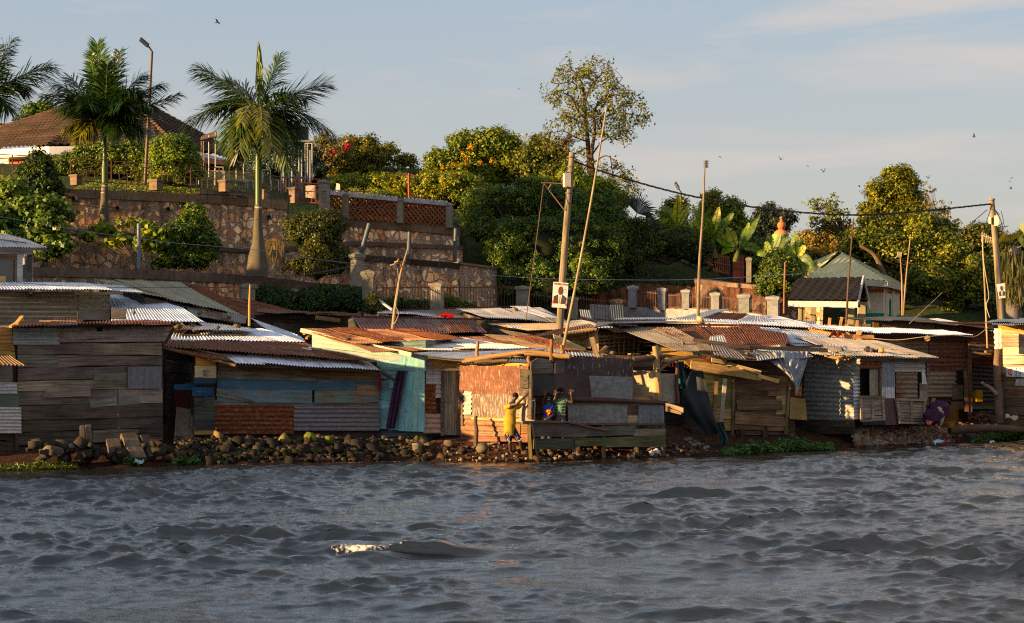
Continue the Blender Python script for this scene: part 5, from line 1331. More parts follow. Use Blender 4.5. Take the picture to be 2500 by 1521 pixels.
m_ = MB(); corr(m_, pq((1494, 780, 66), (1524, 780, 66), (1521, 746, 66.4), (1490, 745, 66.4)), (.07, .08, .10), .05); tag(m_.build('tin_sheet', M['metal']), 'dark leaning tin sheet below the weathered pillar', 'tin sheet')
def catmull(pts, n=10):
    pts = [Vector(p) for p in pts]; out = []
    e = [pts[0] * 2 - pts[1]] + pts + [pts[-1] * 2 - pts[-2]]
    for i in range(1, len(e) - 2):
        p0, p1, p2, p3 = e[i - 1:i + 3]
        for k in range(n):
            t = k / n
            out.append(.5 * ((2 * p1) + (p2 - p0) * t + (2 * p0 - 5 * p1 + 4 * p2 - p3) * t * t + (3 * p1 - p0 - 3 * p2 + p3) * t ** 3))
    out.append(pts[-1]); return out
def tiles(mb, a, b, c, d, col, row=.34, wave=.26, amp=.028, step=.035):
    """tiled roof facet, a-b eave, d-c ridge (may coincide)"""
    a, b, c, d = [np.array(Vector(x)) for x in (a, b, c, d)]
    W = np.linalg.norm(b - a); H = np.linalg.norm((c + d) / 2 - (a + b) / 2)
    n = np.cross(b - a, (c + d) / 2 - a); n /= np.linalg.norm(n)
    eu = (b - a) / W
    rows = int(H / row); nu = int(W / wave * 5)
    for r in range(rows):
        v0, v1 = r / rows, (r + 1.12) / rows
        for vv in ((v0, min(1, v1)),):
            U, V = np.meshgrid(np.linspace(0, 1, nu), np.array([vv[0], vv[1]]), indexing='ij')
            G = (a * (1 - U[..., None]) + b * U[..., None]) * (1 - V[..., None]) + (d * (1 - U[..., None]) + c * U[..., None]) * V[..., None]
            s = (G - a) @ eu
            k = np.where(V == vv[0], step, 0)
            G = G + n * (amp * np.abs(np.sin(np.pi * s / wave)) + k)[..., None]
            cc = np.array([jit(col, .22)])[0]
            mb.grid(G, np.stack([s, V * H], -1), (*cc, 0))
            lo = G[:, 0] - n * step * .98
            R2 = np.stack([lo, G[:, 0]], 1)
            mb.grid(R2, np.stack([s, V * H], -1), (*(cc * .9), 0))
def ribtri(mb, a, b, c, col, pitch=.2, amp=.035):
    a, b, c = [np.array(Vector(x)) for x in (a, b, c)]; W = np.linalg.norm(b - a); eu = (b - a) / W
    sc = (c - a) @ eu; ev = (c - a) - eu * sc; H = np.linalg.norm(ev); ev /= H; n = np.cross(eu, ev)
    s = np.linspace(0, W, int(W / pitch * 8)); top = H * np.clip(np.minimum(s / max(sc, 1e-3), (W - s) / max(W - sc, 1e-3)), 0, 1)
    V = np.linspace(0, 1, 5); S, VV = np.meshgrid(s, V, indexing='ij'); T = VV * top[:, None]
    G = a + eu * S[..., None] + ev * T[..., None] + n * (amp * np.maximum(0, np.sin(2 * np.pi * S / pitch)) ** 2)[..., None]
    mb.grid(G, np.stack([S, T], -1), (*col, .12))
ap = P(292, 222, 92); c0 = P(-190, 376, 92); c1 = P(120, 356, 85); c2 = P(425, 352, 86); c3 = P(640, 412, 93); c4 = P(560, 380, 100); c5 = P(-100, 350, 101)
h = Hut('tiled_house', 'house with big brown tiled hipped roof and white fascia behind the palms', 'house', Vector((ap.x, 90, 8.8)))
tm = MB()
for (a, b) in ((c0, c1), (c1, c2), (c2, c3), (c3, c4), (c4, c5), (c5, c0)): tiles(tm, a, b, ap, ap, (.06, .041, .029), amp=.085, step=.07, row=.36, wave=.34)
tm.build('roof', M['tile'], h.t)
rm = MB()
for c in (c0, c1, c2, c3):
    n = 26
    for k in range(n):
        p = c.lerp(ap, k / n); q = c.lerp(ap, (k + 1.15) / n); rm.tube([p + Vector((0, 0, .06)), q + Vector((0, 0, .03))], [.13, .11], jit((.13, .075, .05), .15), 8, cap=False)
rm.build('ridge_tiles', M['tile'], h.t)
fm = MB(); U3 = Vector((0, 0, 1))
for (a, b) in ((c0, c1), (c1, c2), (c2, c3)):
    fm.poly([a - U3 * .36, b - U3 * .36, b - U3 * .03, a - U3 * .03], .05, (.62, .62, .64, 0))
    cen = Vector((ap.x, ap.y, 0)); ia = a.lerp(Vector((ap.x, ap.y, a.z)), .12); ib = b.lerp(Vector((ap.x, ap.y, b.z)), .12)
    fm.poly([a - U3 * .37, ia - U3 * .37, ib - U3 * .37, b - U3 * .37][::-1], .03, (.5, .5, .5, 0))
fm.build('fascia', M['plaster'], h.t)
wm = MB(); ia = [p.lerp(Vector((ap.x, ap.y, p.z)), .12) for p in (c0, c1, c2, c3, c4, c5)]
for a, b in zip(ia, ia[1:] + ia[:1]):
    wm.poly([Vector((a.x, a.y, 8.2)), Vector((b.x, b.y, 8.2)), b - U3 * .38, a - U3 * .38], .2, (.26, .085, .045, 0))
wm.build('wall', M['plaster'], h.t)
wx = MB(); a, b = ia[0], ia[1]
wx.poly([Vector((a.lerp(b, .3).x, a.lerp(b, .3).y - .06, 10.3)), Vector((b.x - .05, b.y - .06, 10.3)), Vector((b.x - .05, b.y - .06, 9.95 + .75)), Vector((a.lerp(b, .3).x, a.lerp(b, .3).y - .06, 10.7))], .1, (.5, .48, .45, 0))
wx.build('plinth', M['plaster'], h.t)
wwh = wl(-60, 87.2, 110, 85.6)
fr = MB(); slab(fr, wr(wwh, -10, 383, 22, 415, .05), .06, (.45, .38, .3)); fo = fr.build('window', M['plaster'], h.t)
for x0, x1 in ((-8, 4), (7, 19)):
    pm = MB(); slab(pm, wr(wwh, x0, 387, x1, 412, .07), .01, (.05, .04, .035)); pm.build('pane', M['glass'], fo)
h.corr('wing_roof', pq((500, 398, 83), (618, 412, 84.5), (600, 398, 87), (498, 384, 86)), (.22, .08, .04), .8)
h.planks('wing_wall', pq((502, 440, 84), (600, 440, 85), (600, 404, 85), (502, 400, 84)), 4, [(.08, .055, .07)])
h.done()
h = Hut('awning_frame', 'tall thin pole frame with small sloping canopy next to the round bush', 'frame', P(515, 445, 80))
for x, y0, y1 in ((492, 335, 455), (497, 335, 455), (510, 330, 452), (526, 322, 450), (577, 345, 440), (595, 345, 440)): h.own('pole', 'steel').tube([P(x, y1, 80), P(x, y0, 80)], .026, (.2, .13, .09) if x < 500 else (.4, .36, .32), 6)
h.slab('canopy', pq((488, 342, 79.5), (530, 333, 79.8), (528, 318, 81), (492, 332, 81)), .06, (.09, .06, .045))
h.done()
h = Hut('play_frame', 'low white metal frames standing on the terrace lawn', 'frame', P(620, 445, 76))
for x0, x1, y0, y1 in ((432, 450, 432, 450), (438, 438, 430, 452), (485, 548, 418, 455), (525, 545, 408, 455), (595, 642, 422, 445), (640, 660, 415, 450), (600, 618, 442, 460), (662, 680, 440, 465), (575, 605, 440, 462), (745, 762, 350, 440)):
    for x in (x0, x1): h.own('upright', 'steel').tube([P(x, y1, 76), P(x, y0, 76)], .018, (.52, .48, .42), 6)
    h.own('crossbar', 'steel').tube([P(x0, y0, 76), P(x1, y0, 76)], .018, (.52, .48, .42), 6)
h.done()
h = Hut('water_tank', 'black ribbed water tank on a tall stand behind the palm crown', 'water tank', P(722, 445, 79))
t_ = h.mb('tank', 'steel'); b0 = P(722, 345, 79); tp = P(722, 303, 79)
zs = np.linspace(b0.z, tp.z, 22); t_.tube([Vector((b0.x, b0.y, z)) for z in zs], [.52 + .02 * (i % 2) if i < 18 else .5 - .1 * (i - 17) for i in range(22)], (.02, .018, .017), 20)
h.mb('lid', 'steel').tube([Vector((b0.x, b0.y, tp.z)), Vector((b0.x, b0.y, tp.z + .08))], .2, (.02, .02, .02), 14)
h.mb('platform', 'steel').box(P(722, 348, 79), (1.35, 1.2, .08), 0, (.16, .17, .18))
for dx in (-.55, -.2, .2, .55):
    for dy in (-.5, .5): h.own('leg', 'steel').tube([Vector((b0.x + dx, 79 + dy, 8.8)), Vector((b0.x + dx, 79 + dy, b0.z - .05))], .045, (.14, .15, .16), 6)
h.own('brace', 'steel').tube([Vector((b0.x - .55, 78.5, 9.6)), Vector((b0.x + .55, 78.5, 9.6))], .03, (.14, .15, .16), 6)
h.done()
h = Hut('clothes_post', 'red metal T-shaped clothes line post before the clipped hedge', 'post', P(999, 495, 74.5))
h.mb('post', 'steel').tube([P(999, 510, 74.5), P(998, 424, 74.5)], .045, (.25, .05, .03), 8)
h.mb('crossbar', 'steel').tube([P(975, 423, 74.5), P(1018, 429, 74.5)], .028, (.12, .05, .04), 6)
h.own('brace', 'steel').tube([P(983, 424, 74.5), P(998, 437, 74.5)], .018, (.12, .05, .04), 6); h.own('brace', 'steel').tube([P(1010, 428, 74.5), P(998, 437, 74.5)], .018, (.12, .05, .04), 6)
h.done()
m_ = MB(); slab(m_, pq((820, 468, 74), (831, 470, 74), (829, 449, 74), (821, 447, 74)), .03, (.62, .6, .56)); tag(m_.build('cloth', M['cloth']), 'white cloth hanging against the sunlit hedge', 'cloth')
m_ = MB(); slab(m_, pq((746, 482, 74), (770, 484, 74), (770, 452, 74), (746, 454, 74)), .03, (.55, .42, .36)); tag(m_.build('cloth', M['cloth']), 'pinkish laundry behind the red crossed grille', 'cloth')
railing(P(815, 488, 73.4), P(905, 492, 74), .5, 9, 'thin rusty rail fence in front of the yellow hedge', (.2, .09, .03), rails=(.4, .75))
railing(P(1003, 505, 75), P(1125, 530, 77), .55, 11, 'rusty spiked rail fence behind the lattice parapet', (.24, .08, .045), rails=(.3, .75))
def street_lamp(base, top, head0, head1, Y, label, polecol, headcol, w, r=.045, led=False):
    t = thing('solar_lamp', label, 'street lamp', P(*base, Y), None)
    m = MB(); m.tube([P(*base, Y), P(*top, Y)], [r * 1.3, r], polecol, 8); m.build('pole', M['steel'], t)
    m = MB(); m.tube([P(*top, Y), P(*head0, Y - .1)], r * .7, polecol, 6); m.build('arm', M['steel'], t)
    a, b = P(*head0, Y - .1), P(*head1, Y - .35); m = MB(); m.beam(a, b, w, .07, headcol, up=(.5, -.8, .4)); ho = m.build('lamp_head', M['steel'], t)
    m = MB(); d = (b - a) * .1; m.beam(a + d + Vector((0, -.06, -.03)), b - d + Vector((0, -.06, -.03)), w * .7, .02, (.6, .5, .3) if led else (.05, .06, .09), up=(.5, -.8, .4)); m.build('panel', M['glass'] if not led else M['plaster'], ho)
street_lamp((354, 452), (371, 125), (362, 112), (342, 95), 71.3, 'tall rusty solar street lamp rising between the two palms', (.085, .055, .045), (.04, .045, .06), .16, .05)
street_lamp((1663, 580), (1663, 470), (1657, 460), (1649, 447), 80, 'slim dark street lamp with lit looking panel above banana leaves', (.05, .035, .03), (.03, .03, .03), .14, .035, True)
def pole_thing(name, label, cat, pts, rad, col, n=12, mat='pole'):
    m = MB(); p = [P(*q) for q in pts]; m.tube(catmull(p, 4) if len(p) > 2 else p, list(np.linspace(rad[0], rad[1], (len(p) - 1) * 4 + 1)) if len(p) > 2 else rad, col, n)
    return m, p
PC = (.22, .185, .135)
h = Hut('utility_pole', 'thick leaning wooden utility pole carrying a white box and a portrait poster', 'utility pole', P(1366, 850, 58))
h.mb('pole', 'pole').tube([P(1364, 855, 58), P(1372, 700, 58), P(1382, 560, 58), P(1391, 450, 58), P(1397, 372, 58)], [.112, .108, .10, .092, .085], PC, 14)
h.own('meter_box', 'plaster').box(P(1384, 440, 57.85), (.2, .16, .42), .3, (.62, .55, .46)); h.mb('bracket', 'steel').box(P(1386, 440, 57.93), (.16, .12, .5), .3, (.12, .12, .13))
for a, b in (((1322, 446, 57.7), (1380, 449, 57.9)), ((1328, 448, 57.7), (1379, 514, 57.9)), ((1346, 449, 57.75), (1338, 462, 57.72))): h.own('stay_bracket', 'steel').tube([P(*a), P(*b)], .018, (.26, .16, .11), 6)
for y in (382, 405, 420, 470): h.own('band', 'steel').tube([P(1396 - (y - 372) * .075, y, 58), P(1396 - (y - 372) * .075, y + 3, 58)], .125, (.1, .1, .1), 12)
h.done()
wire('stay_wire', 'thin tie wire dropping from the bracket to the tin roofs', [P(1327, 450, 57.7), P(1308, 600, 57), P(1284, 782, 56.5)], .012, (.2, .13, .09), n=4)
wire('service_wire', 'looping loose wire beside the white box on the leaning pole', catmull([P(1398, 405, 57.8), P(1380, 420, 57.6), P(1370, 445, 57.6), P(1380, 458, 57.7), P(1387, 452, 57.8)], 6), .008, (.15, .12, .1), n=1)
m, p = pole_thing('bamboo_pole', '', '', [(1372, 862, 50.4), (1405, 700, 50.4), (1445, 480, 50.4), (1481, 262, 50.4)], (.042, .022), (.31, .25, .16))
tag(m.build('bamboo_pole', M['pole']), 'very long pale bamboo pole leaning to the right across the tree', 'pole')
m, p = pole_thing('x', '', '', [(1704, 782, 57.5), (1708, 640, 57.5), (1716, 520, 57.5), (1721, 393, 57.5)], (.052, .022), (.23, .18, .13))
po = m.build('aerial_pole', M['pole']); tag(po, 'tall crooked thin pole with a small aerial at its top', 'pole')
am = MB(); tp = P(1721, 394, 57.5)
for k in range(4): am.tube([tp + Vector((.02 - .02 * k, 0, .0 - .06 * k)), tp + Vector((.1, .02, .0 - .05 * k))], .012, (.08, .06, .05), 5)
am.tube([tp + Vector((.05, 0, .02)), tp + Vector((.05, 0, -.2))], .02, (.07, .06, .05), 6)
for k in range(5): am.tube([tp + Vector((-.07, -.1, .03 - .05 * k)), tp + Vector((.14, .1, .03 - .05 * k))], .004, (.3, .3, .3), 4)
am.build('aerial', M['steel'], po)
m, p = pole_thing('x', '', '', [(959, 803, 50.8), (966, 740, 50.8), (978, 670, 50.8), (995, 610, 50.8)], (.05, .022), (.3, .22, .14), 8)
po = m.build('aerial_pole', M['pole']); tag(po, 'crooked stick mast with tied crossbar aerial above the orange roof', 'pole')
am = MB(); am.tube([P(953, 648, 50.6), P(990, 637, 50.7)], .02, (.5, .46, .4), 6); am.tube([P(972, 632, 50.6), P(983, 655, 50.7)], .025, (.42, .2, .1), 6); am.tube([P(963, 641, 50.6), P(972, 638, 50.6)], .03, (.45, .25, .12), 6); am.build('aerial', M['pole'], po)
am = MB(); am.tube(catmull([P(971, 655, 50.6), P(973, 690, 50.6), P(971, 715, 50.6), P(966, 745, 50.6), P(973, 765, 50.6), P(966, 785, 50.6), P(959, 792, 50.7)], 5), .01, (.5, .45, .4), 5); am.build('lead', M['steel'], po)
m, p = pole_thing('x', '', '', [(609, 796, 51.5), (609, 745, 51.5), (611, 695, 51.5)], (.04, .025), (.42, .27, .12), 8); tag(m.build('stick_mast', M['pole']), 'short thin mast standing against the sunlit square pillar', 'pole')
m, p = pole_thing('x', '', '', [(1914, 765, 62), (1915, 700, 62), (1917, 640, 62)], (.035, .03), (.26, .13, .08), 8); tag(m.build('stick_mast', M['pole']), 'short reddish mast left of the dark tiled shelter', 'pole')
m, p = pole_thing('x', '', '', [(2066, 792, 60), (2072, 680, 60), (2084, 532, 60)], (.04, .02), (.09, .06, .045), 8); tag(m.build('stick_mast', M['pole']), 'dark thin mast crossing the dark tiled shelter roof', 'pole')
m, p = pole_thing('x', '', '', [(2205, 770, 61), (2212, 680, 61), (2222, 585, 61)], (.03, .02), (.30, .2, .13), 8); tag(m.build('stick_mast', M['pole']), 'thin mast right of the cream building eave', 'pole')
m, p = pole_thing('x', '', '', [(2203, 770, 61), (2202, 690, 61), (2198, 625, 61)], (.03, .02), (.30, .2, .13), 8); po = m.build('aerial_pole', M['pole']); tag(po, 'slim mast with comb shaped aerial beside the cream building', 'pole')
am = MB()
for k in range(5): am.tube([P(2190 + k * 2.5, 628, 61), P(2192 + k * 2.5, 615, 60.9)], .012, (.45, .4, .33), 5)
am.tube([P(2185, 630, 61), P(2203, 618, 61)], .015, (.4, .35, .3), 5); am.build('aerial', M['steel'], po)
m, p = pole_thing('x', '', '', [(2411, 850, 57.5), (2405, 720, 57.5), (2398, 575, 57.5)], (.03, .02), (.42, .30, .18), 8); po = m.build('aerial_pole', M['pole']); tag(po, 'pale stick mast with wrapped wire and comb aerial near the right pole', 'pole')
am = MB()
for k in range(6): am.tube([P(2397 + k * 5, 590 + k, 57.4), P(2398 + k * 5, 566 + k * 3, 57.4)], .012, (.48, .38, .26), 5)
am.tube([P(2395, 574, 57.4), P(2430, 584, 57.4)], .014, (.5, .42, .3), 5); am.build('aerial', M['steel'], po)
am = MB(); am.tube(catmull([P(2399, 575, 57.4), P(2402, 640, 57.3), P(2414, 720, 57.3), (P(2408, 745, 57.3)), P(2416, 775, 57.3)], 6), .013, (.5, .42, .32), 5); am.build('lead', M['steel'], po)
h = Hut('utility_pole', 'weathered capped utility pole with twin cream boxes and tangled wires', 'utility pole', P(2446, 850, 62))
h.mb('pole', 'pole').tube([P(2449, 850, 62), P(2442, 740, 62), P(2433, 620, 62), P(2421, 488, 62)], [.12, .115, .1, .085], PC, 12)
h.mb('cap', 'steel').tube([P(2421, 489, 62), P(2421, 485, 62)], .11, (.26, .13, .10), 12)
h.own('meter_box', 'plaster').box(P(2432.5, 539, 61.8), (.14, .12, .33), -.2, (.6, .54, .42)); h.own('meter_box', 'plaster').box(P(2416.5, 538, 61.85), (.07, .12, .22), -.2, (.6, .54, .42))
for pts in ([(2420, 500), (2436, 520), (2441, 524)], [(2420, 510), (2432, 518), (2447, 546), (2450, 540), (2444, 515)], [(2421, 505), (2412, 530), (2408, 545), (2418, 550)], [(2436, 550), (2455, 553), (2462, 551)], [(2426, 508), (2440, 530), (2446, 548), (2448, 548)]):
    h.own('wiring', 'steel').tube(catmull([P(x, y, 61.7) for x, y in pts], 5), .011, (.03, .025, .025), 5)
h.done()
m_ = MB(); cp = catmull([P(1398, 392, 58), P(1440, 408, 58.2), P(1490, 425, 58.4), P(1600, 457, 58.9), P(1716, 484, 59.4), P(1890, 512, 60), P(2090, 525, 60.7), P(2270, 513, 61.4), P(2400, 500, 61.8), P(2420, 498, 62)], 14)
for sgn in (0, 1, 2):
    m_.tube([p + Vector((0, .02 * math.cos(i * .9 + sgn * 2.1), .02 * math.sin(i * .9 + sgn * 2.1))) for i, p in enumerate(cp)], .013, (.012, .012, .013), 5)
tag(m_.build('power_cable', M['steel']), 'thick twisted black cable sagging between the two utility poles', 'cable')
wire('stay_wire', 'dark guy wire going down left from the capped pole', [P(2410, 512, 62), P(2330, 580, 64)], .014, (.03, .025, .02), n=3)
wire('blue_wire', 'long thin bluish wire crossing the whole hillside', catmull([P(-20, 525, 57), P(180, 560, 57.5), P(400, 590, 58), P(640, 612, 58.5), P(850, 642, 59), P(1270, 677, 60), P(1500, 683, 60), P(1700, 682, 60), P(1960, 668, 60)], 8), .0075, (.05, .09, .2), n=1)
wire('thin_wire', 'thin dark wire rising from the gate pillars to the parapet', catmull([P(720, 675, 63), P(880, 645, 64), P(1000, 612, 66), P(1110, 580, 68), P(1200, 546, 70)], 6), .008, (.06, .05, .05), n=1)
wire('thin_wire', 'thin dark wire low across the left stone terraces', catmull([P(-20, 560, 60), P(250, 562, 60.5), P(520, 548, 61), P(800, 515, 63), P(980, 497, 66)], 6), .007, (.05, .05, .05), n=1)
wire('thin_wire', 'thin pale wire sagging over the left tin roofs', catmull([P(40, 690, 54), P(200, 700, 54), P(420, 702, 56), P(600, 695, 58), P(870, 650, 62)], 6), .008, (.05, .045, .05), n=1)
wire('clothes_wire', 'sagging pale rope along the rust-brown tin hut', catmull([P(2130, 826, 56), P(2190, 830, 56), P(2260, 822, 56), P(2330, 818, 56.3), P(2378, 822, 56.6), P(2412, 800, 57)], 6), .012, (.4, .33, .24), n=1)
wire('guy_wire', 'thin guy wire from roof logs towards the trees', [P(2220, 790, 59), P(2300, 715, 62)], .01, (.3, .22, .15), n=2)
def poster(Yw, corners, label, sc=1.0, big=True):
    a, b, c, d = [P(x, y, Yw) for x, y in corners]     # bl br tr tl
    t = thing('portrait_poster', label, 'poster', (a + b) / 2)
    m = MB(); m.poly([a, b, c, d], .03, (.60, .59, .60, 0)); m.build('board', M['plaster'], t)
    def pt(u, v, o=.004): return bil([a, b, c, d], u, v) - Vector((0, o, 0))
    def shape(name, pts, col, o): m = MB(); m.poly([pt(u, v, o) for u, v in pts], .003, (*col, 0)); m.build(name, M['plaster'], t)
    shape('printed_suit', [(.08, .16), (.9, .16), (.96, .4), (.72, .5), (.62, .52), (.40, .52), (.3, .5), (.08, .43)], (.06, .045, .04), .006)
    shape('printed_shirt', [(.42, .16), (.56, .16), (.64, .52), (.38, .52)], (.6, .58, .56), .010)
    shape('printed_tie', [(.46, .18), (.51, .18), (.52, .46), (.48, .46)], (.25, .2, .12), .014)
    shape('printed_head', [(.51 + .15 * math.cos(q), .68 + .165 * math.sin(q) - (.01 if math.sin(q) < 0 else 0)) for q in np.linspace(0, 6.283, 22)[:-1]], (.10, .045, .025), .012)
    shape('printed_footer', [(.02, .02), (.98, .02), (.98, .15), (.02, .15)], (.6, .58, .57), .009)
    shape('printed_band', [(.02, .15), (.14, .15), (.14, .27), (.02, .28)], (.5, .08, .03), .012); shape('printed_band', [(.88, .1), (.99, .1), (.99, .2), (.88, .2)], (.5, .08, .03), .012)
    for u, v in ((.8, .72), (.84, .70), (.75, .62), (.86, .61)): shape('printed_mark', [(u, v), (u + .05, v), (u + .05, v + .02), (u, v + .02)], (.12, .1, .1), .007)
    return t, pt
t_, pt = poster(57.78, [(1347, 750), (1383, 753), (1388, 691), (1351, 688)], 'white portrait poster of a suited figure nailed to the leaning pole')
ang = math.atan2(-(3 / 37), 1)
text('poster_letters', 'MWIRU PAUL', pt(.51, .925, .012), .088, (.5, .07, .02), t_, rot=(R(90), R(5), 0), sx=.82)
t_, pt = poster(61.75, [(2440, 729), (2455, 727), (2453, 691), (2433, 694)], 'small faded portrait poster on the capped utility pole')
GR = (.48, .45, .24)
h = Hut('cream_building', 'cream building with green tin hipped roof, teal base and arched windows', 'building', P(2140, 780, 74))
A = P(1985, 672, 72); B = P(2168, 686, 71); C = P(2222, 702, 79); Rg = P(2047, 613, 77); D = P(1950, 655, 80)
ribtri(h.own('roof', 'metal'), A, B, Rg, GR)
ribtri(h.own('roof', 'metal'), B, C, Rg, (.26, .27, .16))  # same roof, side facet darker: its shade put into the colour
ribtri(h.own('roof', 'metal'), D, A, Rg, GR)
ribtri(h.own('porch_roof', 'metal'), P(1955, 704, 69.5), P(2108, 704, 70), P(1990, 647, 72.5), GR)
for a, b in ((A, B), (B, C), (D, A)): h.own('fascia', 'plaster').beam(a - U3 * .12, b - U3 * .12, .06, .22, (.42, .38, .33))
w = wl(2090, 72.2, 2160, 71.7); w2 = wl(2155, 71.9, 2196, 76)
CRM = (.56, .50, .38)
h.slab('wall', wr(w, 2070, 692, 2157, 790), .2, CRM, 0, 'plaster'); h.slab('wall', wr(w2, 2157, 696, 2197, 790), .2, CRM, 0, 'plaster')
h.slab('base_band', wr(w, 2072, 764, 2158, 790, .02), .05, (.03, .25, .19), 0, 'plaster'); h.slab('base_band', wr(w2, 2157, 768, 2198, 790, .03), .05, (.03, .25, .19), 0, 'plaster')
h.slab('red_band', wr(w, 2120, 706, 2157, 714, .02), .05, (.45, .12, .06), 0, 'plaster'); h.slab('red_band', wr(w2, 2158, 710, 2196, 717, .03), .05, (.45, .12, .06), 0, 'plaster')
h.slab('pilaster', wr(w2, 2162, 698, 2167, 790, .14), .14, (.5, .45, .36), 0, 'plaster'); h.slab('pilaster', wr(w2, 2180, 700, 2186, 790, .14), .14, (.5, .45, .36), 0, 'plaster')
for (x0, x1, y0, y1) in ((2158, 2162, 724, 768), (2171, 2176, 728, 770)):
    pts = [wp(w2, x0, y1, .06), wp(w2, x1, y1, .06), wp(w2, x1, y0 + 6, .06), wp(w2, (x0 + x1) / 2, y0, .06), wp(w2, x0, y0 + 6, .06)]
    h.one('arched_window', 'plaster', lambda m: m.poly(pts, .05, (.02, .12, .10, 0)))
for x0, x1 in ((2083, 2100), (2107, 2116)):
    m = MB(); slab(m, wr(w, x0, 746, x1, 764, .03), .05, (.03, .16, .13)); m.build('window', M['plaster'], h.t)
for (x0, x1) in ((2153, 2160), (2172, 2177)): h.slab('small_window', wr(w2, x0 + 2, 700, x1 + 1, 708, .06), .04, (.12, .10, .08), 0, 'plaster')
h.done()
h = Hut('tiled_shelter', 'open shelter with near-black tiled gable roof and white fascia', 'shelter', P(2020, 775, 67))
e0, e1, r0, r1 = P(1924, 733, 65), P(2094, 735, 64), P(1946, 682, 67), P(2108, 679, 66)
tm = MB(); tiles(tm, e0, e1, r1, r0, (.010, .0095, .013), row=.3, wave=.3, amp=.06, step=.05); b0, b1 = P(1975, 735, 69), P(2124, 742, 68)
tiles(tm, b1, b0, r0, r1, (.010, .0095, .013), row=.3, wave=.3, amp=.06, step=.05); tm.build('roof', M['tile'], h.t)
h.own('fascia', 'plaster').beam(e0 - U3 * .12 - Vector((0, .03, 0)), e1 - U3 * .12 - Vector((0, .03, 0)), .05, .2, (.42, .42, .44))
h.own('fascia', 'plaster').beam(e1 - U3 * .1, r1 + U3 * .02, .05, .16, (.5, .5, .54)); h.own('fascia', 'plaster').beam(r1 + U3 * .02, b1 - U3 * .1, .05, .16, (.4, .4, .42))
for x, Y, wd_ in ((1985, 67.5, .2), (1957, 66, .2), (2076, 65.3, .26), (2103, 67, .24)):
    p = P(x, 738, Y); h.own('post', 'plaster').beam((p.x, Y, 2.9), p, wd_, wd_, (.34, .29, .2))
h.beam('tie_beam', P(1960, 745, 66), P(2100, 746, 66), .1, .12, (.06, .05, .04)); h.done()
stone_wall('garden_wall', 'low stone wall with slanting rail under the tiled shelter', [(1905, 712, 71), (2010, 742, 70)], 2.6, M['stone'], cap=.1)
h = Hut('domed_tower', 'green tower with round window and orange ball finials behind banana leaves', 'tower', P(1905, 640, 98))
tc_ = P(1905, 600, 98); k = 98 / F
h.mb('drum', 'plaster').tube([P(1905, 690, 98), P(1905, 572, 98)], [24 * k, 20 * k], (.20, .30, .09), 8)
h.mb('shoulder', 'plaster').tube([P(1907, 573, 98), P(1907, 566, 98), P(1907, 559, 98)], [20 * k, 16 * k, 5 * k], (.55, .22, .12), 10)
h.mb('window', 'glass').tube([P(1908, 582, 97.4), P(1908, 582, 97.2)], 6 * k, (.03, .04, .05), 14)
def ball(m, c, r, col): m.tube([c + Vector((0, 0, r * math.cos(a))) for a in np.linspace(3.1, .04, 12)], [r * math.sin(a) for a in np.linspace(3.1, .04, 12)], col, 16)
ball(h.own('finial_ball', 'plaster'), P(1908, 551, 98), 10.5 * k, (.42, .17, .09)); ball(h.own('finial_ball', 'plaster'), P(1908, 539, 98), 4.5 * k, (.42, .17, .09)); ball(h.own('finial_ball', 'plaster'), P(1908, 532, 98), 2.8 * k, (.42, .17, .09))
h.mb('finial_spike', 'plaster').tube([P(1908, 536, 98), P(1908, 528, 98)], .02, (.42, .17, .09), 6); h.done()
h = Hut('red_gate', 'rusty red metal gate and fence panels under the banana plants', 'gate', P(1775, 685, 76))
g = h.mb('bars', 'steel')
for (x0, x1, y0, y1, n) in ((1730, 1742, 590, 650, 4), (1742, 1780, 615, 665, 9), (1790, 1815, 618, 684, 16)):
    for i in range(n):
        x = x0 + (x1 - x0) * i / (n - 1); g.tube([P(x, y1 + (x - x0) * .2, 76), P(x, y0 + (x - x0) * .25, 76)], .022, jit((.26, .07, .04), .2), 4)
    for f_ in (.15, .5, .9): h.own('rail', 'steel').beam(P(x0, y0 + (y1 - y0) * f_, 75.95), P(x1, y0 + (y1 - y0) * f_ + (x1 - x0) * .2, 75.95), .04, .05, (.22, .06, .035))
h.done()
pillar_px(1828, 628, 690, 75, 12, 'plain concrete post right of the red gate', name='gate_post', group='gate posts on the slope', ang=.1)
pillar_px(1950, 622, 690, 78, 12, 'plain concrete post behind the dark round bush', name='gate_post', group='gate posts on the slope', ang=.1)
def leaflet(mb, p, d, n_, L, w, col, droop):
    a = p; b = p + d * L * .55; c = p + d * L + Vector((0, 0, -droop * L))
    b.z -= droop * L * .3
    s = d.cross(n_).normalized() * w * .5; col = (col[0] * .62, col[1] * .72, col[2] * .55)
    mb.add([a - s * .5, a + s * .5, b + s, b - s, c], [[0, 1, 2, 3], [3, 2, 4]], [(0, 0)] * 5, (*jit(col, .25), 1))
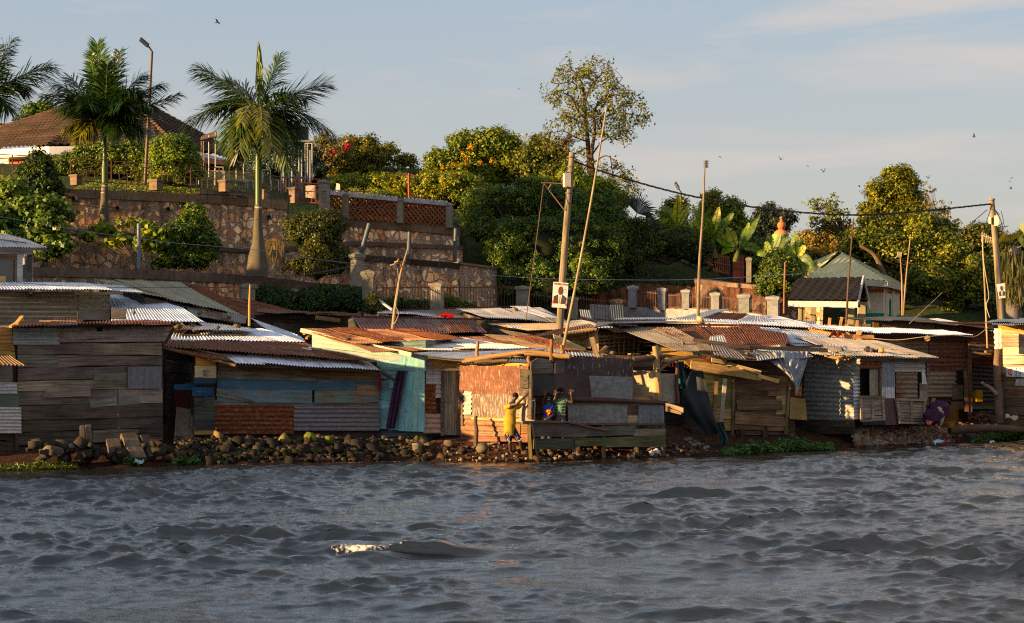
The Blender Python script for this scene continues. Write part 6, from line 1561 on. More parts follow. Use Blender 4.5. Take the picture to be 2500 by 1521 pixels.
def frond(mb, rach, base, tip, arch, n=84, L=.75, w=.05, col=(.045, .085, .02), droop=.35, spread=.9, tuft=False):
    base = Vector(base); tip = Vector(tip); ctl = base.lerp(tip, .5) + Vector((0, 0, arch))
    def q(t): return base * (1 - t) ** 2 + ctl * 2 * t * (1 - t) + tip * t * t
    pts = [q(i / 12) for i in range(13)]
    rach.tube(pts, [.045 * (1 - .8 * i / 12) for i in range(13)], (.10, .13, .03), 5)
    n = int(n * 1.15)
    for i in range(n):
        t = .14 + .86 * (i + random.random() * .5) / n
        p = q(t); tg = (q(min(1, t + .02)) - q(t - .02)).normalized()
        side = tg.cross(Vector((0, 0, 1)))
        if side.length < .2: side = tg.cross(Vector((0, 1, 0)))
        side.normalize(); up = side.cross(tg)
        for s in (1, -1):
            ang = random.uniform(-.75, .75) * spread
            fw = .75 + .6 * t
            d = (side * s * math.cos(ang) + up * math.sin(ang) + tg * fw * random.uniform(.8, 1.2)).normalized()
            l = L * 1.55 * (.55 + .75 * math.sin(math.pi * min(1, .25 + t * .72))) * random.uniform(.75, 1.1)
            leaflet(mb, p, d, up, l, w, col, droop * random.uniform(.5, 1.4))
def royal_palm(label, trunk, crown_px, Y, fronds, shaft=None, spear=None, bands=None):
    tb = [P(x, y, Y) for x, y, r in trunk]; rad = [r * Y / F for x, y, r in trunk]
    t = thing('royal_palm', label, 'palm tree', tb[0])
    m = MB(); n_ = 8; pts = catmull(tb, n_); rr = list(np.interp(np.linspace(0, len(rad) - 1, len(pts)), range(len(rad)), rad))
    m.tube(pts, rr, (.10, .088, .066, .0), 20); m.build('trunk', M['palmbark'], t, smooth=True)
    if bands:
        bm = MB()
        for x, y, r, hgt in bands: bm.tube([P(x, y + hgt, Y), P(x, y, Y)], r * Y / F, (.38, .36, .32), 20, cap=False)
        bm.build('trunk_band', M['palmbark'], t)
    if shaft:
        s = MB(); sp = catmull([P(x, y, Y) for x, y, r in shaft], 5); s.tube(sp, list(np.interp(np.linspace(0, len(shaft) - 1, len(sp)), range(len(shaft)), [r * Y / F for x, y, r in shaft])), (.06, .09, .028), 16)
        s.build('crownshaft', M['frond'], t, smooth=True)
    for fr_ in fronds:
        (tx, ty, dy, arch), kw = fr_[:4], (fr_[4] if len(fr_) > 4 else {})
        fm_ = MB(); rm_ = MB(); bx, by = kw.pop('o', crown_px)
        frond(fm_, rm_, P(bx, by, Y), P(tx, ty, Y + dy), arch, **kw)
        o = fm_.build('frond', M['frond'], t); rm_.build('midrib', M['frond'], o)
    if spear:
        s = MB()
        b = P(*spear[0], Y); tp = P(*spear[1], Y)
        for i in range(130):
            t0 = random.uniform(0, .75); p = b.lerp(tp, t0); wd_ = .28 * math.sin(math.pi * (t0 * .8 + .15)) * .5
            p2 = p + Vector((random.uniform(-1, 1) * wd_, random.uniform(-1, 1) * wd_, 0)); e = b.lerp(tp, min(1.02, t0 + random.uniform(.28, .5))) + Vector((random.uniform(-1, 1), random.uniform(-1, 1), 0)) * wd_ * .7 * (1 - t0)
            d = e - p2; leaflet(s, p2, d.normalized(), Vector((random.uniform(-1, 1), -1, 0)).normalized(), d.length, .05, (.14, .2, .025), 0)
        s.build('spear_leaf', M['frond'], t)
    return t
DG = (.035, .07, .022); MG = (.06, .10, .022); YG = (.20, .17, .03)  # YG: sunlight on the yellow fronds put into their colour
royal_palm('royal palm with swollen bulging trunk base and upright yellow-green spear leaf', [(628, 676, 25), (628, 655, 26), (629, 625, 22), (630, 590, 14), (630, 550, 11), (631, 500, 9)], (634, 268), 63.8,
           [(488, 165, -.6, .15, dict(col=MG, L=.62, n=85)), (560, 195, .5, .3, dict(col=DG, L=.55, n=60)), (790, 205, .2, .1, dict(col=DG, L=.72, n=80, droop=.15)), (682, 138, .4, .0, dict(col=DG, L=.5, n=70)),
            (456, 300, -.3, .75, dict(col=DG, L=.6, n=80)), (525, 255, .8, .5, dict(col=DG, L=.55)), (822, 335, -.3, .95, dict(col=DG, L=.6, n=80, o=(640, 285))), (745, 240, -1.0, .45, dict(col=DG, L=.6)),
            (585, 365, -1.6, .9, dict(col=(.10, .11, .025), L=.55, n=70, o=(630, 280))), (665, 360, -1.8, 1.0, dict(col=(.12, .12, .03), L=.5, n=70, o=(634, 280))), (560, 335, -1.0, .8, dict(col=MG, L=.6, o=(630, 280))),
            (720, 365, -1.1, 1.0, dict(col=DG, L=.6, n=75, o=(636, 285))), (700, 315, 1.2, .8, dict(col=DG, L=.6)), (590, 300, -2.2, .7, dict(col=YG, L=.32, n=45)), (640, 315, -2.4, .8, dict(col=YG, L=.3, n=40)), (570, 390, .8, 1.0, dict(col=MG, L=.5, o=(630, 285))), (700, 400, .6, 1.1, dict(col=MG, L=.5, o=(636, 290)))],
           shaft=[(631, 502, 8.5), (631, 460, 8.5), (631, 400, 8.5), (633, 340, 6), (634, 275, 4)], spear=((635, 275), (632, 104)), bands=[(631, 505, 9.4, 4), (630.5, 522, 9.8, 2)])
royal_palm('royal palm in front of the big tiled roof, dark bushy crown', [(254, 548, 14), (254, 520, 12), (255, 490, 9.5), (256, 450, 8)], (256, 318), 67.0,
           [(238, 108, .3, -.1, dict(col=(.07, .13, .025), L=.55, n=95, spread=1.2)), (292, 128, .5, .0, dict(col=DG, L=.5, n=80)), (222, 140, -.5, -.1, dict(col=MG, L=.45, n=70)), (262, 160, -.9, 0, dict(col=DG, L=.5, n=70)),
            (140, 205, .3, .45, dict(col=DG, L=.6, n=75)), (112, 232, -.6, .75, dict(col=DG, L=.55, n=75)), (175, 190, .8, .2, dict(col=DG, L=.6, n=70)), (345, 185, .3, .45, dict(col=DG, L=.6, n=75)), (392, 205, .8, .5, dict(col=DG, L=.55)),
            (436, 230, -.2, .2, dict(col=DG, L=.42, n=85)), (150, 262, -1.2, .7, dict(col=DG, L=.6)), (370, 262, -1.2, .7, dict(col=DG, L=.6)), (160, 312, -.8, .55, dict(col=YG, L=.5, n=70)), (195, 330, -1.2, .6, dict(col=YG, L=.45)), (350, 315, -.6, .7, dict(col=DG, L=.6)),
            (215, 250, -1.8, .4, dict(col=DG, L=.6)), (300, 250, -1.8, .45, dict(col=DG, L=.6)), (330, 225, -1.0, .4, dict(col=DG, L=.6)), (190, 235, -1.0, .4, dict(col=DG, L=.6)), (300, 320, -1.2, .6, dict(col=DG, L=.55))],
           shaft=[(256, 446, 7.5), (256, 415, 8), (256, 380, 5.5), (256, 322, 4)], bands=[(256, 453, 8.2, 3), (255.5, 461, 8.4, 2), (255, 470, 8.8, 2)])
royal_palm('royal palm cut off by the frame edge, only a few dark fronds showing', [(-48, 600, 12), (-48, 500, 10), (-48, 420, 8)], (-45, 250), 66.5,
           [(118, 163, -.2, .35, dict(col=DG, L=.72, n=90)), (28, 100, .2, .1, dict(col=DG, L=.6, n=80)), (20, 260, -.5, .6, dict(col=DG, L=.6)), (-150, 160, 0, .4, {}), (-170, 240, 0, .7, {}), (-40, 90, .4, 0, {}), (60, 215, .6, .7, dict(col=DG, L=.6)), (-110, 300, -1, .8, {})],
           shaft=[(-48, 420, 8), (-47, 340, 8), (-45, 255, 4)])
m_ = MB()
for i in range(60):
    a = random.random(); p = P(648 + 45 * a, 590 - 12 * math.sin(a * 3.1) + 8 * a, 64.6 + random.uniform(-.2, .2)); e = P(640 + 50 * a + random.uniform(-8, 8), 640 + 20 * a + random.uniform(-15, 10), 64.5 + random.uniform(-.3, .3)); d = e - p
    leaflet(m_, p, d.normalized(), Vector((0, -1, 0)), d.length, .035, (.22, .14, .08), .1)
tag(m_.build('dead_frond', M['frond']), 'dry brown fallen frond hanging beside the swollen palm trunk', 'palm frond')
def fan_leaf(mb, base, c, rad, tilt, col, n=26, span=2.6, face=None):
    """stiff fan: segments from c"""
    base = Vector(base); c = Vector(c); d = (c - base).normalized(); rad *= 1.6 if n == 26 and span < 3 else 1.1
    f = Vector(face) if face is not None else Vector((random.uniform(-.4, .4), -1, random.uniform(-.2, .5)))
    f = (f - d * f.dot(d)).normalized(); s = d.cross(f).normalized()
    for i in range(n):
        a = (i / (n - 1) - .5) * span
        e = d * math.cos(a) + s * math.sin(a) - f * .12 * abs(math.sin(a))
        L = rad * (1 - .18 * abs(a / span * 2) ** 2) * random.uniform(.9, 1.05)
        g = Vector((0, 0, -tilt * L * random.uniform(.5, 1.2)))
        w = rad * span / n * .55
        t_ = e.cross(f).normalized()
        mid = c + e * L * .6
        mb.add([c, mid + t_ * w * .5, mid - t_ * w * .5, c + e * L + g], [[0, 2, 3, 1]], [(0, 0)] * 4, (*jit(col, .15), 1))
    mb.tube([base, c], .02, (.16, .15, .04), 5)
t = thing('fan_palm', 'bluish green fan palm rising beyond the hanging thicket', 'palm tree', P(1540, 600, 77))
for (x, y, r, bx, by, col) in ((1520, 505, .62, 1535, 540, (.16, .16, .06)), (1555, 515, .66, 1540, 545, (.05, .085, .07)), (1575, 548, .55, 1545, 555, (.035, .06, .055)), (1505, 535, .5, 1530, 550, (.06, .09, .05)), (1550, 575, .55, 1540, 560, (.07, .1, .05)), (1520, 570, .5, 1535, 560, (.05, .08, .05)), (1590, 575, .45, 1550, 565, (.03, .05, .045))):
    m = MB(); fan_leaf(m, P(bx, by + 10, 77), P(x, y + 6, 76.6), r, .15, tuple(v * .7 for v in col), face=(random.uniform(-.7, .2), -1, .1)); m.build('fan_leaf', M['frond'], t)
m = MB(); m.tube([P(1540, 640, 77), P(1540, 560, 77)], .14, (.12, .09, .06), 8); m.build('trunk', M['bark'], t)
t = thing('fan_palm', 'fan palm with yellow lit fan and long skirt of dry leaves, behind capped pole', 'palm tree', P(2480, 800, 68))
for (x, y, r, bx, by, col) in ((2468, 588, .55, 2462, 612, (.30, .27, .05)), (2500, 570, .5, 2470, 605, (.08, .12, .04)), (2438, 608, .5, 2455, 615, (.09, .13, .04)), (2495, 600, .5, 2470, 612, (.06, .09, .04)), (2450, 585, .35, 2460, 610, (.28, .26, .06))):
    m = MB(); fan_leaf(m, P(bx, by, 68), P(x, y, 67.6), r, .1, col, span=3.0); m.build('fan_leaf', M['frond'], t)
m = MB()
for i in range(800):
    y0 = random.uniform(612, 700); x0 = random.gauss(2478, 16); p = P(x0, y0, 68 + random.uniform(-.4, .4)); e = P(x0 + random.uniform(-12, 12), y0 + random.uniform(30, 60), 67.8 + random.uniform(-.5, .5)); d = e - p
    leaflet(m, p, d.normalized(), Vector((random.uniform(-.5, .5), -1, 0)), d.length, .06, (.17, .13, .05) if random.random() < .7 else (.10, .10, .04), .1)
m.build('dry_skirt', M['frond'], t)
m = MB(); m.tube([P(2474, 800, 68), P(2478, 600, 68)], [.3, .22], (.13, .12, .12), 10); m.build('trunk', M['bark'], t)
def banana_leaf(mb, base, tip, arch, w, col):
    base = Vector(base); tip = Vector(tip); ctl = base.lerp(tip, .55) + Vector((0, 0, arch)); n = 26
    def q(t): return base * (1 - t) ** 2 + ctl * 2 * t * (1 - t) + tip * t * t
    fl = Vector((random.uniform(-1.1, -.2), -1, random.uniform(-.1, .5))); col = tuple(min(.4, x * 1.3) for x in col)
    V = []; c = []
    for i in range(n):
        t0 = .16 + .84 * i / n; t1 = .16 + .84 * (i + .93) / n
        for s in (1, -1):
            tg = (q(min(1, t1 + .01)) - q(t0)).normalized(); sd_ = tg.cross(fl).normalized() * s
            ww = lambda t: w * math.sin(math.pi * min(1, max(0, (t - .1) / .92)) ** .8) ** .7
            dr_ = Vector((0, 0, -random.uniform(.05, .3))) * w + tg * w * .25 * (1)
            p0, p1 = q(t0), q(t1)
            mb.add([p0, p1, p1 + sd_ * ww(t1) + dr_, p0 + sd_ * ww(t0) + dr_], [[0, 1, 2, 3]], [(0, 0)] * 4, (*jit(col, .12), 1))
    mb.tube([q(i / 8) for i in range(9)], [.03 * (1 - i / 10) for i in range(9)], (.2, .24, .06), 5)
def banana(label, bx, by, Y, leaves_, top):
    t = thing('banana_plant', label, 'banana plant', P(bx, by, Y), 'banana plants along the slope')
    m = MB(); m.tube([P(bx, by, Y), P(top[0], top[1], Y)], [.13, .07], (.13, .14, .05), 8); m.build('stem', M['bark'], t)
    for (tx, ty, arch, w, col) in leaves_:
        m = MB(); banana_leaf(m, P(top[0], top[1], Y), P(tx, ty, Y + random.uniform(-.8, .8)), arch, w, col); m.build('leaf', M['banana'], t)
BG = (.11, .17, .02); BY = (.34, .34, .045); BD = (.06, .105, .02)  # yellow tone puts sunlight on the leaves into their colour
banana('banana plant with one broad arching leaf next to the fan palm', 1640, 600, 78, [(1600, 515, .25, .2, BD), (1612, 505, .3, .28, BG), (1655, 475, 0, .17, BY), (1683, 500, .1, .15, BY), (1580, 560, .4, .2, BD), (1690, 535, .2, .2, BD)], (1652, 560))
banana('banana plant with torn leaves crossed by the tall thin pole', 1720, 620, 77, [(1692, 500, .1, .2, (.18, .22, .05)), (1710, 490, 0, .15, BG), (1735, 505, .1, .17, BD), (1685, 540, .1, .18, BY), (1740, 560, .1, .17, BD)], (1712, 575))
banana('banana plant with pale upright leaf and two long slanting leaves', 1745, 630, 76, [(1755, 505, 0, .2, BY), (1790, 520, .1, .16, BD), (1725, 530, .1, .17, BG), (1790, 612, .5, .2, (.16, .24, .04)), (1735, 535, .1, .15, BD)], (1738, 585))
banana('banana plant with yellow curved leaf in front of the red gate', 1795, 640, 75.5, [(1775, 555, .12, .2, BY), (1828, 545, .0, .2, (.20, .26, .06)), (1852, 530, 0, .18, BD), (1830, 560, 0, .15, BG), (1760, 620, .4, .2, (.18, .26, .04)), (1860, 620, .5, .18, BG)], (1802, 612))
banana('banana plant in front of the green domed tower', 1888, 660, 75, [(1880, 572, 0, .17, BG), (1870, 590, 0, .18, (.2, .26, .06)), (1925, 580, .2, .16, BD), (1905, 575, .1, .13, BD), (1850, 620, .3, .17, BG)], (1882, 630))
banana('banana plant right of the green domed tower', 1945, 670, 75, [(1940, 565, 0, .2, BG), (1958, 580, 0, .16, BD), (1965, 600, .1, .17, BY), (1920, 600, .2, .15, BG), (1985, 650, .4, .16, BD)], (1944, 632))
banana('low banana plant against the green tin roof', 1972, 690, 72, [(1960, 640, .1, .18, BG), (1995, 640, .2, .16, (.14, .2, .06)), (2000, 665, .3, .16, BG), (1940, 665, .2, .15, BD)], (1972, 678))
PD = [(.010, .022, .006), (.022, .042, .010), (.035, .060, .012)]
PM_ = [(.02, .045, .006), (.05, .09, .008), (.10, .15, .014)]
PY_ = [(.04, .07, .006), (.11, .15, .010), (.22, .23, .014)]
PO_ = [(.06, .055, .012), (.12, .12, .02), (.20, .17, .03)]
PB_ = [(.03, .05, .04), (.06, .09, .07), (.10, .13, .10)]
BK = (.10, .07, .045)
def plant(name, label, cat, blobs, n, cr, nl, size, pal, root, trunk=None, r0=.05, nl_limbs=25, group=None, part='foliage', inner=.55, core=None, **kw):
    blobs = [pxblob(*b) for b in blobs]
    t = thing(name, label, cat, P(*root), group)
    bl2 = blobs
    if 'hedge' not in name and 'round' not in name:
        bl2 = []
        for c_, r_ in blobs:
            c_ = np.array(c_); r_ = np.array(r_); bl2.append((c_, r_ * .8))
            for _ in range(6):
                d_ = RNG.normal(size=3); d_ /= np.linalg.norm(d_); d_[2] = abs(d_[2]) if RNG.random() < .7 else d_[2]; bl2.append((c_ + d_ * r_ * RNG.uniform(.55, .85), r_ * RNG.uniform(.22, .45)))
        core = core * .86 if core else core
    m = MB(); cs = crown(m, bl2, int(n * .85), cr * 1.15, nl, size * 1.12, pal, inner=inner, **kw)
    m.build(part, M['leaf'], t)
    b = MB(); base = P(*root)
    if trunk:
        tp = [P(*p[:3]) for p in trunk]; b.tube(catmull(tp, 3) if len(tp) > 2 else tp, list(np.linspace(trunk[0][3], trunk[-1][3], (len(tp) - 1) * 3 + 1)) if len(tp) > 2 else [trunk[0][3], trunk[-1][3]], BK, 8)
        st = tp[-1]
    else:
        st = base + Vector((0, 0, .1))
    limbs(b, st, cs, r0, BK, nl_limbs)
    b.build('trunk' if trunk else 'stems', M['bark'], t)
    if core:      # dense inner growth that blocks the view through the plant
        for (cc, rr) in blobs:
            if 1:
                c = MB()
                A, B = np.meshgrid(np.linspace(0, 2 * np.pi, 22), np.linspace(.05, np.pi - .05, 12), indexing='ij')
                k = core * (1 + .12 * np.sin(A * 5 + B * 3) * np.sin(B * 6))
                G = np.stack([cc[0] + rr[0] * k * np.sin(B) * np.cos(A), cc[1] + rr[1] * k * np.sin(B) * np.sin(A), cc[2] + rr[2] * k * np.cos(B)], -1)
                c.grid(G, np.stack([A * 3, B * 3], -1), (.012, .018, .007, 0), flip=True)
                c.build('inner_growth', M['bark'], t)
    return t
plant('conical_shrub', 'dark conical shrub standing in front of the terrace railing', 'shrub', [(92, 445, 58, 42, 67), (92, 405, 38, 38, 67), (90, 470, 52, 25, 67)], 330, .22, 75, .085, PD + [(.06, .085, .015)], (92, 492, 67.2), core=.7)
plant('broadleaf_plant', 'sprawling broad-leaved plants below the conical shrub', 'plant', [(60, 520, 110, 42, 65), (120, 545, 55, 50, 64.5), (20, 470, 45, 30, 65), (80, 590, 85, 42, 64.5), (130, 610, 45, 35, 64), (0, 560, 60, 60, 64.5)], 520, .22, 34, .15, [(.022, .045, .01), (.06, .10, .02), (.15, .19, .045)], (80, 640, 64.5), aspect=.85, inner=.45, core=.6, droop=.3)
plant('climbing_vine', 'thin yellow-green vine arching over the ledge around the grey pipe post', 'vine', [(255, 562, 45, 10, 65.8), (330, 545, 45, 10, 65), (215, 580, 40, 12, 65), (290, 590, 60, 14, 65), (365, 560, 20, 25, 64.5), (390, 590, 30, 30, 64.5), (355, 610, 25, 35, 64.3)], 120, .2, 16, .16, PY_, (339, 652, 63.5), aspect=.8, inner=.2, nl_limbs=18, r0=.02)
plant('climbing_shrub', 'leafy shrub with sunlit peak leaning on the stone wall right of the pipe post', 'shrub', [(470, 560, 50, 42, 65.8), (435, 600, 75, 48, 65.3), (500, 610, 42, 50, 65.5), (440, 640, 78, 25, 65), (478, 525, 22, 24, 65.8)], 520, .2, 60, .09, [(.015, .035, .008), (.04, .075, .012), (.12, .16, .02)], (450, 662, 65.2), core=.72)
plant('dark_bush', 'large dark rounded bush filling the ledge right of the swollen trunk', 'bush', [(772, 590, 68, 78, 66.2), (735, 570, 38, 55, 66.2), (800, 560, 40, 50, 66.4), (770, 655, 85, 30, 66), (825, 640, 30, 45, 66)], 620, .22, 75, .075, [(.016, .024, .007), (.035, .045, .010), (.07, .07, .014)], (772, 690, 66.3), core=.75)
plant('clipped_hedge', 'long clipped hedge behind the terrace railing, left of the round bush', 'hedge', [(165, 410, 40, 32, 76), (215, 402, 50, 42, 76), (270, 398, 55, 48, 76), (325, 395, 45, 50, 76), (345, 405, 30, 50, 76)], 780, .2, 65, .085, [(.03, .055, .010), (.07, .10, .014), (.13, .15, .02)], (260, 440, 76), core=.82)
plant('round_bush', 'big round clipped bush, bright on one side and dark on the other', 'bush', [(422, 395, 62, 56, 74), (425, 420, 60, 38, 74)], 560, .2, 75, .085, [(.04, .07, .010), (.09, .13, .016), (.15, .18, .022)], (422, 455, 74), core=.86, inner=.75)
plant('low_shrub', 'yellow-green low shrub under the round bush at the lamp foot', 'shrub', [(400, 440, 40, 14, 72), (430, 445, 25, 12, 72)], 90, .16, 40, .08, PY_, (405, 455, 72), nl_limbs=8)
plant('blue_shrub', 'blue-grey conifer behind the palm trunk and white frames', 'shrub', [(630, 400, 40, 40, 84), (680, 410, 50, 32, 84), (640, 380, 30, 25, 84)], 330, .24, 60, .085, PB_, (640, 445, 84), core=.8)
plant('blue_shrub', 'blue-grey shrub under the black water tank', 'shrub', [(735, 400, 38, 42, 82), (770, 418, 32, 26, 82), (748, 375, 22, 25, 82)], 330, .24, 60, .085, PB_, (745, 445, 82), core=.8)
plant('far_tree', 'tree top peeping over the left slope of the tiled roof', 'tree', [(85, 275, 30, 22, 110), (60, 295, 25, 12, 110), (110, 262, 20, 14, 110)], 60, .35, 45, .16, PM_, (90, 400, 110), trunk=[(100, 420, 110, .2), (90, 290, 110, .08)], nl_limbs=14)
plant('far_tree', 'dark small tree top at the very edge beside the tiled roof', 'tree', [(2, 320, 16, 14, 108)], 30, .3, 40, .15, PD, (0, 400, 108), trunk=[(-5, 420, 108, .15), (0, 330, 108, .06)], nl_limbs=8)
t = plant('bougainvillea', 'straggly bougainvillea with magenta flowers on arching bare branches', 'shrub', [(800, 395, 40, 30, 82), (835, 370, 30, 30, 82), (780, 360, 25, 40, 82)], 130, .25, 30, .1, [(.06, .07, .015), (.12, .11, .03), (.2, .15, .07)], (775, 440, 82), nl_limbs=60, r0=.045)
m_ = MB(); cs = crown(m_, [pxblob(853, 341, 4, 4, 81.6), pxblob(866, 343, 6, 5, 81.6), pxblob(850, 358, 6, 8, 81.6), pxblob(818, 375, 8, 6, 81.6), pxblob(835, 362, 8, 5, 81.6), pxblob(808, 378, 6, 4, 81.6)], 22, .07, 18, .08, [(.3, .008, .05), (.42, .015, .09)])
m_.build('blossoms', M['leaf'], t)['kind'] = 'stuff'
m_ = MB(); m_.tube(catmull([P(770, 435, 82), P(800, 392, 82), P(830, 360, 81.8), P(852, 342, 81.6)], 5), [.07] * 15 + [.02], (.33, .2, .1), 6); m_.tube(catmull([P(772, 430, 82), P(780, 370, 82), P(800, 310, 82)], 5), .035, (.4, .28, .16), 6)
tag(m_.build('bare_branch', M['bark']), 'pale bare branches arching up to the magenta blossoms', 'branch')
plant('garden_tree', 'spreading garden tree with drooping tip beside the bougainvillea', 'tree', [(850, 375, 48, 38, 84), (890, 360, 32, 26, 84), (925, 385, 42, 30, 84), (880, 420, 75, 22, 84), (985, 395, 28, 10, 84), (1000, 402, 12, 7, 84), (840, 410, 40, 28, 84)], 480, .28, 60, .11, [(.045, .05, .010), (.10, .10, .018), (.18, .16, .025)], (890, 445, 84), trunk=[(890, 450, 84, .12), (880, 415, 84, .08)], core=.62, nl_limbs=40)
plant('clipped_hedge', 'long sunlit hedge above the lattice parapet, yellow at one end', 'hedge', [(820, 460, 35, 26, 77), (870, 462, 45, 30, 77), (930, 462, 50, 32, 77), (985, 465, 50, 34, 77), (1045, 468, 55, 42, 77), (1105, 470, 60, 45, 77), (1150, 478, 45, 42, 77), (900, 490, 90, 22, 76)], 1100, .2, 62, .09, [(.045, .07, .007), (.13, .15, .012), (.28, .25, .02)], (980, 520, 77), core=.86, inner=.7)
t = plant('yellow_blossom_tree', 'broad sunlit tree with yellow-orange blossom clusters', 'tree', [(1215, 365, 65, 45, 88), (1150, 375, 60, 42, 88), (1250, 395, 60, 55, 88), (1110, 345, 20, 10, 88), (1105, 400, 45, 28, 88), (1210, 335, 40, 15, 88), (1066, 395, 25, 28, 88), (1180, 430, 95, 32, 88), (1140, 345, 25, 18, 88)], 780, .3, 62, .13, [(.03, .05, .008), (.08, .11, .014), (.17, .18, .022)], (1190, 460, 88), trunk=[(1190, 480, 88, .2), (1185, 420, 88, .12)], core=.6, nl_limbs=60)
m_ = MB(); crown(m_, [pxblob(1135, 380, 10, 12, 86.9), pxblob(1137, 398, 7, 6, 86.9), pxblob(1150, 362, 7, 8, 86.9), pxblob(1110, 403, 8, 6, 86.9), pxblob(1205, 392, 9, 8, 86.9), pxblob(1175, 400, 9, 5, 86.9), pxblob(1078, 410, 6, 4, 86.9)], 26, .1, 20, .09, [(.32, .16, .01), (.4, .24, .02)])
m_.build('blossoms', M['leaf'], t)['kind'] = 'stuff'
plant('garden_tree', 'shaded tree mass between the yellow blossom tree and the leaning pole', 'tree', [(1320, 390, 50, 45, 86), (1300, 430, 60, 45, 86), (1360, 440, 50, 60, 86), (1345, 380, 40, 30, 86)], 520, .3, 60, .12, [(.02, .035, .007), (.045, .06, .010), (.10, .10, .018)], (1320, 480, 86), trunk=[(1320, 500, 86, .2), (1320, 430, 86, .1)], core=.68, nl_limbs=40)
TH = [(1165, 500, 35, 40, 75.5), (1215, 510, 60, 55, 75), (1280, 500, 60, 55, 75), (1340, 500, 70, 60, 75), (1410, 510, 60, 60, 75), (1470, 530, 50, 60, 75), (1500, 560, 40, 60, 75), (1180, 560, 45, 50, 74.5),
      (1240, 600, 70, 80, 74), (1330, 600, 90, 90, 74), (1420, 600, 80, 90, 74), (1480, 640, 50, 70, 74.3), (1260, 690, 50, 50, 73), (1340, 700, 80, 60, 73), (1430, 690, 60, 55, 73), (1155, 530, 30, 45, 75.5)]
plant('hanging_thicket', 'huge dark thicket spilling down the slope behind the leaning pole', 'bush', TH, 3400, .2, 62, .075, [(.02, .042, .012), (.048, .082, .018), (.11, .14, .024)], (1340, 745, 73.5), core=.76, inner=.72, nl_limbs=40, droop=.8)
plant('climber', 'sunlit climber leaves around the tree trunk on top of the thicket', 'vine', [(1420, 455, 40, 30, 77), (1460, 470, 50, 30, 77), (1395, 430, 25, 30, 77), (1500, 490, 40, 22, 77), (1330, 455, 50, 20, 77)], 330, .24, 42, .12, PY_, (1430, 500, 77), core=.4)
t = thing('tall_tree', 'tall open-crowned tree with twin trunks above the thicket', 'tree', P(1440, 490, 84))
Yt = 84
lead = {}
tr = MB()
segs = [([(1448, 490), (1440, 420), (1436, 360), (1430, 300), (1428, 255), (1424, 215), (1410, 185), (1390, 165)], .14, .03),
        ([(1452, 450), (1444, 380), (1452, 320), (1450, 280), (1462, 250), (1490, 235), (1530, 225)], .10, .025),
        ([(1432, 310), (1405, 290), (1380, 285), (1355, 292)], .05, .015), ([(1430, 290), (1410, 270), (1398, 240), (1370, 225), (1345, 228)], .05, .015),
        ([(1452, 300), (1480, 285), (1510, 275), (1545, 280), (1575, 285)], .05, .015), ([(1428, 250), (1440, 215), (1460, 190), (1485, 165)], .05, .015),
        ([(1444, 380), (1470, 345), (1500, 330), (1530, 325)], .04, .012), ([(1432, 345), (1405, 335), (1375, 320), (1345, 325)], .04, .012), ([(1445, 400), (1480, 380), (1505, 400), (1530, 430), (1545, 440)], .035, .01),
        ([(1426, 225), (1395, 200), (1365, 205), (1345, 200)], .035, .012), ([(1450, 290), (1475, 255), (1500, 215), (1520, 190)], .04, .012), ([(1490, 380), (1495, 430), (1480, 460)], .025, .01), ([(1432, 360), (1400, 375), (1370, 360), (1340, 355)], .035, .01)]
tips = []
for pts, r0, r1 in segs:
    n = len(pts); dy = random.uniform(-1.2, 1.2)
    V3 = [P(x, y, Yt + dy * i / n) for i, (x, y) in enumerate(pts)]
    cp = catmull(V3, 4); tr.tube(cp, list(np.linspace(r0, r1, len(cp))), BK if r0 < .09 else (.10, .068, .045), 7)
    st = 0 if r0 < .06 else int(len(cp) * .45)
    for p in cp[st::2]: tips.append(p)
cl = []
blob2 = [(1395, 175, 48, 38), (1460, 170, 45, 30), (1350, 225, 28, 22), (1440, 215, 75, 45), (1500, 230, 45, 45), (1535, 262, 40, 38), (1395, 260, 60, 35), (1560, 285, 28, 22), (1380, 325, 55, 35), (1340, 345, 32, 22), (1500, 320, 45, 32), (1525, 330, 28, 16), (1420, 300, 60, 40), (1530, 440, 30, 22), (1500, 420, 40, 30), (1400, 390, 50, 30), (1480, 290, 60, 40), (1345, 430, 30, 25), (1380, 445, 35, 25), (1485, 450, 40, 22), (1540, 470, 28, 18)]
for bx, by, rx, ry in blob2:
    for _ in range(int(rx * ry / 80) + 3):
        a = random.uniform(0, 6.28); q = math.sqrt(random.random())
        p = P(bx + rx * q * math.cos(a), by + ry * q * math.sin(a), Yt + random.uniform(-1.4, 1.4)); cl.append(p)
for p in cl:
    near = min(tips, key=lambda c: (c - p).length)
    mid = near.lerp(p, .5) + Vector((random.uniform(-.12, .12), random.uniform(-.1, .1), random.uniform(-.05, .15)))
    tr.tube([near, mid, p], [.016, .011, .006], (.085, .06, .04), 4, cap=False)
    for _ in range(2):
        e = p + Vector((random.uniform(-.3, .3), random.uniform(-.3, .3), random.uniform(-.25, .3))); tr.tube([p.lerp(mid, .4), e], [.008, .005], (.09, .06, .04), 4, cap=False)
tr.build('trunk', M['bark'], t)
lf = MB(); ca = np.array([tuple(p) for p in cl]); nl = 15; k = np.repeat(np.arange(len(ca)), nl)
off = RNG.normal(0, 1, (len(k), 3)) * .115
leafset(lf, ca[k] + off, off / np.linalg.norm(off, axis=1)[:, None], .13, [(.045, .05, .010), (.07, .09, .012), (.12, .14, .018), (.13, .11, .02)], cvar=RNG.random(len(ca))[k], bias=.4)
lf.build('foliage', M['leaf'], t)
m_ = MB(); crown(m_, [pxblob(1388, 347, 14, 14, 83.6)], 20, .1, 60, .08, [(.10, .06, .03), (.16, .09, .04)], aspect=.25); tag(m_.build('nest', M['bark']), 'round twiggy bird nest in the tall tree left of its trunk', 'nest')
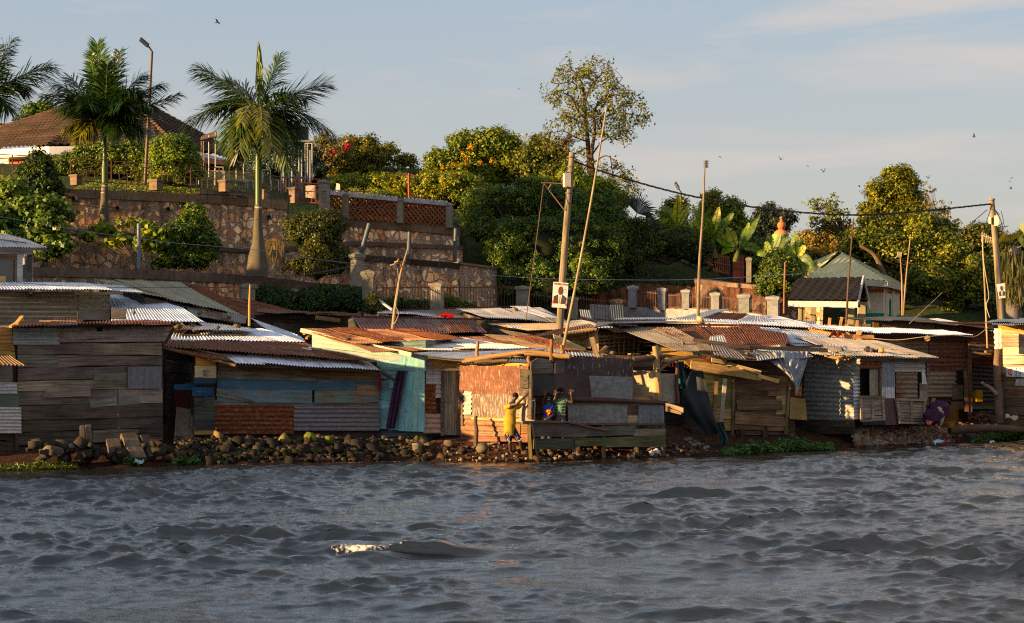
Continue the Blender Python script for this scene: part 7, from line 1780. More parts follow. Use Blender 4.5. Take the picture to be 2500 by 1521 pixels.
plant('slope_bush', 'dark rounded bushes above the grassy slope below the banana plants', 'bush', [(1600, 595, 55, 40, 76.5), (1660, 600, 50, 45, 76.5), (1560, 600, 45, 50, 76), (1700, 610, 38, 45, 76), (1540, 640, 25, 40, 75.5), (1530, 565, 45, 35, 76)], 700, .22, 60, .085, [(.012, .024, .007), (.03, .05, .010), (.08, .10, .016)], (1630, 650, 76.5), core=.84)
plant('sunlit_scrub', 'sunlit scrub at the foot of the banana plants', 'shrub', [(1620, 560, 60, 18, 77.5), (1690, 575, 50, 20, 77.5), (1740, 580, 30, 20, 76.5)], 260, .2, 45, .09, PY_, (1650, 590, 77.5), core=.5, nl_limbs=10)
m_ = MB()   # grass on slope
n = 9000; gx = RNG.uniform(3.6, 9.5, n); gy = RNG.uniform(73.6, 77.5, n); gzv = height(gx, gy)
C_ = np.stack([gx, gy, gzv + .06], 1); leafset(m_, C_, np.tile([0, -.6, .8], (n, 1)), .2, [(.02, .035, .01), (.05, .075, .015), (.09, .11, .02)], aspect=.22, bias=.5)
tag(m_.build('grass', M['leaf']), 'short green grass on the sloping bank', 'grass', kind='stuff')
m_ = MB(); n = 7000; gx = RNG.uniform(-16, -4.5, n); gy = np.array([float(W3(x)) for x in gx]) + RNG.uniform(.5, 6, n); C_ = np.stack([gx, gy, height(gx, gy) + .05], 1)
leafset(m_, C_, np.tile([0, -.6, .8], (n, 1)), .15, [(.05, .07, .012), (.10, .12, .02), (.16, .16, .03)], aspect=.22, bias=.5)
tag(m_.build('grass', M['leaf']), 'sunlit lawn grass on the top terrace', 'grass', kind='stuff')
plant('round_shrub', 'dark round shrub on the slope left of the tiled shelter', 'shrub', [(1905, 680, 48, 55, 70), (1905, 650, 38, 35, 70), (1885, 700, 35, 35, 70)], 480, .2, 62, .085, [(.014, .028, .007), (.04, .065, .012), (.09, .12, .02)], (1905, 745, 70), core=.8)
plant('slender_tree', 'slim tree behind the tall thin pole', 'tree', [(1740, 485, 22, 17, 90), (1735, 510, 24, 22, 90), (1725, 545, 24, 30, 90)], 150, .28, 50, .12, PO_, (1740, 600, 90), trunk=[(1738, 610, 90, .12), (1738, 500, 90, .05)], nl_limbs=20)
plant('slender_tree', 'yellowish slim tree left of the dark tree', 'tree', [(1785, 505, 22, 18, 90), (1780, 540, 30, 30, 90), (1800, 560, 28, 40, 90)], 200, .3, 48, .12, PY_, (1790, 600, 90), trunk=[(1790, 620, 90, .12), (1785, 520, 90, .05)], nl_limbs=20)
plant('slender_tree', 'slim tree behind the street lamp and banana leaves', 'tree', [(1655, 510, 24, 24, 88), (1650, 540, 30, 28, 88)], 130, .28, 48, .12, PO_, (1655, 600, 88), trunk=[(1655, 610, 88, .1), (1655, 530, 88, .05)], nl_limbs=16)
plant('dark_tree', 'dark blue-green tree behind the orange ball finial', 'tree', [(1870, 530, 26, 32, 104), (1900, 545, 35, 35, 104), (1925, 535, 22, 16, 104), (1850, 560, 28, 35, 104), (1880, 590, 45, 35, 104)], 420, .3, 55, .13, [(.012, .022, .012), (.03, .04, .025), (.05, .06, .04)], (1885, 640, 104), trunk=[(1885, 660, 104, .2), (1885, 550, 104, .08)], nl_limbs=26)
plant('sparse_sapling', 'sparse young tree with scattered leaves against the sky', 'tree', [(2000, 510, 38, 28, 82), (2040, 520, 40, 40, 82), (2010, 550, 45, 28, 82), (2055, 560, 30, 30, 82), (2033, 478, 8, 8, 82)], 150, .16, 9, .13, [(.06, .08, .015), (.12, .13, .03)], (2090, 620, 82), trunk=[(2100, 640, 82, .08), (2060, 580, 82, .05)], nl_limbs=90, r0=.022, inner=.2)
plant('hedge_scrub', 'orange-brown scrub between domed tower and green roof', 'bush', [(1990, 600, 55, 30, 86), (2050, 590, 50, 35, 86), (1975, 585, 30, 20, 86), (2090, 610, 60, 45, 84), (2000, 640, 60, 30, 84)], 600, .26, 50, .10, [(.05, .05, .012), (.12, .09, .02), (.20, .13, .035)], (2020, 660, 86), core=.72)
plant('large_tree', 'tallest rounded tree of the clump right of the green roof', 'tree', [(2185, 445, 48, 30, 84), (2160, 470, 42, 35, 84), (2205, 480, 42, 40, 84), (2180, 520, 60, 45, 84), (2125, 530, 35, 35, 84), (2240, 520, 28, 28, 84), (2190, 425, 30, 14, 84), (2150, 560, 60, 35, 83), (2220, 560, 50, 40, 83)], 1050, .25, 55, .11, [(.035, .05, .009), (.10, .11, .016), (.20, .17, .026)], (2180, 720, 84), trunk=[(2180, 740, 84, .25), (2190, 600, 84, .15)], core=.5, nl_limbs=70)
plant('thicket_trees', 'tangled lower trees behind the cream building', 'tree', [(2110, 600, 60, 40, 79), (2180, 620, 80, 50, 79), (2260, 620, 70, 60, 79), (2330, 650, 65, 60, 79), (2280, 690, 80, 60, 78), (2350, 710, 60, 60, 78), (2220, 680, 50, 55, 79), (2300, 580, 45, 35, 80), (2255, 560, 35, 35, 80), (2380, 680, 40, 60, 78)], 1700, .27, 50, .12, [(.025, .04, .008), (.075, .095, .013), (.17, .16, .022)], (2260, 780, 79), trunk=[(2200, 790, 79, .2), (2170, 700, 79, .14), (2120, 620, 79, .08)], core=.72, nl_limbs=60)
plant('bare_twigs_shrub', 'twiggy half bare bush reaching up right of the tallest tree', 'shrub', [(2290, 520, 45, 40, 81), (2320, 560, 40, 40, 81), (2265, 480, 25, 35, 81)], 110, .12, 6, .11, [(.08, .09, .02), (.14, .12, .03)], (2300, 620, 81), nl_limbs=100, r0=.02, inner=.2)
plant('far_tree', 'rounded tree behind the capped pole', 'tree', [(2400, 575, 45, 28, 90), (2370, 600, 40, 35, 90), (2430, 610, 50, 40, 90), (2390, 650, 60, 50, 90)], 560, .3, 50, .13, [(.02, .03, .008), (.05, .06, .012), (.10, .09, .02)], (2400, 740, 90), trunk=[(2400, 760, 90, .2), (2400, 640, 90, .1)], core=.75)
plant('far_tree', 'tree mass at the edge below the fan palm', 'tree', [(2510, 600, 40, 45, 82), (2500, 680, 50, 70, 80), (2420, 710, 45, 60, 78), (2460, 740, 60, 50, 76), (2560, 640, 50, 80, 80)], 760, .28, 50, .12, [(.018, .03, .007), (.045, .055, .012), (.10, .09, .02)], (2490, 790, 80), core=.76)
m_ = MB(); m_.tube(catmull([P(2158, 672, 76), P(2145, 640, 76), P(2130, 618, 76), P(2100, 600, 76)], 5), list(np.linspace(.12, .05, 16)), (.15, .10, .06), 8)
tag(m_.build('bare_branch', M['bark']), 'thick orange lit branch curving up behind the green roof', 'branch')
def backwood(label, blobs, n, pal):
    m = MB(); bl = [pxblob(*b) for b in blobs]; crown(m, bl, n, .5, 42, .2, pal, inner=.8); o = m.build('far_wood', M['leaf'])
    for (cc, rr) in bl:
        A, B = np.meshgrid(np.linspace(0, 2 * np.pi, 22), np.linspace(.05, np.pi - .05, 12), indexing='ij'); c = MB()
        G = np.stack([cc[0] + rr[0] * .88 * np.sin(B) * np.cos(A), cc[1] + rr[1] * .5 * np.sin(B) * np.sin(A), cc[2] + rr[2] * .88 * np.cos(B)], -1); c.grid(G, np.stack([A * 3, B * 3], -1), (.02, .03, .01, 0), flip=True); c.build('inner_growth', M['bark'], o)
    tag(o, label, 'wood', kind='stuff')
backwood('far dark wood filling the slope behind the right-hand buildings', [(1500 + 95 * k, 720 - 20 * (k % 2), 90, 90, 112) for k in range(12)], 900, [(.02, .03, .008), (.05, .06, .012), (.09, .085, .018)])
backwood('low shrubbery behind the terrace frames and the water tank', [(560 + 75 * k, 440, 60, 28, 98) for k in range(9)], 420, [(.02, .035, .01), (.05, .07, .018), (.08, .09, .03)])
plant('undergrowth', 'green undergrowth below the banana plants by the red gate', 'bush', [(1760, 600, 50, 40, 80), (1830, 620, 55, 45, 80), (1700, 620, 40, 35, 80), (1980, 690, 50, 40, 78), (1870, 640, 45, 40, 79)], 420, .25, 50, .11, [(.015, .03, .008), (.05, .075, .014), (.12, .14, .025)], (1800, 690, 80), core=.8)
for k, (x, y, r_, tz, lb) in enumerate(((-25, 50.5, 2.6, 8.2, 'added unseen tree blocking low sun, nearest the lake shore'), (-27, 56, 3.0, 8.8, 'added unseen tree blocking low sun, second from the lake shore'), (-28.5, 61.5, 3.0, 9.0, 'added unseen tree blocking low sun, beside the low stone wall'), (-30, 67.5, 3.2, 9.4, 'added unseen tree blocking low sun, up on the terraces'))):
    t = thing('sun_blocker_tree', lb, 'tree', Vector((x, y, 2)), 'added sun-blocking trees beyond the left edge'.replace('left ', ''))  # unseen tree added out of frame to shade the walls and fence
    m = MB(); z0 = 3.6; bl = [((x + random.uniform(-.6, .6), y + random.uniform(-.6, .6), z0 + (tz - z0) * f_), (r_ * q_, r_ * q_, (tz - z0) * .3)) for f_, q_ in ((.15, .8), (.45, 1), (.7, .85))]
    cs = crown(m, bl, 260, .5, 40, .2, PM_); m.build('crown', M['leaf'], t); c = MB(); limbs(c, Vector((x, y, 3)), cs, .12, BK, 30); c.tube([(x, y, 1.5), (x, y, 4)], .25, BK, 8); c.build('trunk', M['bark'], t)
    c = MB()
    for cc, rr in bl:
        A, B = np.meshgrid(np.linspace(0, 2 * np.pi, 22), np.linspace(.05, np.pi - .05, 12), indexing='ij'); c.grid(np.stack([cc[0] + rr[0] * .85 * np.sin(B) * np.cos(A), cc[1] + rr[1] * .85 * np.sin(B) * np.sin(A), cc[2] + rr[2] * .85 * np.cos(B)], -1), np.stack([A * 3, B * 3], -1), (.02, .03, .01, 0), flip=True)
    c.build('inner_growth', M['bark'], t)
plant('ivy_hedge', 'small clump of dark ivy over the fence next to the sunlit pillar', 'hedge', [(650, 735, 30, 30, 64), (690, 738, 30, 30, 64.3)], 300, .15, 60, .07, [(.01, .025, .008), (.025, .05, .012), (.04, .075, .02)], (670, 768, 64), core=.86, inner=.75)
plant('ivy_hedge', 'long dark ivy hedge between the low grey pillar and the gate pillars', 'hedge', [(755, 738, 35, 30, 64.5), (805, 735, 45, 33, 64.6), (860, 738, 36, 30, 64.8)], 440, .15, 60, .07, [(.01, .025, .008), (.025, .05, .012), (.04, .075, .02)], (800, 768, 64.6), core=.86, inner=.75)
plant('young_shrub', 'low green shrubs behind the railing by the gate pillars', 'shrub', [(960, 750, 55, 18, 67), (1020, 752, 40, 16, 67.5), (905, 755, 20, 22, 63.6)], 240, .16, 45, .08, PD, (980, 770, 67), core=.6)
plant('young_shrub', 'small shrub in front of the long dark railing', 'shrub', [(1100, 745, 25, 18, 67.5), (1140, 752, 30, 12, 68)], 110, .15, 42, .08, PM_, (1110, 768, 67.5))
plant('side_shrub', 'leafy shrub squeezed against the shorter gate pillar foot', 'shrub', [(912, 745, 14, 28, 63.5)], 60, .14, 40, .08, [(.05, .06, .02), (.1, .1, .03)], (910, 770, 63.5))
m_ = MB(); m_.tube([P(958, 757, 63), P(917, 727, 63.5)], .05, (.36, .37, .40), 8); tag(m_.build('plastic_pipe', M['steel']), 'pale grey pipe slanting down behind the maroon roof', 'pipe')
def weeds(name, label, x0, x1, d0, d1, n, hgt, size, pal, cat='water plants', asp=.5):
    m = MB(); px = RNG.uniform(x0, x1, n); dd = RNG.uniform(d0, d1, n)
    x = np.array([(p - HX) / F * 50 for p in px])
    for _ in range(3): x = (px - HX) / F * (shore(x) + dd)
    y = shore(x) + dd; z = np.maximum(height(x, y), 0)
    env = (.25 + .75 * np.abs(np.sin(x * 2.3) * np.cos(x * 5.1 + y * 3))) * np.sin((px - x0) / (x1 - x0) * np.pi)
    C = np.stack([x, y, z + RNG.random(n) ** 1.5 * hgt * env + .02], 1)
    o = np.tile([0, -.5, .8], (n, 1)) + RNG.normal(0, .4, (n, 3)); o /= np.linalg.norm(o, axis=1)[:, None]
    leafset(m, C, o, size, pal, aspect=asp, bias=.6)
    tag(m.build(name, M['leaf']), label, cat, kind='stuff')
GW = [(.01, .025, .006), (.025, .06, .01), (.06, .11, .02)]
weeds('water_weeds', 'bright green water weeds below the ochre plank hut', 1765, 2035, -.5, .7, 3600, .3, .13, GW)
weeds('water_weeds', 'green weeds along the shore at the log', 2375, 2560, -.5, .6, 3000, .3, .13, GW)
weeds('water_weeds', 'thin grassy weeds at the foot of the dark plank hut', -40, 190, -.3, .4, 700, .2, .12, [(.03, .05, .01), (.08, .10, .02)], asp=.25)
weeds('water_weeds', 'green leaves among stones between the two plank huts', 420, 500, .0, .6, 420, .18, .12, GW)
weeds('water_weeds', 'green leaves near the leaning slabs', 300, 345, .1, .5, 120, .15, .1, GW)
def rock_mesh(m, c, r, col, al=0.0, sq=(1, 1, .75), seed=None, rot=None, blk=.0):
    """faceted boulder"""
    rg = np.random.default_rng(seed if seed is not None else random.randrange(10 ** 6))
    bx_ = .1 if rg.random() < .5 else .24
    V = np.array([(a, b, c_) for a in (-1, 1) for b in (-1, 1) for c_ in (-1, 1)]) * .78 + rg.normal(0, bx_, (8, 3)); E = rg.normal(size=(2, 3)); E /= np.linalg.norm(E, axis=1)[:, None]
    bm = bmesh.new(); vs = [bm.verts.new(p) for p in np.concatenate([V, E * (1.02 if bx_ > .2 else .3)])]; rs_ = bmesh.ops.convex_hull(bm, input=vs)
    bmesh.ops.delete(bm, geom=list({x for x in rs_['geom_interior'] + rs_['geom_unused'] if isinstance(x, bmesh.types.BMVert)}), context='VERTS')
    bm.verts.index_update(); G = np.array([v.co[:] for v in bm.verts]) * r * np.array(sq) * .95; fc = [[v.index for v in f.verts] for f in bm.faces]; bm.free()
    a = rot if rot is not None else rg.uniform(-.9, .9); ca, sa = math.cos(a), math.sin(a)
    G = np.stack([G[..., 0] * ca - G[..., 2] * sa, G[..., 1], G[..., 0] * sa + G[..., 2] * ca], -1)
    b = rg.uniform(0, 3.1); cb, sb = math.cos(b), math.sin(b)
    G = np.stack([G[..., 0] * cb - G[..., 1] * sb, G[..., 0] * sb + G[..., 1] * cb, G[..., 2]], -1)
    o = rg.uniform(0, 40)
    m.add(G + np.array(c), fc, np.stack([G[:, 0] + G[:, 1] + o, G[:, 2] + o], -1), (*col, al))
RK = [(.10, .075, .055), (.07, .055, .042), (.14, .11, .085), (.05, .04, .033), (.16, .12, .09), (.09, .06, .04)]
def rock(px, py, d, r, label, col=None, al=.15, group=None, sq=(1, 1, .75), rot=None, name='shore_rock', cat='rock'):
    x = (px - HX) / F * 47
    for _ in range(4): x = (px - HX) / F * (float(shore(x)) + d)
    Y = float(shore(x)) + d
    z = EYE + (HY - py) / F * Y if py is not None else gz(x, Y) + r * .35
    m = MB(); rock_mesh(m, (x, Y, z), r, jit(col or random.choice(RK), .15), al, sq, rot=rot)
    tag(m.build(name, M['rock']), label, cat, group)
random.seed(21)
g1 = 'rocks in the bank under the blue plank hut'
lab1 = ['dark rough rock in the stone bank under the blue plank hut', 'brown blocky rock in the stone bank under the blue plank hut', 'pale rough rock in the stone bank under the blue plank hut']
for k in range(140):
    px = random.uniform(455, 1045); t0 = random.random()
    hi = 1072 if px < 930 else 1082
    py = hi + t0 * (1132 - hi - (px - 455) * .012)
    d = 1.45 - 1.45 * t0 + random.uniform(-.1, .15)
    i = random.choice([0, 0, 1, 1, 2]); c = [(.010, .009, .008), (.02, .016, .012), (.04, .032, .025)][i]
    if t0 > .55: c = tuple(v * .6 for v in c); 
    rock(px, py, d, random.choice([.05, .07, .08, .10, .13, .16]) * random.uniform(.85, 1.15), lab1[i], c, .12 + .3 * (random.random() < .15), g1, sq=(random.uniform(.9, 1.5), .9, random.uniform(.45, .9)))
MOSSY = (.13, .15, .035)
rock(757, 1070, 1.3, .15, 'bright green mossy rock, larger one below the rust and grey tin joint', MOSSY, .0, sq=(.8, 1, 1), rot=-.6)
rock(803, 1074, 1.3, .14, 'lime green mossy rock standing apart right of the larger mossy one', (.12, .145, .04), .0, sq=(1.1, 1, .7), rot=-.3)
rock(694, 1070, 1.4, .13, 'yellowish square mossy rock under the rust red tin panel', (.15, .13, .05), .1, sq=(1, 1, .95))
rock(534, 1062, 1.5, .12, 'ochre boulder at the left foot of the blue plank hut', (.13, .09, .05), .1)
g2 = 'rocks under the dark plank hut'
for k in range(34):
    px = random.uniform(60, 420); rock(px, random.uniform(1082, 1122), random.uniform(.1, .8), random.uniform(.07, .17), 'dark stone lying under the dark plank hut', (.03, .026, .022), .1, g2)
rock(128, 1100, .5, .2, 'big pale stone under the dark plank hut', (.13, .11, .1), .1, sq=(1.2, 1, .6), rot=-.2)
rock(170, 1095, .6, .2, 'smooth grey stone right of the big pale stone', (.16, .14, .12), .1, sq=(1.1, 1, .6), rot=-.3)
def slab_thing(label, a, b, w, h, col, mat='rock', name='concrete_slab', cat='slab'):
    m = MB(); m.beam(a, b, w, h, (*col, .15)); tag(m.build(name, M[mat]), label, cat)
slab_thing('long broken slab leaning against the dark plank hut', P(338, 1122, 44.4), P(312, 1062, 45.0), .36, .14, (.13, .10, .075))
slab_thing('narrow dark block leaning beside the long broken slab', P(372, 1118, 44.7), P(350, 1066, 45.1), .2, .14, (.07, .06, .05))
slab_thing('reddish flat stone slab near the corner of the dark plank hut', P(404, 1104, 45.2), P(366, 1078, 45.6), .34, .12, (.20, .09, .055))
slab_thing('short dark slab between the stakes and the leaning slabs', P(285, 1120, 44.3), P(275, 1076, 44.8), .3, .14, (.08, .065, .055))
slab_thing('first of two short stakes before the dark plank hut', P(202, 1122, 44.0), P(200, 1040, 44.3), .1, .09, (.09, .08, .065), 'wood', 'wood_stake', 'stake')
slab_thing('second short stake, closer to the leaning slabs', P(222, 1122, 44.1), P(215, 1038, 44.4), .11, .09, (.10, .085, .07), 'wood', 'wood_stake', 'stake')
g3 = 'stones on the muddy bank by the children'
for k in range(60):
    px = random.uniform(1035, 1700); t0 = random.random()
    if 1215 < px < 1260: continue
    rock(px, None, .1 + 1.6 * (1 - t0), random.uniform(.05, .13), 'small dark stone on the muddy bank around the children', random.choice([(.06, .036, .024), (.04, .027, .02), (.085, .058, .04)]), .1, g3)
rock(1018, 1094, .7, .14, 'pale blotched stone at the end of the rock bank', (.15, .125, .095), .2, sq=(1, 1, .8))
rock(1100, 1084, 1.0, .16, 'flat crumpled grey-brown lump below the wooden door', (.10, .075, .06), .1, sq=(1.3, 1, .45))
rock(1178, 1094, .7, .15, 'pale lump near the thin post of the chipboard enclosure', (.14, .11, .08), .1)
def litter(px, py, Y, s, col, label, cat='litter'):
    m = MB(); c = P(px, py, Y)
    U, V = np.meshgrid(np.linspace(-1, 1, 9), np.linspace(-1, 1, 9), indexing='ij'); rg = np.random.default_rng(int(px * 7 + py))
    G = np.stack([c.x + U * s + rg.normal(0, s * .1, U.shape), c.y + V * s * .7, c.z + .25 * s * np.sin(U * 3 + px) * np.cos(V * 4) + rg.normal(0, s * .14, U.shape) + .3 * s * V], -1)
    m.grid(G, np.stack([U, V], -1), (*col, 0)); tag(m.build('litter_scrap', M['cloth']), label, cat)
litter(1292, 1116, 46.9, .13, (.5, .45, .35), 'pale crumpled scrap at the yellow-shirted child’s feet')
litter(1085, 1103, 47.3, .05, (.55, .5, .04), 'tiny yellow wrapper on the muddy bank')
litter(1205, 1080, 47.8, .14, (.3, .2, .12), 'tan paper scrap beside the thin enclosure post')
litter(1600, 1104, 47.6, .14, (.42, .42, .44), 'white plastic sheet washed under the right end of the platform')
litter(1700, 1084, 49.3, .1, (.15, .14, .13), 'grey torn plastic by the foot of the tarpaulin')
litter(1725, 1092, 49.2, .08, (.2, .18, .16), 'pale rag at the waterline near the leaning post')
litter(2292, 1078, 52.8, .14, (.3, .5, .55), 'light blue plastic scrap at the rubble edge')
litter(2303, 1083, 52.6, .09, (.25, .02, .03), 'dark red scrap beside the light blue plastic')
litter(1110, 1112, 46.8, .12, (.35, .3, .25), 'grey paper lying at the waterline')
litter(2422, 1078, 54.5, .07, (.3, .28, .5), 'small lilac wrapper at the edge of the weeds')
litter(340, 1126, 43.9, .1, (.25, .4, .38), 'greenish plastic scrap by the leaning slabs')
litter(1680, 1072, 50.4, .12, (.13, .12, .1), 'dirty cloth heap under the lean-to')
litter(2470, 1018, 56, .17, (.4, .35, .28), 'pale cloth bundle on the red earth by the forked post')
m_ = MB(); rs = np.random.default_rng(9)
for k in range(650):
    px = rs.uniform(2085, 2330); tt = rs.random(); top = 1032 if px < 2250 else 1045
    py = top + tt * (1088 - top) * (1 - .1 * (px - 2085) / 245); x = (px - HX) / F * 52
    for _ in range(3): x = (px - HX) / F * (float(shore(x)) + 1.2 - 1.2 * tt)
    Y = float(shore(x)) + 1.2 - 1.2 * tt + .1
    rock_mesh(m_, (x, Y, EYE + (HY - py) / F * Y), rs.uniform(.04, .11), jit(random.choice([(.17, .13, .10), (.12, .08, .06), (.2, .16, .13), (.16, .08, .05)]), .2), .05, seed=int(rs.integers(1e6)))
tag(m_.build('rubble', M['rock']), 'pile of small brown rubble below the leaning shutters', 'rubble', kind='stuff')
m_ = MB()
for k in range(900):
    px = rs.uniform(425, 1050); tt = rs.random(); py = 1064 + tt * 66; x = (px - HX) / F * 46
    for _ in range(3): x = (px - HX) / F * (float(shore(x)) + 1.5 - 1.5 * tt)
    Y = float(shore(x)) + 1.6 - 1.5 * tt; rock_mesh(m_, (x, Y, EYE + (HY - py) / F * Y - .04), rs.uniform(.03, .09), jit(random.choice([(.05, .038, .028), (.03, .024, .02), (.08, .06, .04), (.05, .05, .02)]), .3), .05, seed=int(rs.integers(1e6)))
tag(m_.build('rubble', M['rock']), 'small broken stones and silt wedged between the bank rocks', 'rubble', kind='stuff')
m_ = MB()
for k in range(420):
    px = rs.uniform(2290, 2520); d_ = rs.uniform(.6, 4); x = (px - HX) / F * 56
    for _ in range(3): x = (px - HX) / F * (float(shore(x)) + d_)
    Y = float(shore(x)) + d_; rock_mesh(m_, (x, Y, gz(x, Y) + .02), rs.uniform(.02, .07), jit(random.choice([(.18, .08, .05), (.15, .07, .045), (.25, .15, .1)]), .2), .05, seed=int(rs.integers(1e6)))
tag(m_.build('gravel', M['rock']), 'loose reddish stones on the bare earth bank', 'gravel', kind='stuff')
m_ = MB()
for k in range(380):
    px = rs.uniform(1030, 1760); d_ = rs.uniform(.05, 2.2); x = (px - HX) / F * 48
    for _ in range(3): x = (px - HX) / F * (float(shore(x)) + d_)
    Y = float(shore(x)) + d_; rock_mesh(m_, (x, Y, gz(x, Y) + .02), rs.uniform(.02, .06), jit(random.choice([(.07, .035, .024), (.05, .03, .022), (.09, .06, .04), (.2, .17, .14)]), .2), .05, seed=int(rs.integers(1e6)))
tag(m_.build('gravel', M['rock']), 'scattered pebbles and broken bits on the muddy bank', 'gravel', kind='stuff')
m_ = MB(); m_.tube(catmull([P(2318, 1050, 55.0), P(2380, 1046, 55.2), P(2450, 1046, 55.5), P(2540, 1052, 55.8)], 6), list(np.linspace(.13, .10, 19)), (.10, .07, .05), 10)
tag(m_.build('log', M['bark']), 'long fallen brown log lying on the red earth bank', 'log')
rock(2375, 1068, .5, .22, 'dark slanting stone under the end of the fallen log', (.05, .05, .055), .0, sq=(1.2, 1, .5), rot=-.5)
m_ = MB(); m_.beam(P(-40, 1175, 39), P(22, 1184, 39), .2, .08, (.06, .05, .045)); m_.beam(P(-40, 1190, 38.6), P(40, 1193, 38.6), .12, .06, (.05, .045, .04)); tag(m_.build('floating_plank', M['wood']), 'dark plank floating at the left edge of the water', 'plank')
def blob(m, c, r, col, sq=(1, 1, 1), lump=.08, seed=0, stripes=None):
    A, B = np.meshgrid(np.linspace(0, 2 * np.pi, 60), np.linspace(0, np.pi, 40), indexing='ij')
    k = 1 + lump * np.sin(A * 3 + seed) * np.sin(B * 4 + seed) + lump * .5 * np.sin(A * 7 + B * 5 + seed)
    G = np.stack([np.sin(B) * np.cos(A) * sq[0], np.sin(B) * np.sin(A) * sq[1], np.cos(B) * sq[2]], -1) * (k * r)[..., None] + np.array(c)
    cc = np.tile(np.array([*col, 0.0]), A.shape + (1,))
    if stripes is not None:
        q = (np.sin((G[..., 0] * .8 + G[..., 2] * .6) * 75) > .72); cc[q] = [*stripes, 0]
    m.grid(G, np.stack([A, B], -1), cc, flip=True)
m_ = MB(); blob(m_, P(2293, 1000, 53.9), .3, (.035, .016, .045), (1, .7, .8), .13, 1, (.12, .04, .06)); tag(m_.build('striped_bundle', M['cloth'], smooth=True), 'upper purple cloth bundle with thin red stripes by the tin hut', 'bundle')
m_ = MB(); blob(m_, P(2278, 1018, 53.4), .27, (.028, .014, .034), (1, .7, .8), .16, 3, (.10, .035, .05)); tag(m_.build('striped_bundle', M['cloth'], smooth=True), 'lower purple striped bundle tucked under a pale sack', 'bundle')
m_ = MB(); blob(m_, P(2293, 1018, 53.5), .24, (.34, .30, .26), (.55, .6, 1.1), .1, 5); tag(m_.build('sack', M['cloth'], smooth=True), 'pale crumpled sack on the purple bundles', 'sack')
h = Hut('upholstered_chair', 'old brown upholstered seat dumped behind the striped bundles', 'chair', P(2320, 1040, 54.5))
h.mb('backrest', 'cloth').beam(P(2318, 1038, 54.3), P(2318, 990, 54.3), .32, .28, (.12, .06, .02)); h.mb('side_panel', 'cloth').beam(P(2330, 1038, 54.5), P(2329, 994, 54.5), .16, .4, (.09, .045, .018)); h.mb('seat', 'cloth').beam(P(2304, 1038, 53.8), P(2318, 1034, 54.2), .3, .14, (.2, .08, .025)); h.done()
m_ = MB(); m_.poly(pq((2268, 995, 54.2), (2284, 995, 54.2), (2284, 972, 54.2), (2276, 972, 54.2)), .04, (.3, .19, .09, 0)); tag(m_.build('cardboard_piece', M['board']), 'tan cardboard piece behind the striped bundles', 'cardboard')
h = Hut('jerrycan', 'yellow plastic jerrycan on the bench in the dark shelter', 'jerrycan', P(2388, 982, 58.5))
h.mb('body', 'plaster').box(P(2389, 968, 58.5), (.2, .16, .30), .2, (.5, .30, .01)); h.mb('handle', 'plaster').box(P(2386, 954, 58.5), (.12, .05, .04), .2, (.5, .30, .01)); h.mb('spout', 'plaster').tube([P(2394, 956, 58.5), P(2395, 951, 58.5)], .03, (.45, .28, .01), 8); h.done()
m_ = MB(); m_.box(P(2377, 968, 58.9), (.14, .14, .26), .1, (.4, .26, .03)); tag(m_.build('jerrycan', M['plaster']), 'duller jerrycan half hidden behind the yellow one', 'jerrycan')
litter(1093, 770, 62.5, .2, (.6, .02, .02), 'bright red rag on the flat brown roof')
litter(1098, 837, 50.2, .17, (.03, .03, .03), 'black scrap lying on the white tin roof')
litter(750, 852, 49.3, .13, (.5, .5, .52), 'pale plastic scrap on the rust-brown roof')
litter(1640, 776, 58, .1, (.5, .5, .5), 'pale scrap beside the maroon ridge')
litter(2130, 858, 53.5, .22, (.05, .045, .04), 'dark coil of rope on the pale tin roof')
rock(574, None, 4, .01, 'x') if False else None
m_ = MB(); rock_mesh(m_, P(1257, 758, 64.5), .12, (.2, .18, .14)); tag(m_.build('roof_stone', M['rock']), 'grey stone weighing down the pale grey roof', 'stone')
m_ = MB(); rock_mesh(m_, P(2152, 857, 53.4), .09, (.4, .26, .14)); tag(m_.build('roof_stone', M['rock']), 'tan stone weighing down the pale tin hut roof', 'stone')
m_ = MB(); rock_mesh(m_, P(1712, 783, 57.3), .14, (.45, .32, .18)); tag(m_.build('roof_stone', M['rock']), 'cream lump packed around the tall thin pole foot', 'stone')
random.seed(5)
for k in range(34):
    q = random.choice(ROOFS[:36]); u, v = random.uniform(.1, .9), random.uniform(.1, .9); c = bil(q, u, v) + Vector((0, 0, .05)); m_ = MB()
    if k % 2: rock_mesh(m_, c, random.uniform(.05, .09), random.choice([(.16, .12, .09), (.1, .08, .06)])); tag(m_.build('roof_stone', M['rock']), 'small stone lying loose on one of the tin roofs', 'stone', 'loose stones on the tin roofs')
    else:
        d = Vector((random.uniform(.5, 1.2), random.uniform(-.2, .2), 0)); e = bil(q, u, v); n_ = (q[1] - q[0]).cross(q[3] - q[0]).normalized(); d -= n_ * d.dot(n_)
        m_.beam(e + n_ * .035 - d * .5, e + n_ * .035 + d * .5, .05, .03, jit((.2, .14, .09), .3)); tag(m_.build('batten', M['wood']), 'loose wooden batten lying on one of the tin roofs', 'batten', 'loose battens on the tin roofs')
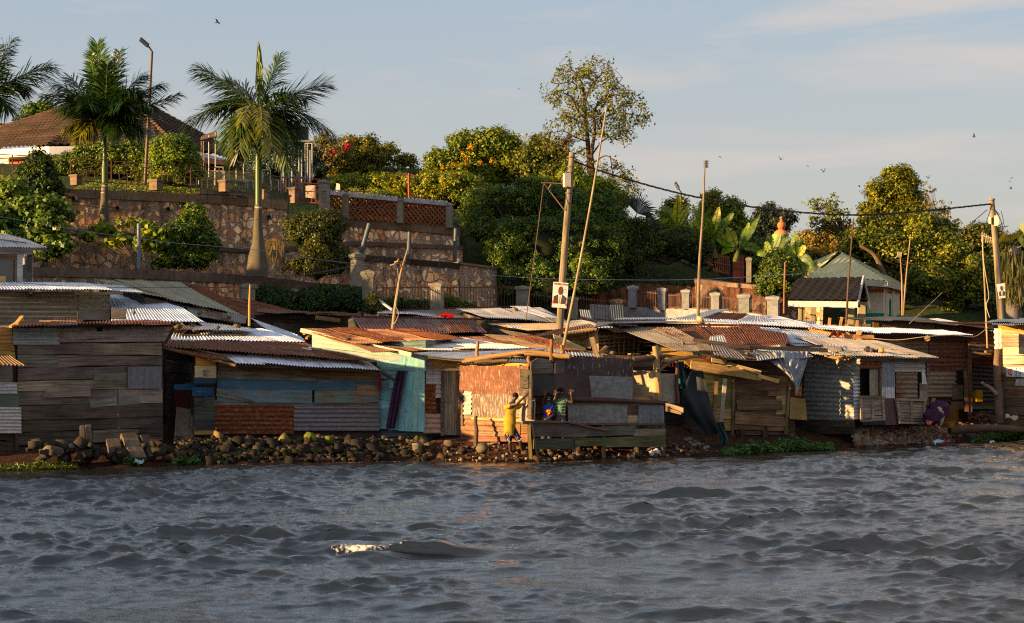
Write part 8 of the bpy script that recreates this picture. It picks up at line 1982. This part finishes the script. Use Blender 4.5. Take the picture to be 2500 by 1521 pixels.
def bird(px, py, Y, span, yaw, roll, dih, label, group=None):
    t = MB(); c = P(px, py, Y)
    m = Matrix.Rotation(yaw, 3, 'Z') @ Matrix.Rotation(roll, 3, 'Y')
    def T(x, y, z): return c + m @ Vector((x, y, z)) * span
    bt = [T(0, y, 0) for y in (-.26, -.2, -.1, .05, .18, .34)]; t.tube(bt, [span * r for r in (.005, .035, .055, .05, .025, .035)], (.02, .018, .016), 7)
    b = t.build('bird', M['cloth']); tag(b, label, 'bird', group)
    for s in (-1, 1):
        w = MB(); z = dih
        pts = [T(s * .03, -.1, .02), T(s * .2, -.13, .02 + z * .28), T(s * .36, -.04, .02 + z * .42), T(s * .5, .1, .02 + z * .32), T(s * .33, .08, .02 + z * .38), T(s * .16, .1, .02 + z * .22), T(s * .03, .1, .02)]
        w.add(pts + [p + Vector((0, 0, .012 * span)) for p in pts], [[0, 1, 5, 6], [1, 2, 4, 5], [2, 3, 4], [13, 12, 8, 7], [12, 11, 9, 8], [11, 10, 9]], [(0, 0)] * 14, (.02, .018, .016))
        w.build('wing', M['cloth'], b)
bird(531, 55, 70, .36, 1.2, .5, .3, 'dark gliding bird high in the sky above the swollen palm')
bird(1146, 332, 80, .62, .4, .45, .3, 'large dark bird with spread wings skimming the yellow blossom tree')
bird(1269, 217, 90, .25, .3, -.3, .3, 'tiny bird alone in the sky left of the tall tree', None)
bird(2378, 334, 80, .28, 1.3, .7, .6, 'small black bird alone in the sky far right, banking')
for x, y, ya, ro, di in ((1906, 390, .4, .3, .8), (1971, 405, .2, .1, -.4), (2011, 420, .3, -.2, 1.2), (1757, 382, .2, .1, -.6), (2267, 435, .3, -.3, .9)):
    bird(x, y, 95, .32, ya, ro, di, 'small dark bird flying over the right-hand trees' if False else 'small dark bird flying in the pale sky above the banana plants and big tree', 'distant birds in the sky')
for x, y, ya, ro, di in ((2470, 435, .3, -.5, .4), (2465, 442, .1, .3, -.3), (2468, 461, 1.1, -.4, .8)):
    bird(x, y, 95, .26, ya, ro, di, 'one of three small birds flying close together above the capped pole', 'three birds above the capped pole')
bird(2004, 486, 90, .22, .4, -.5, .8, 'small bird just above the sparse young tree')
SK = (.055, .026, .016)
FOLD = bpy.data.textures.new('folds', 'CLOUDS'); FOLD.noise_scale = .09; FOLD.noise_depth = 1
def skin_mesh(name, chains, mat, col, parent, sub=2, label=None):
    """chains: list of (points, radii) ; points sharing a position are merged; the first vertex is the root"""
    V = []; E = []; Rr = []; idx = {}
    def vid(p, r):
        k = (round(p[0], 4), round(p[1], 4), round(p[2], 4))
        if k not in idx:
            idx[k] = len(V); V.append(p); Rr.append(r)
        return idx[k]
    for pts, rad in chains:
        prev = None
        for p, r in zip(pts, rad):
            i = vid(tuple(p), r)
            if prev is not None and prev != i: E.append((prev, i))
            prev = i
    me = bpy.data.meshes.new(name); pl = parent_loc(parent)
    me.from_pydata([Vector(v) - pl for v in V], E, [])
    o = bpy.data.objects.new(name, me); COL.objects.link(o); o.parent = parent
    sk = o.modifiers.new('skin', 'SKIN'); sk.use_smooth_shade = True
    for i, sv in enumerate(me.skin_vertices[0].data):
        r = Rr[i]; sv.radius = (r, r) if not hasattr(r, '__len__') else r; sv.use_root = (i == 0)
    ss = o.modifiers.new('sub', 'SUBSURF'); ss.levels = sub; ss.render_levels = sub
    me.materials.append(mat_col(mat, col))
    if mat == 'cloth':
        dp = o.modifiers.new('folds', 'DISPLACE'); dp.texture = FOLD; dp.strength = .035; dp.mid_level = .5; dp.texture_coords = 'LOCAL'
    if label: o['label'] = label
    return o
_mc = {}
def mat_col(kind, col):
    k = (kind, tuple(col))
    if k not in _mc:
        t = NT(kind + '_plain'); tc_ = t.n('ShaderNodeTexCoord'); n_ = t.noise(tc_.outputs['Object'], 14, 4, .6)
        c = t.mul(col, t.ramp(n_, [(.3, .82), (.7, 1.12)]))
        t.bsdf(c, .5 if kind == 'skin' else .9, 0, n_, .15, .004, .4 if kind == 'skin' else .15); _mc[k] = t.m
    return _mc[k]
def hand(wrist, d, up, s, pose='open'):
    """finger chains from wrist along d, palm facing up vector"""
    d = Vector(d).normalized(); up = Vector(up); up = (up - d * up.dot(d)).normalized(); sd_ = d.cross(up)
    w = Vector(wrist); palm = w + d * .045 * s
    ch = [([w, palm, w + d * .075 * s], [.022 * s, .03 * s, .028 * s])]
    L = [.062, .07, .066, .052]
    for i, a in enumerate((-.33, -.1, .12, .36)):
        b = w + d * .078 * s + sd_ * (i - 1.5) * .019 * s
        fd = (d * math.cos(a) + sd_ * math.sin(a)).normalized()
        curl = {'open': .12, 'grip': 1.3, 'point': (1.4 if i > 1 else .05)}[pose]
        k = b + fd * L[i] * .5 * s; e = k + (fd * math.cos(curl) + up * math.sin(curl)) * L[i] * .55 * s
        ch.append(([w + d * .075 * s, b, k, e], [.028 * s, .0095 * s, .009 * s, .0075 * s]))
    tb = w + d * .03 * s - sd_ * .025 * s
    ch.append(([palm, tb, tb + (-sd_ * .8 + d * .6).normalized() * .03 * s, tb + (-sd_ * .55 + d * .85).normalized() * .055 * s], [.03 * s, .013 * s, .0105 * s, .009 * s]))
    return ch
def face(parent, hc, fwd, s, smile=False):
    fwd = Vector(fwd).normalized(); rt = fwd.cross(Vector((0, 0, 1))).normalized()
    e = MB(); n_ = MB(); mo = MB(); ea = MB()
    for k in (-1, 1):
        ball(e, hc + fwd * .083 * s + rt * k * .03 * s + Vector((0, 0, .008 * s)), .011 * s, (.5, .48, .45)); 
        ball(ea, hc + rt * k * .083 * s - fwd * .005 * s, .02 * s, SK)
    p = MB()
    for k in (-1, 1): ball(p, hc + fwd * .092 * s + rt * k * .03 * s + Vector((0, 0, .008 * s)), .006 * s, (.01, .008, .006))
    n_.tube([hc + fwd * .088 * s + Vector((0, 0, .012 * s)), hc + fwd * .103 * s + Vector((0, 0, -.018 * s)), hc + fwd * .092 * s + Vector((0, 0, -.026 * s))], [.007 * s, .014 * s, .011 * s], SK, 8)
    mo.tube([hc + fwd * .084 * s - rt * .024 * s + Vector((0, 0, -.045 * s)), hc + fwd * .093 * s + Vector((0, 0, -.05 * s)), hc + fwd * .084 * s + rt * .024 * s + Vector((0, 0, -.045 * s))], [.004 * s, .009 * s, .004 * s], (.6, .55, .5) if smile else (.10, .03, .025), 8)
    e.build('eyes', M['skin'], parent); p.build('pupils', M['skin'], parent); n_.build('nose', M['skin'], parent); mo.build('mouth', M['skin'], parent); ea.build('ears', M['skin'], parent)
def hair(parent, hc, fwd, s):
    fwd = Vector(fwd).normalized(); m = MB()
    A, B = np.meshgrid(np.linspace(0, 2 * np.pi, 30), np.linspace(0, np.pi * .60, 14), indexing='ij')
    D = np.stack([np.sin(B) * np.cos(A), np.sin(B) * np.sin(A), np.cos(B)], -1)
    r = np.array([.088, .098, .098]) * s
    f = D @ np.array(fwd); keep = (np.cos(B) < .42) & (f > .35)
    G = D * r
    G[keep] *= .86
    m.grid(G + np.array(hc + Vector((0, 0, .018 * s)) - fwd * .006 * s), np.stack([A, B], -1), (.008, .007, .006, 0), flip=True)
    m.build('hair', M['cloth'], parent, smooth=True)
def mid(a, b, t=.5): return Vector(a).lerp(Vector(b), t)
def scale_r(r, s): return [x * s for x in r]
Yb = 46.35
def Q(px, py, dy=0): return P(px, py, Yb + dy)
s = .86
t = thing('person', 'child in oversized yellow T-shirt and dotted dark shorts, arms raised to the board', 'person', Q(1245, 1118))
pel = Q(1247, 1050); chest = Q(1246, 1005); neck = Q(1252, 982, -.02); hd = Q(1259, 968, .02); 
shL = Q(1234, 993, -.03); shR = Q(1266, 991, .06)
hL, hR = Q(1240, 1054, 0), Q(1257, 1053, .05)
kL, kR = Q(1245, 1082, -.08), Q(1270, 1078, -.12); aL, aR = Q(1247, 1112, .02), Q(1276, 1106, .08); tL, tR = Q(1252, 1117, -.16), Q(1284, 1111, -.1)
eR = Q(1264, 985, -.22); wR = Q(1283, 966, -.18)        # near arm raised across
eL = Q(1281, 985, .05); wL_ = Q(1286, 965, -.02)
body = [([pel, mid(pel, chest), chest, Q(1250, 990), neck, Q(1255, 976), hd + Vector((0, 0, -.03)), hd, hd + Vector((0, 0, .055))], scale_r([.12, .105, .12, .085, .05, .048, .07, .092, .065], s)),
        ([pel, hL, mid(hL, kL), kL, mid(kL, aL, .35), aL, tL], scale_r([.12, .085, .07, .055, .052, .035, .03], s)),
        ([pel, hR, mid(hR, kR), kR, mid(kR, aR, .35), aR, tR], scale_r([.12, .085, .07, .055, .052, .035, .03], s)),
        ([Q(1250, 990), shL, mid(shL, eR), eR, mid(eR, wR), wR], scale_r([.085, .06, .045, .038, .034, .025], s)),
        ([Q(1250, 990), shR, mid(shR, eL), eL, mid(eL, wL_), wL_], scale_r([.085, .06, .045, .038, .034, .025], s))]
body += hand(wR, wR - eR, Vector((.2, .9, .1)), s, 'grip') + hand(wL_, wL_ - eL, Vector((.2, .9, .1)), s, 'grip')
skin_mesh('body', body, 'skin', SK, t)
hair(t, hd, (.55, .75, .1), s); face(t, hd, (.55, .75, .1), s)
YL = (.33, .225, .02)
sh = [([Q(1245, 1046), Q(1245, 1030), chest, Q(1249, 992), Q(1251, 985)], [(.165, .125), (.15, .115), (.135, .105), (.085, .08), (.05, .05)]),
      ([Q(1249, 992), Q(1232, 996, -.03), mid(shL, eR, .55)], [(.085, .08), .064, .062]), ([Q(1249, 992), Q(1267, 994, .06), mid(shR, eL, .6)], [(.085, .08), .064, .06]), ([Q(1245, 1046), Q(1243, 1056)], [(.165, .125), (.18, .135)])]
sho = skin_mesh('t_shirt', sh, 'cloth', YL, t)
text('shirt_letters', 'ACALA', Q(1257, 1012, -.165), .065, (.03, .03, .05), sho, rot=(R(90), 0, R(12)))
so_ = skin_mesh('shorts', [([Q(1248, 1048), Q(1248, 1056)], [.125, .13]), ([Q(1248, 1056), Q(1239, 1064), kL + Vector((0, 0, .02))], [.13, .085, .075]), ([Q(1248, 1056), Q(1259, 1064, .04), kR + Vector((0, 0, .03))], [.13, .085, .075])], 'cloth', (.03, .02, .07), t)
dm = MB()
for k in range(26):
    a = random.choice([(hL, kL), (hR, kR)]); c = a[0].lerp(a[1], random.uniform(.15, .95)) + Vector((random.uniform(-.05, .05), -.075, 0)); dm.poly([c + Vector((math.cos(q), 0, math.sin(q))) * .011 for q in np.linspace(0, 6.28, 9)[:-1]], .02, (.5, .5, .55, 0))
dm.build('dots', M['cloth'], so_)
def child(label, Yc, headpx, sz, shirt, arms, shirtname, shirtcol, trousers=None, fwd=(-.15, -1, .05), lean=0, smile=False, extra=None, grp=None):
    def Q(px, py, dy=0): return P(px, py, Yc + dy)
    hx, hy = headpx; hd = Q(hx, hy); neck = Q(hx + lean * .2, hy + 13); top = Q(hx + lean * .3, hy + 20); chest = Q(hx + lean * .5, hy + 34); pel = Q(hx + lean, hy + 58)
    t = thing('person', label, 'person', pel - Vector((0, 0, .6)))
    kk = 98 / 4700 * 48.5
    sL, sR = Q(hx - 12 + lean * .3, hy + 21), Q(hx + 12 + lean * .3, hy + 21)
    hL, hR = pel + Vector((-.07, 0, -.02)), pel + Vector((.07, 0, -.02))
    body = [([pel, mid(pel, chest), chest, top, neck, hd + Vector((0, 0, -.055 * sz)), hd, hd + Vector((0, 0, .055 * sz))], scale_r([.115, .105, .115, .08, .048, .066, .092, .066], sz))]
    for h0 in (hL, hR): body.append(([pel, h0, h0 + Vector((0, -.02, -.3)), h0 + Vector((0, .0, -.58)), h0 + Vector((0, -.1, -.6))], scale_r([.115, .08, .055, .035, .03], sz)))
    tops = []
    for sp, (e, w, pose, d) in zip((sL, sR), arms):
        e = Q(*e); w = Q(*w)
        body.append(([top, sp, mid(sp, e), e, mid(e, w), w], scale_r([.08, .055, .043, .037, .033, .024], sz)))
        body += hand(w, Vector(d), Vector((0, -1, 0)), sz * 1.05, pose); tops.append((sp, e))
    skin_mesh('body', body, 'skin', SK, t); hair(t, hd, fwd, sz); face(t, hd, fwd, sz, smile)
    sh = [([pel + Vector((0, 0, .0)), mid(pel, chest), chest, top + Vector((0, 0, -.01)), neck + Vector((0, 0, -.02))], [(.145 * sz, .12 * sz)] * 2 + [(.14 * sz, .12 * sz), (.11 * sz, .1 * sz), (.055 * sz, .055 * sz)])]
    for sp, e in tops: sh.append(([top + Vector((0, 0, -.01)), sp, mid(sp, e, .5)], [(.11 * sz, .1 * sz), .07 * sz, .066 * sz]))
    so_ = skin_mesh(shirtname, sh, 'cloth', shirtcol, t)
    if trousers: skin_mesh('trousers', [([pel + Vector((0, 0, .03)), pel], [.13 * sz, .13 * sz])] + [([pel, h0, h0 + Vector((0, -.01, -.28)), h0 + Vector((0, 0, -.5))], scale_r([.13, .09, .07, .06], sz)) for h0 in (hL, hR)], 'cloth', trousers, t)
    return t, so_, chest, Q
t, so_, ch_, Qc = child('laughing child in blue T-shirt with red and yellow emblem, one finger raised', 46.2, (1340, 971), .98, None,
                        [((1325, 985, -.05), (1331, 966, -.12), 'point', (.12, 0, 1)), ((1350, 1012, -.08), (1338, 1024, -.2), 'grip', (-1, -.1, .1))], 't_shirt', (.01, .06, .26), (.05, .05, .06), fwd=(-.1, -1, .1), lean=-6, smile=True)
em = MB(); c = ch_ + Vector((.015, -.135, -.015)); sz_ = .085
def dia(c, k, y): return [c + Vector((x * k, y, z * k)) for x, z in ((0, -1), (.95, .25), (.6, .8), (-.6, .8), (-.95, .25))]
em.poly(dia(c, sz_, 0), .02, (.5, .02, .01, 0)); em.build('emblem', M['cloth'], so_)
em = MB(); em.tube(catmull([c + Vector((x * sz_, -.008, z * sz_)) for x, z in ((.5, .45), (0, .6), (-.4, .35), (0, .1), (.4, -.1), (.1, -.45), (-.15, -.4))], 5), .011, (.6, .42, .02), 6); em.build('emblem_stroke', M['cloth'], so_)
t, so_, ch_, Qc = child('taller child in green checked shirt waving with open hand beside the laughing child', 46.3, (1369, 958), 1.05, None,
                        [((1348, 985, -.1), (1357, 968, -.16), 'point', (.1, 0, 1)), ((1398, 982, -.05), (1395, 966, -.12), 'open', (.02, 0, 1))], 'checked_shirt', (.10, .19, .13), (.09, .085, .085), fwd=(0, -1, -.05), lean=-2)
ck = MB()
for k in range(-4, 5):
    a = ch_ + Vector((k * .03, -.128 + abs(k) * .004, .1)); ck.tube([a, a + Vector((-.02, 0, -.33))], .0035, (.02, .05, .03) if k % 2 else (.3, .38, .28), 4)
for k in range(9):
    a = ch_ + Vector((-.12, -.122, .09 - k * .036)); ck.tube([a, a + Vector((.12, -.012, 0)), a + Vector((.24, 0, 0))], .0035, (.02, .05, .03) if k % 2 else (.3, .38, .28), 4)
ck.build('check_pattern', M['cloth'], so_)
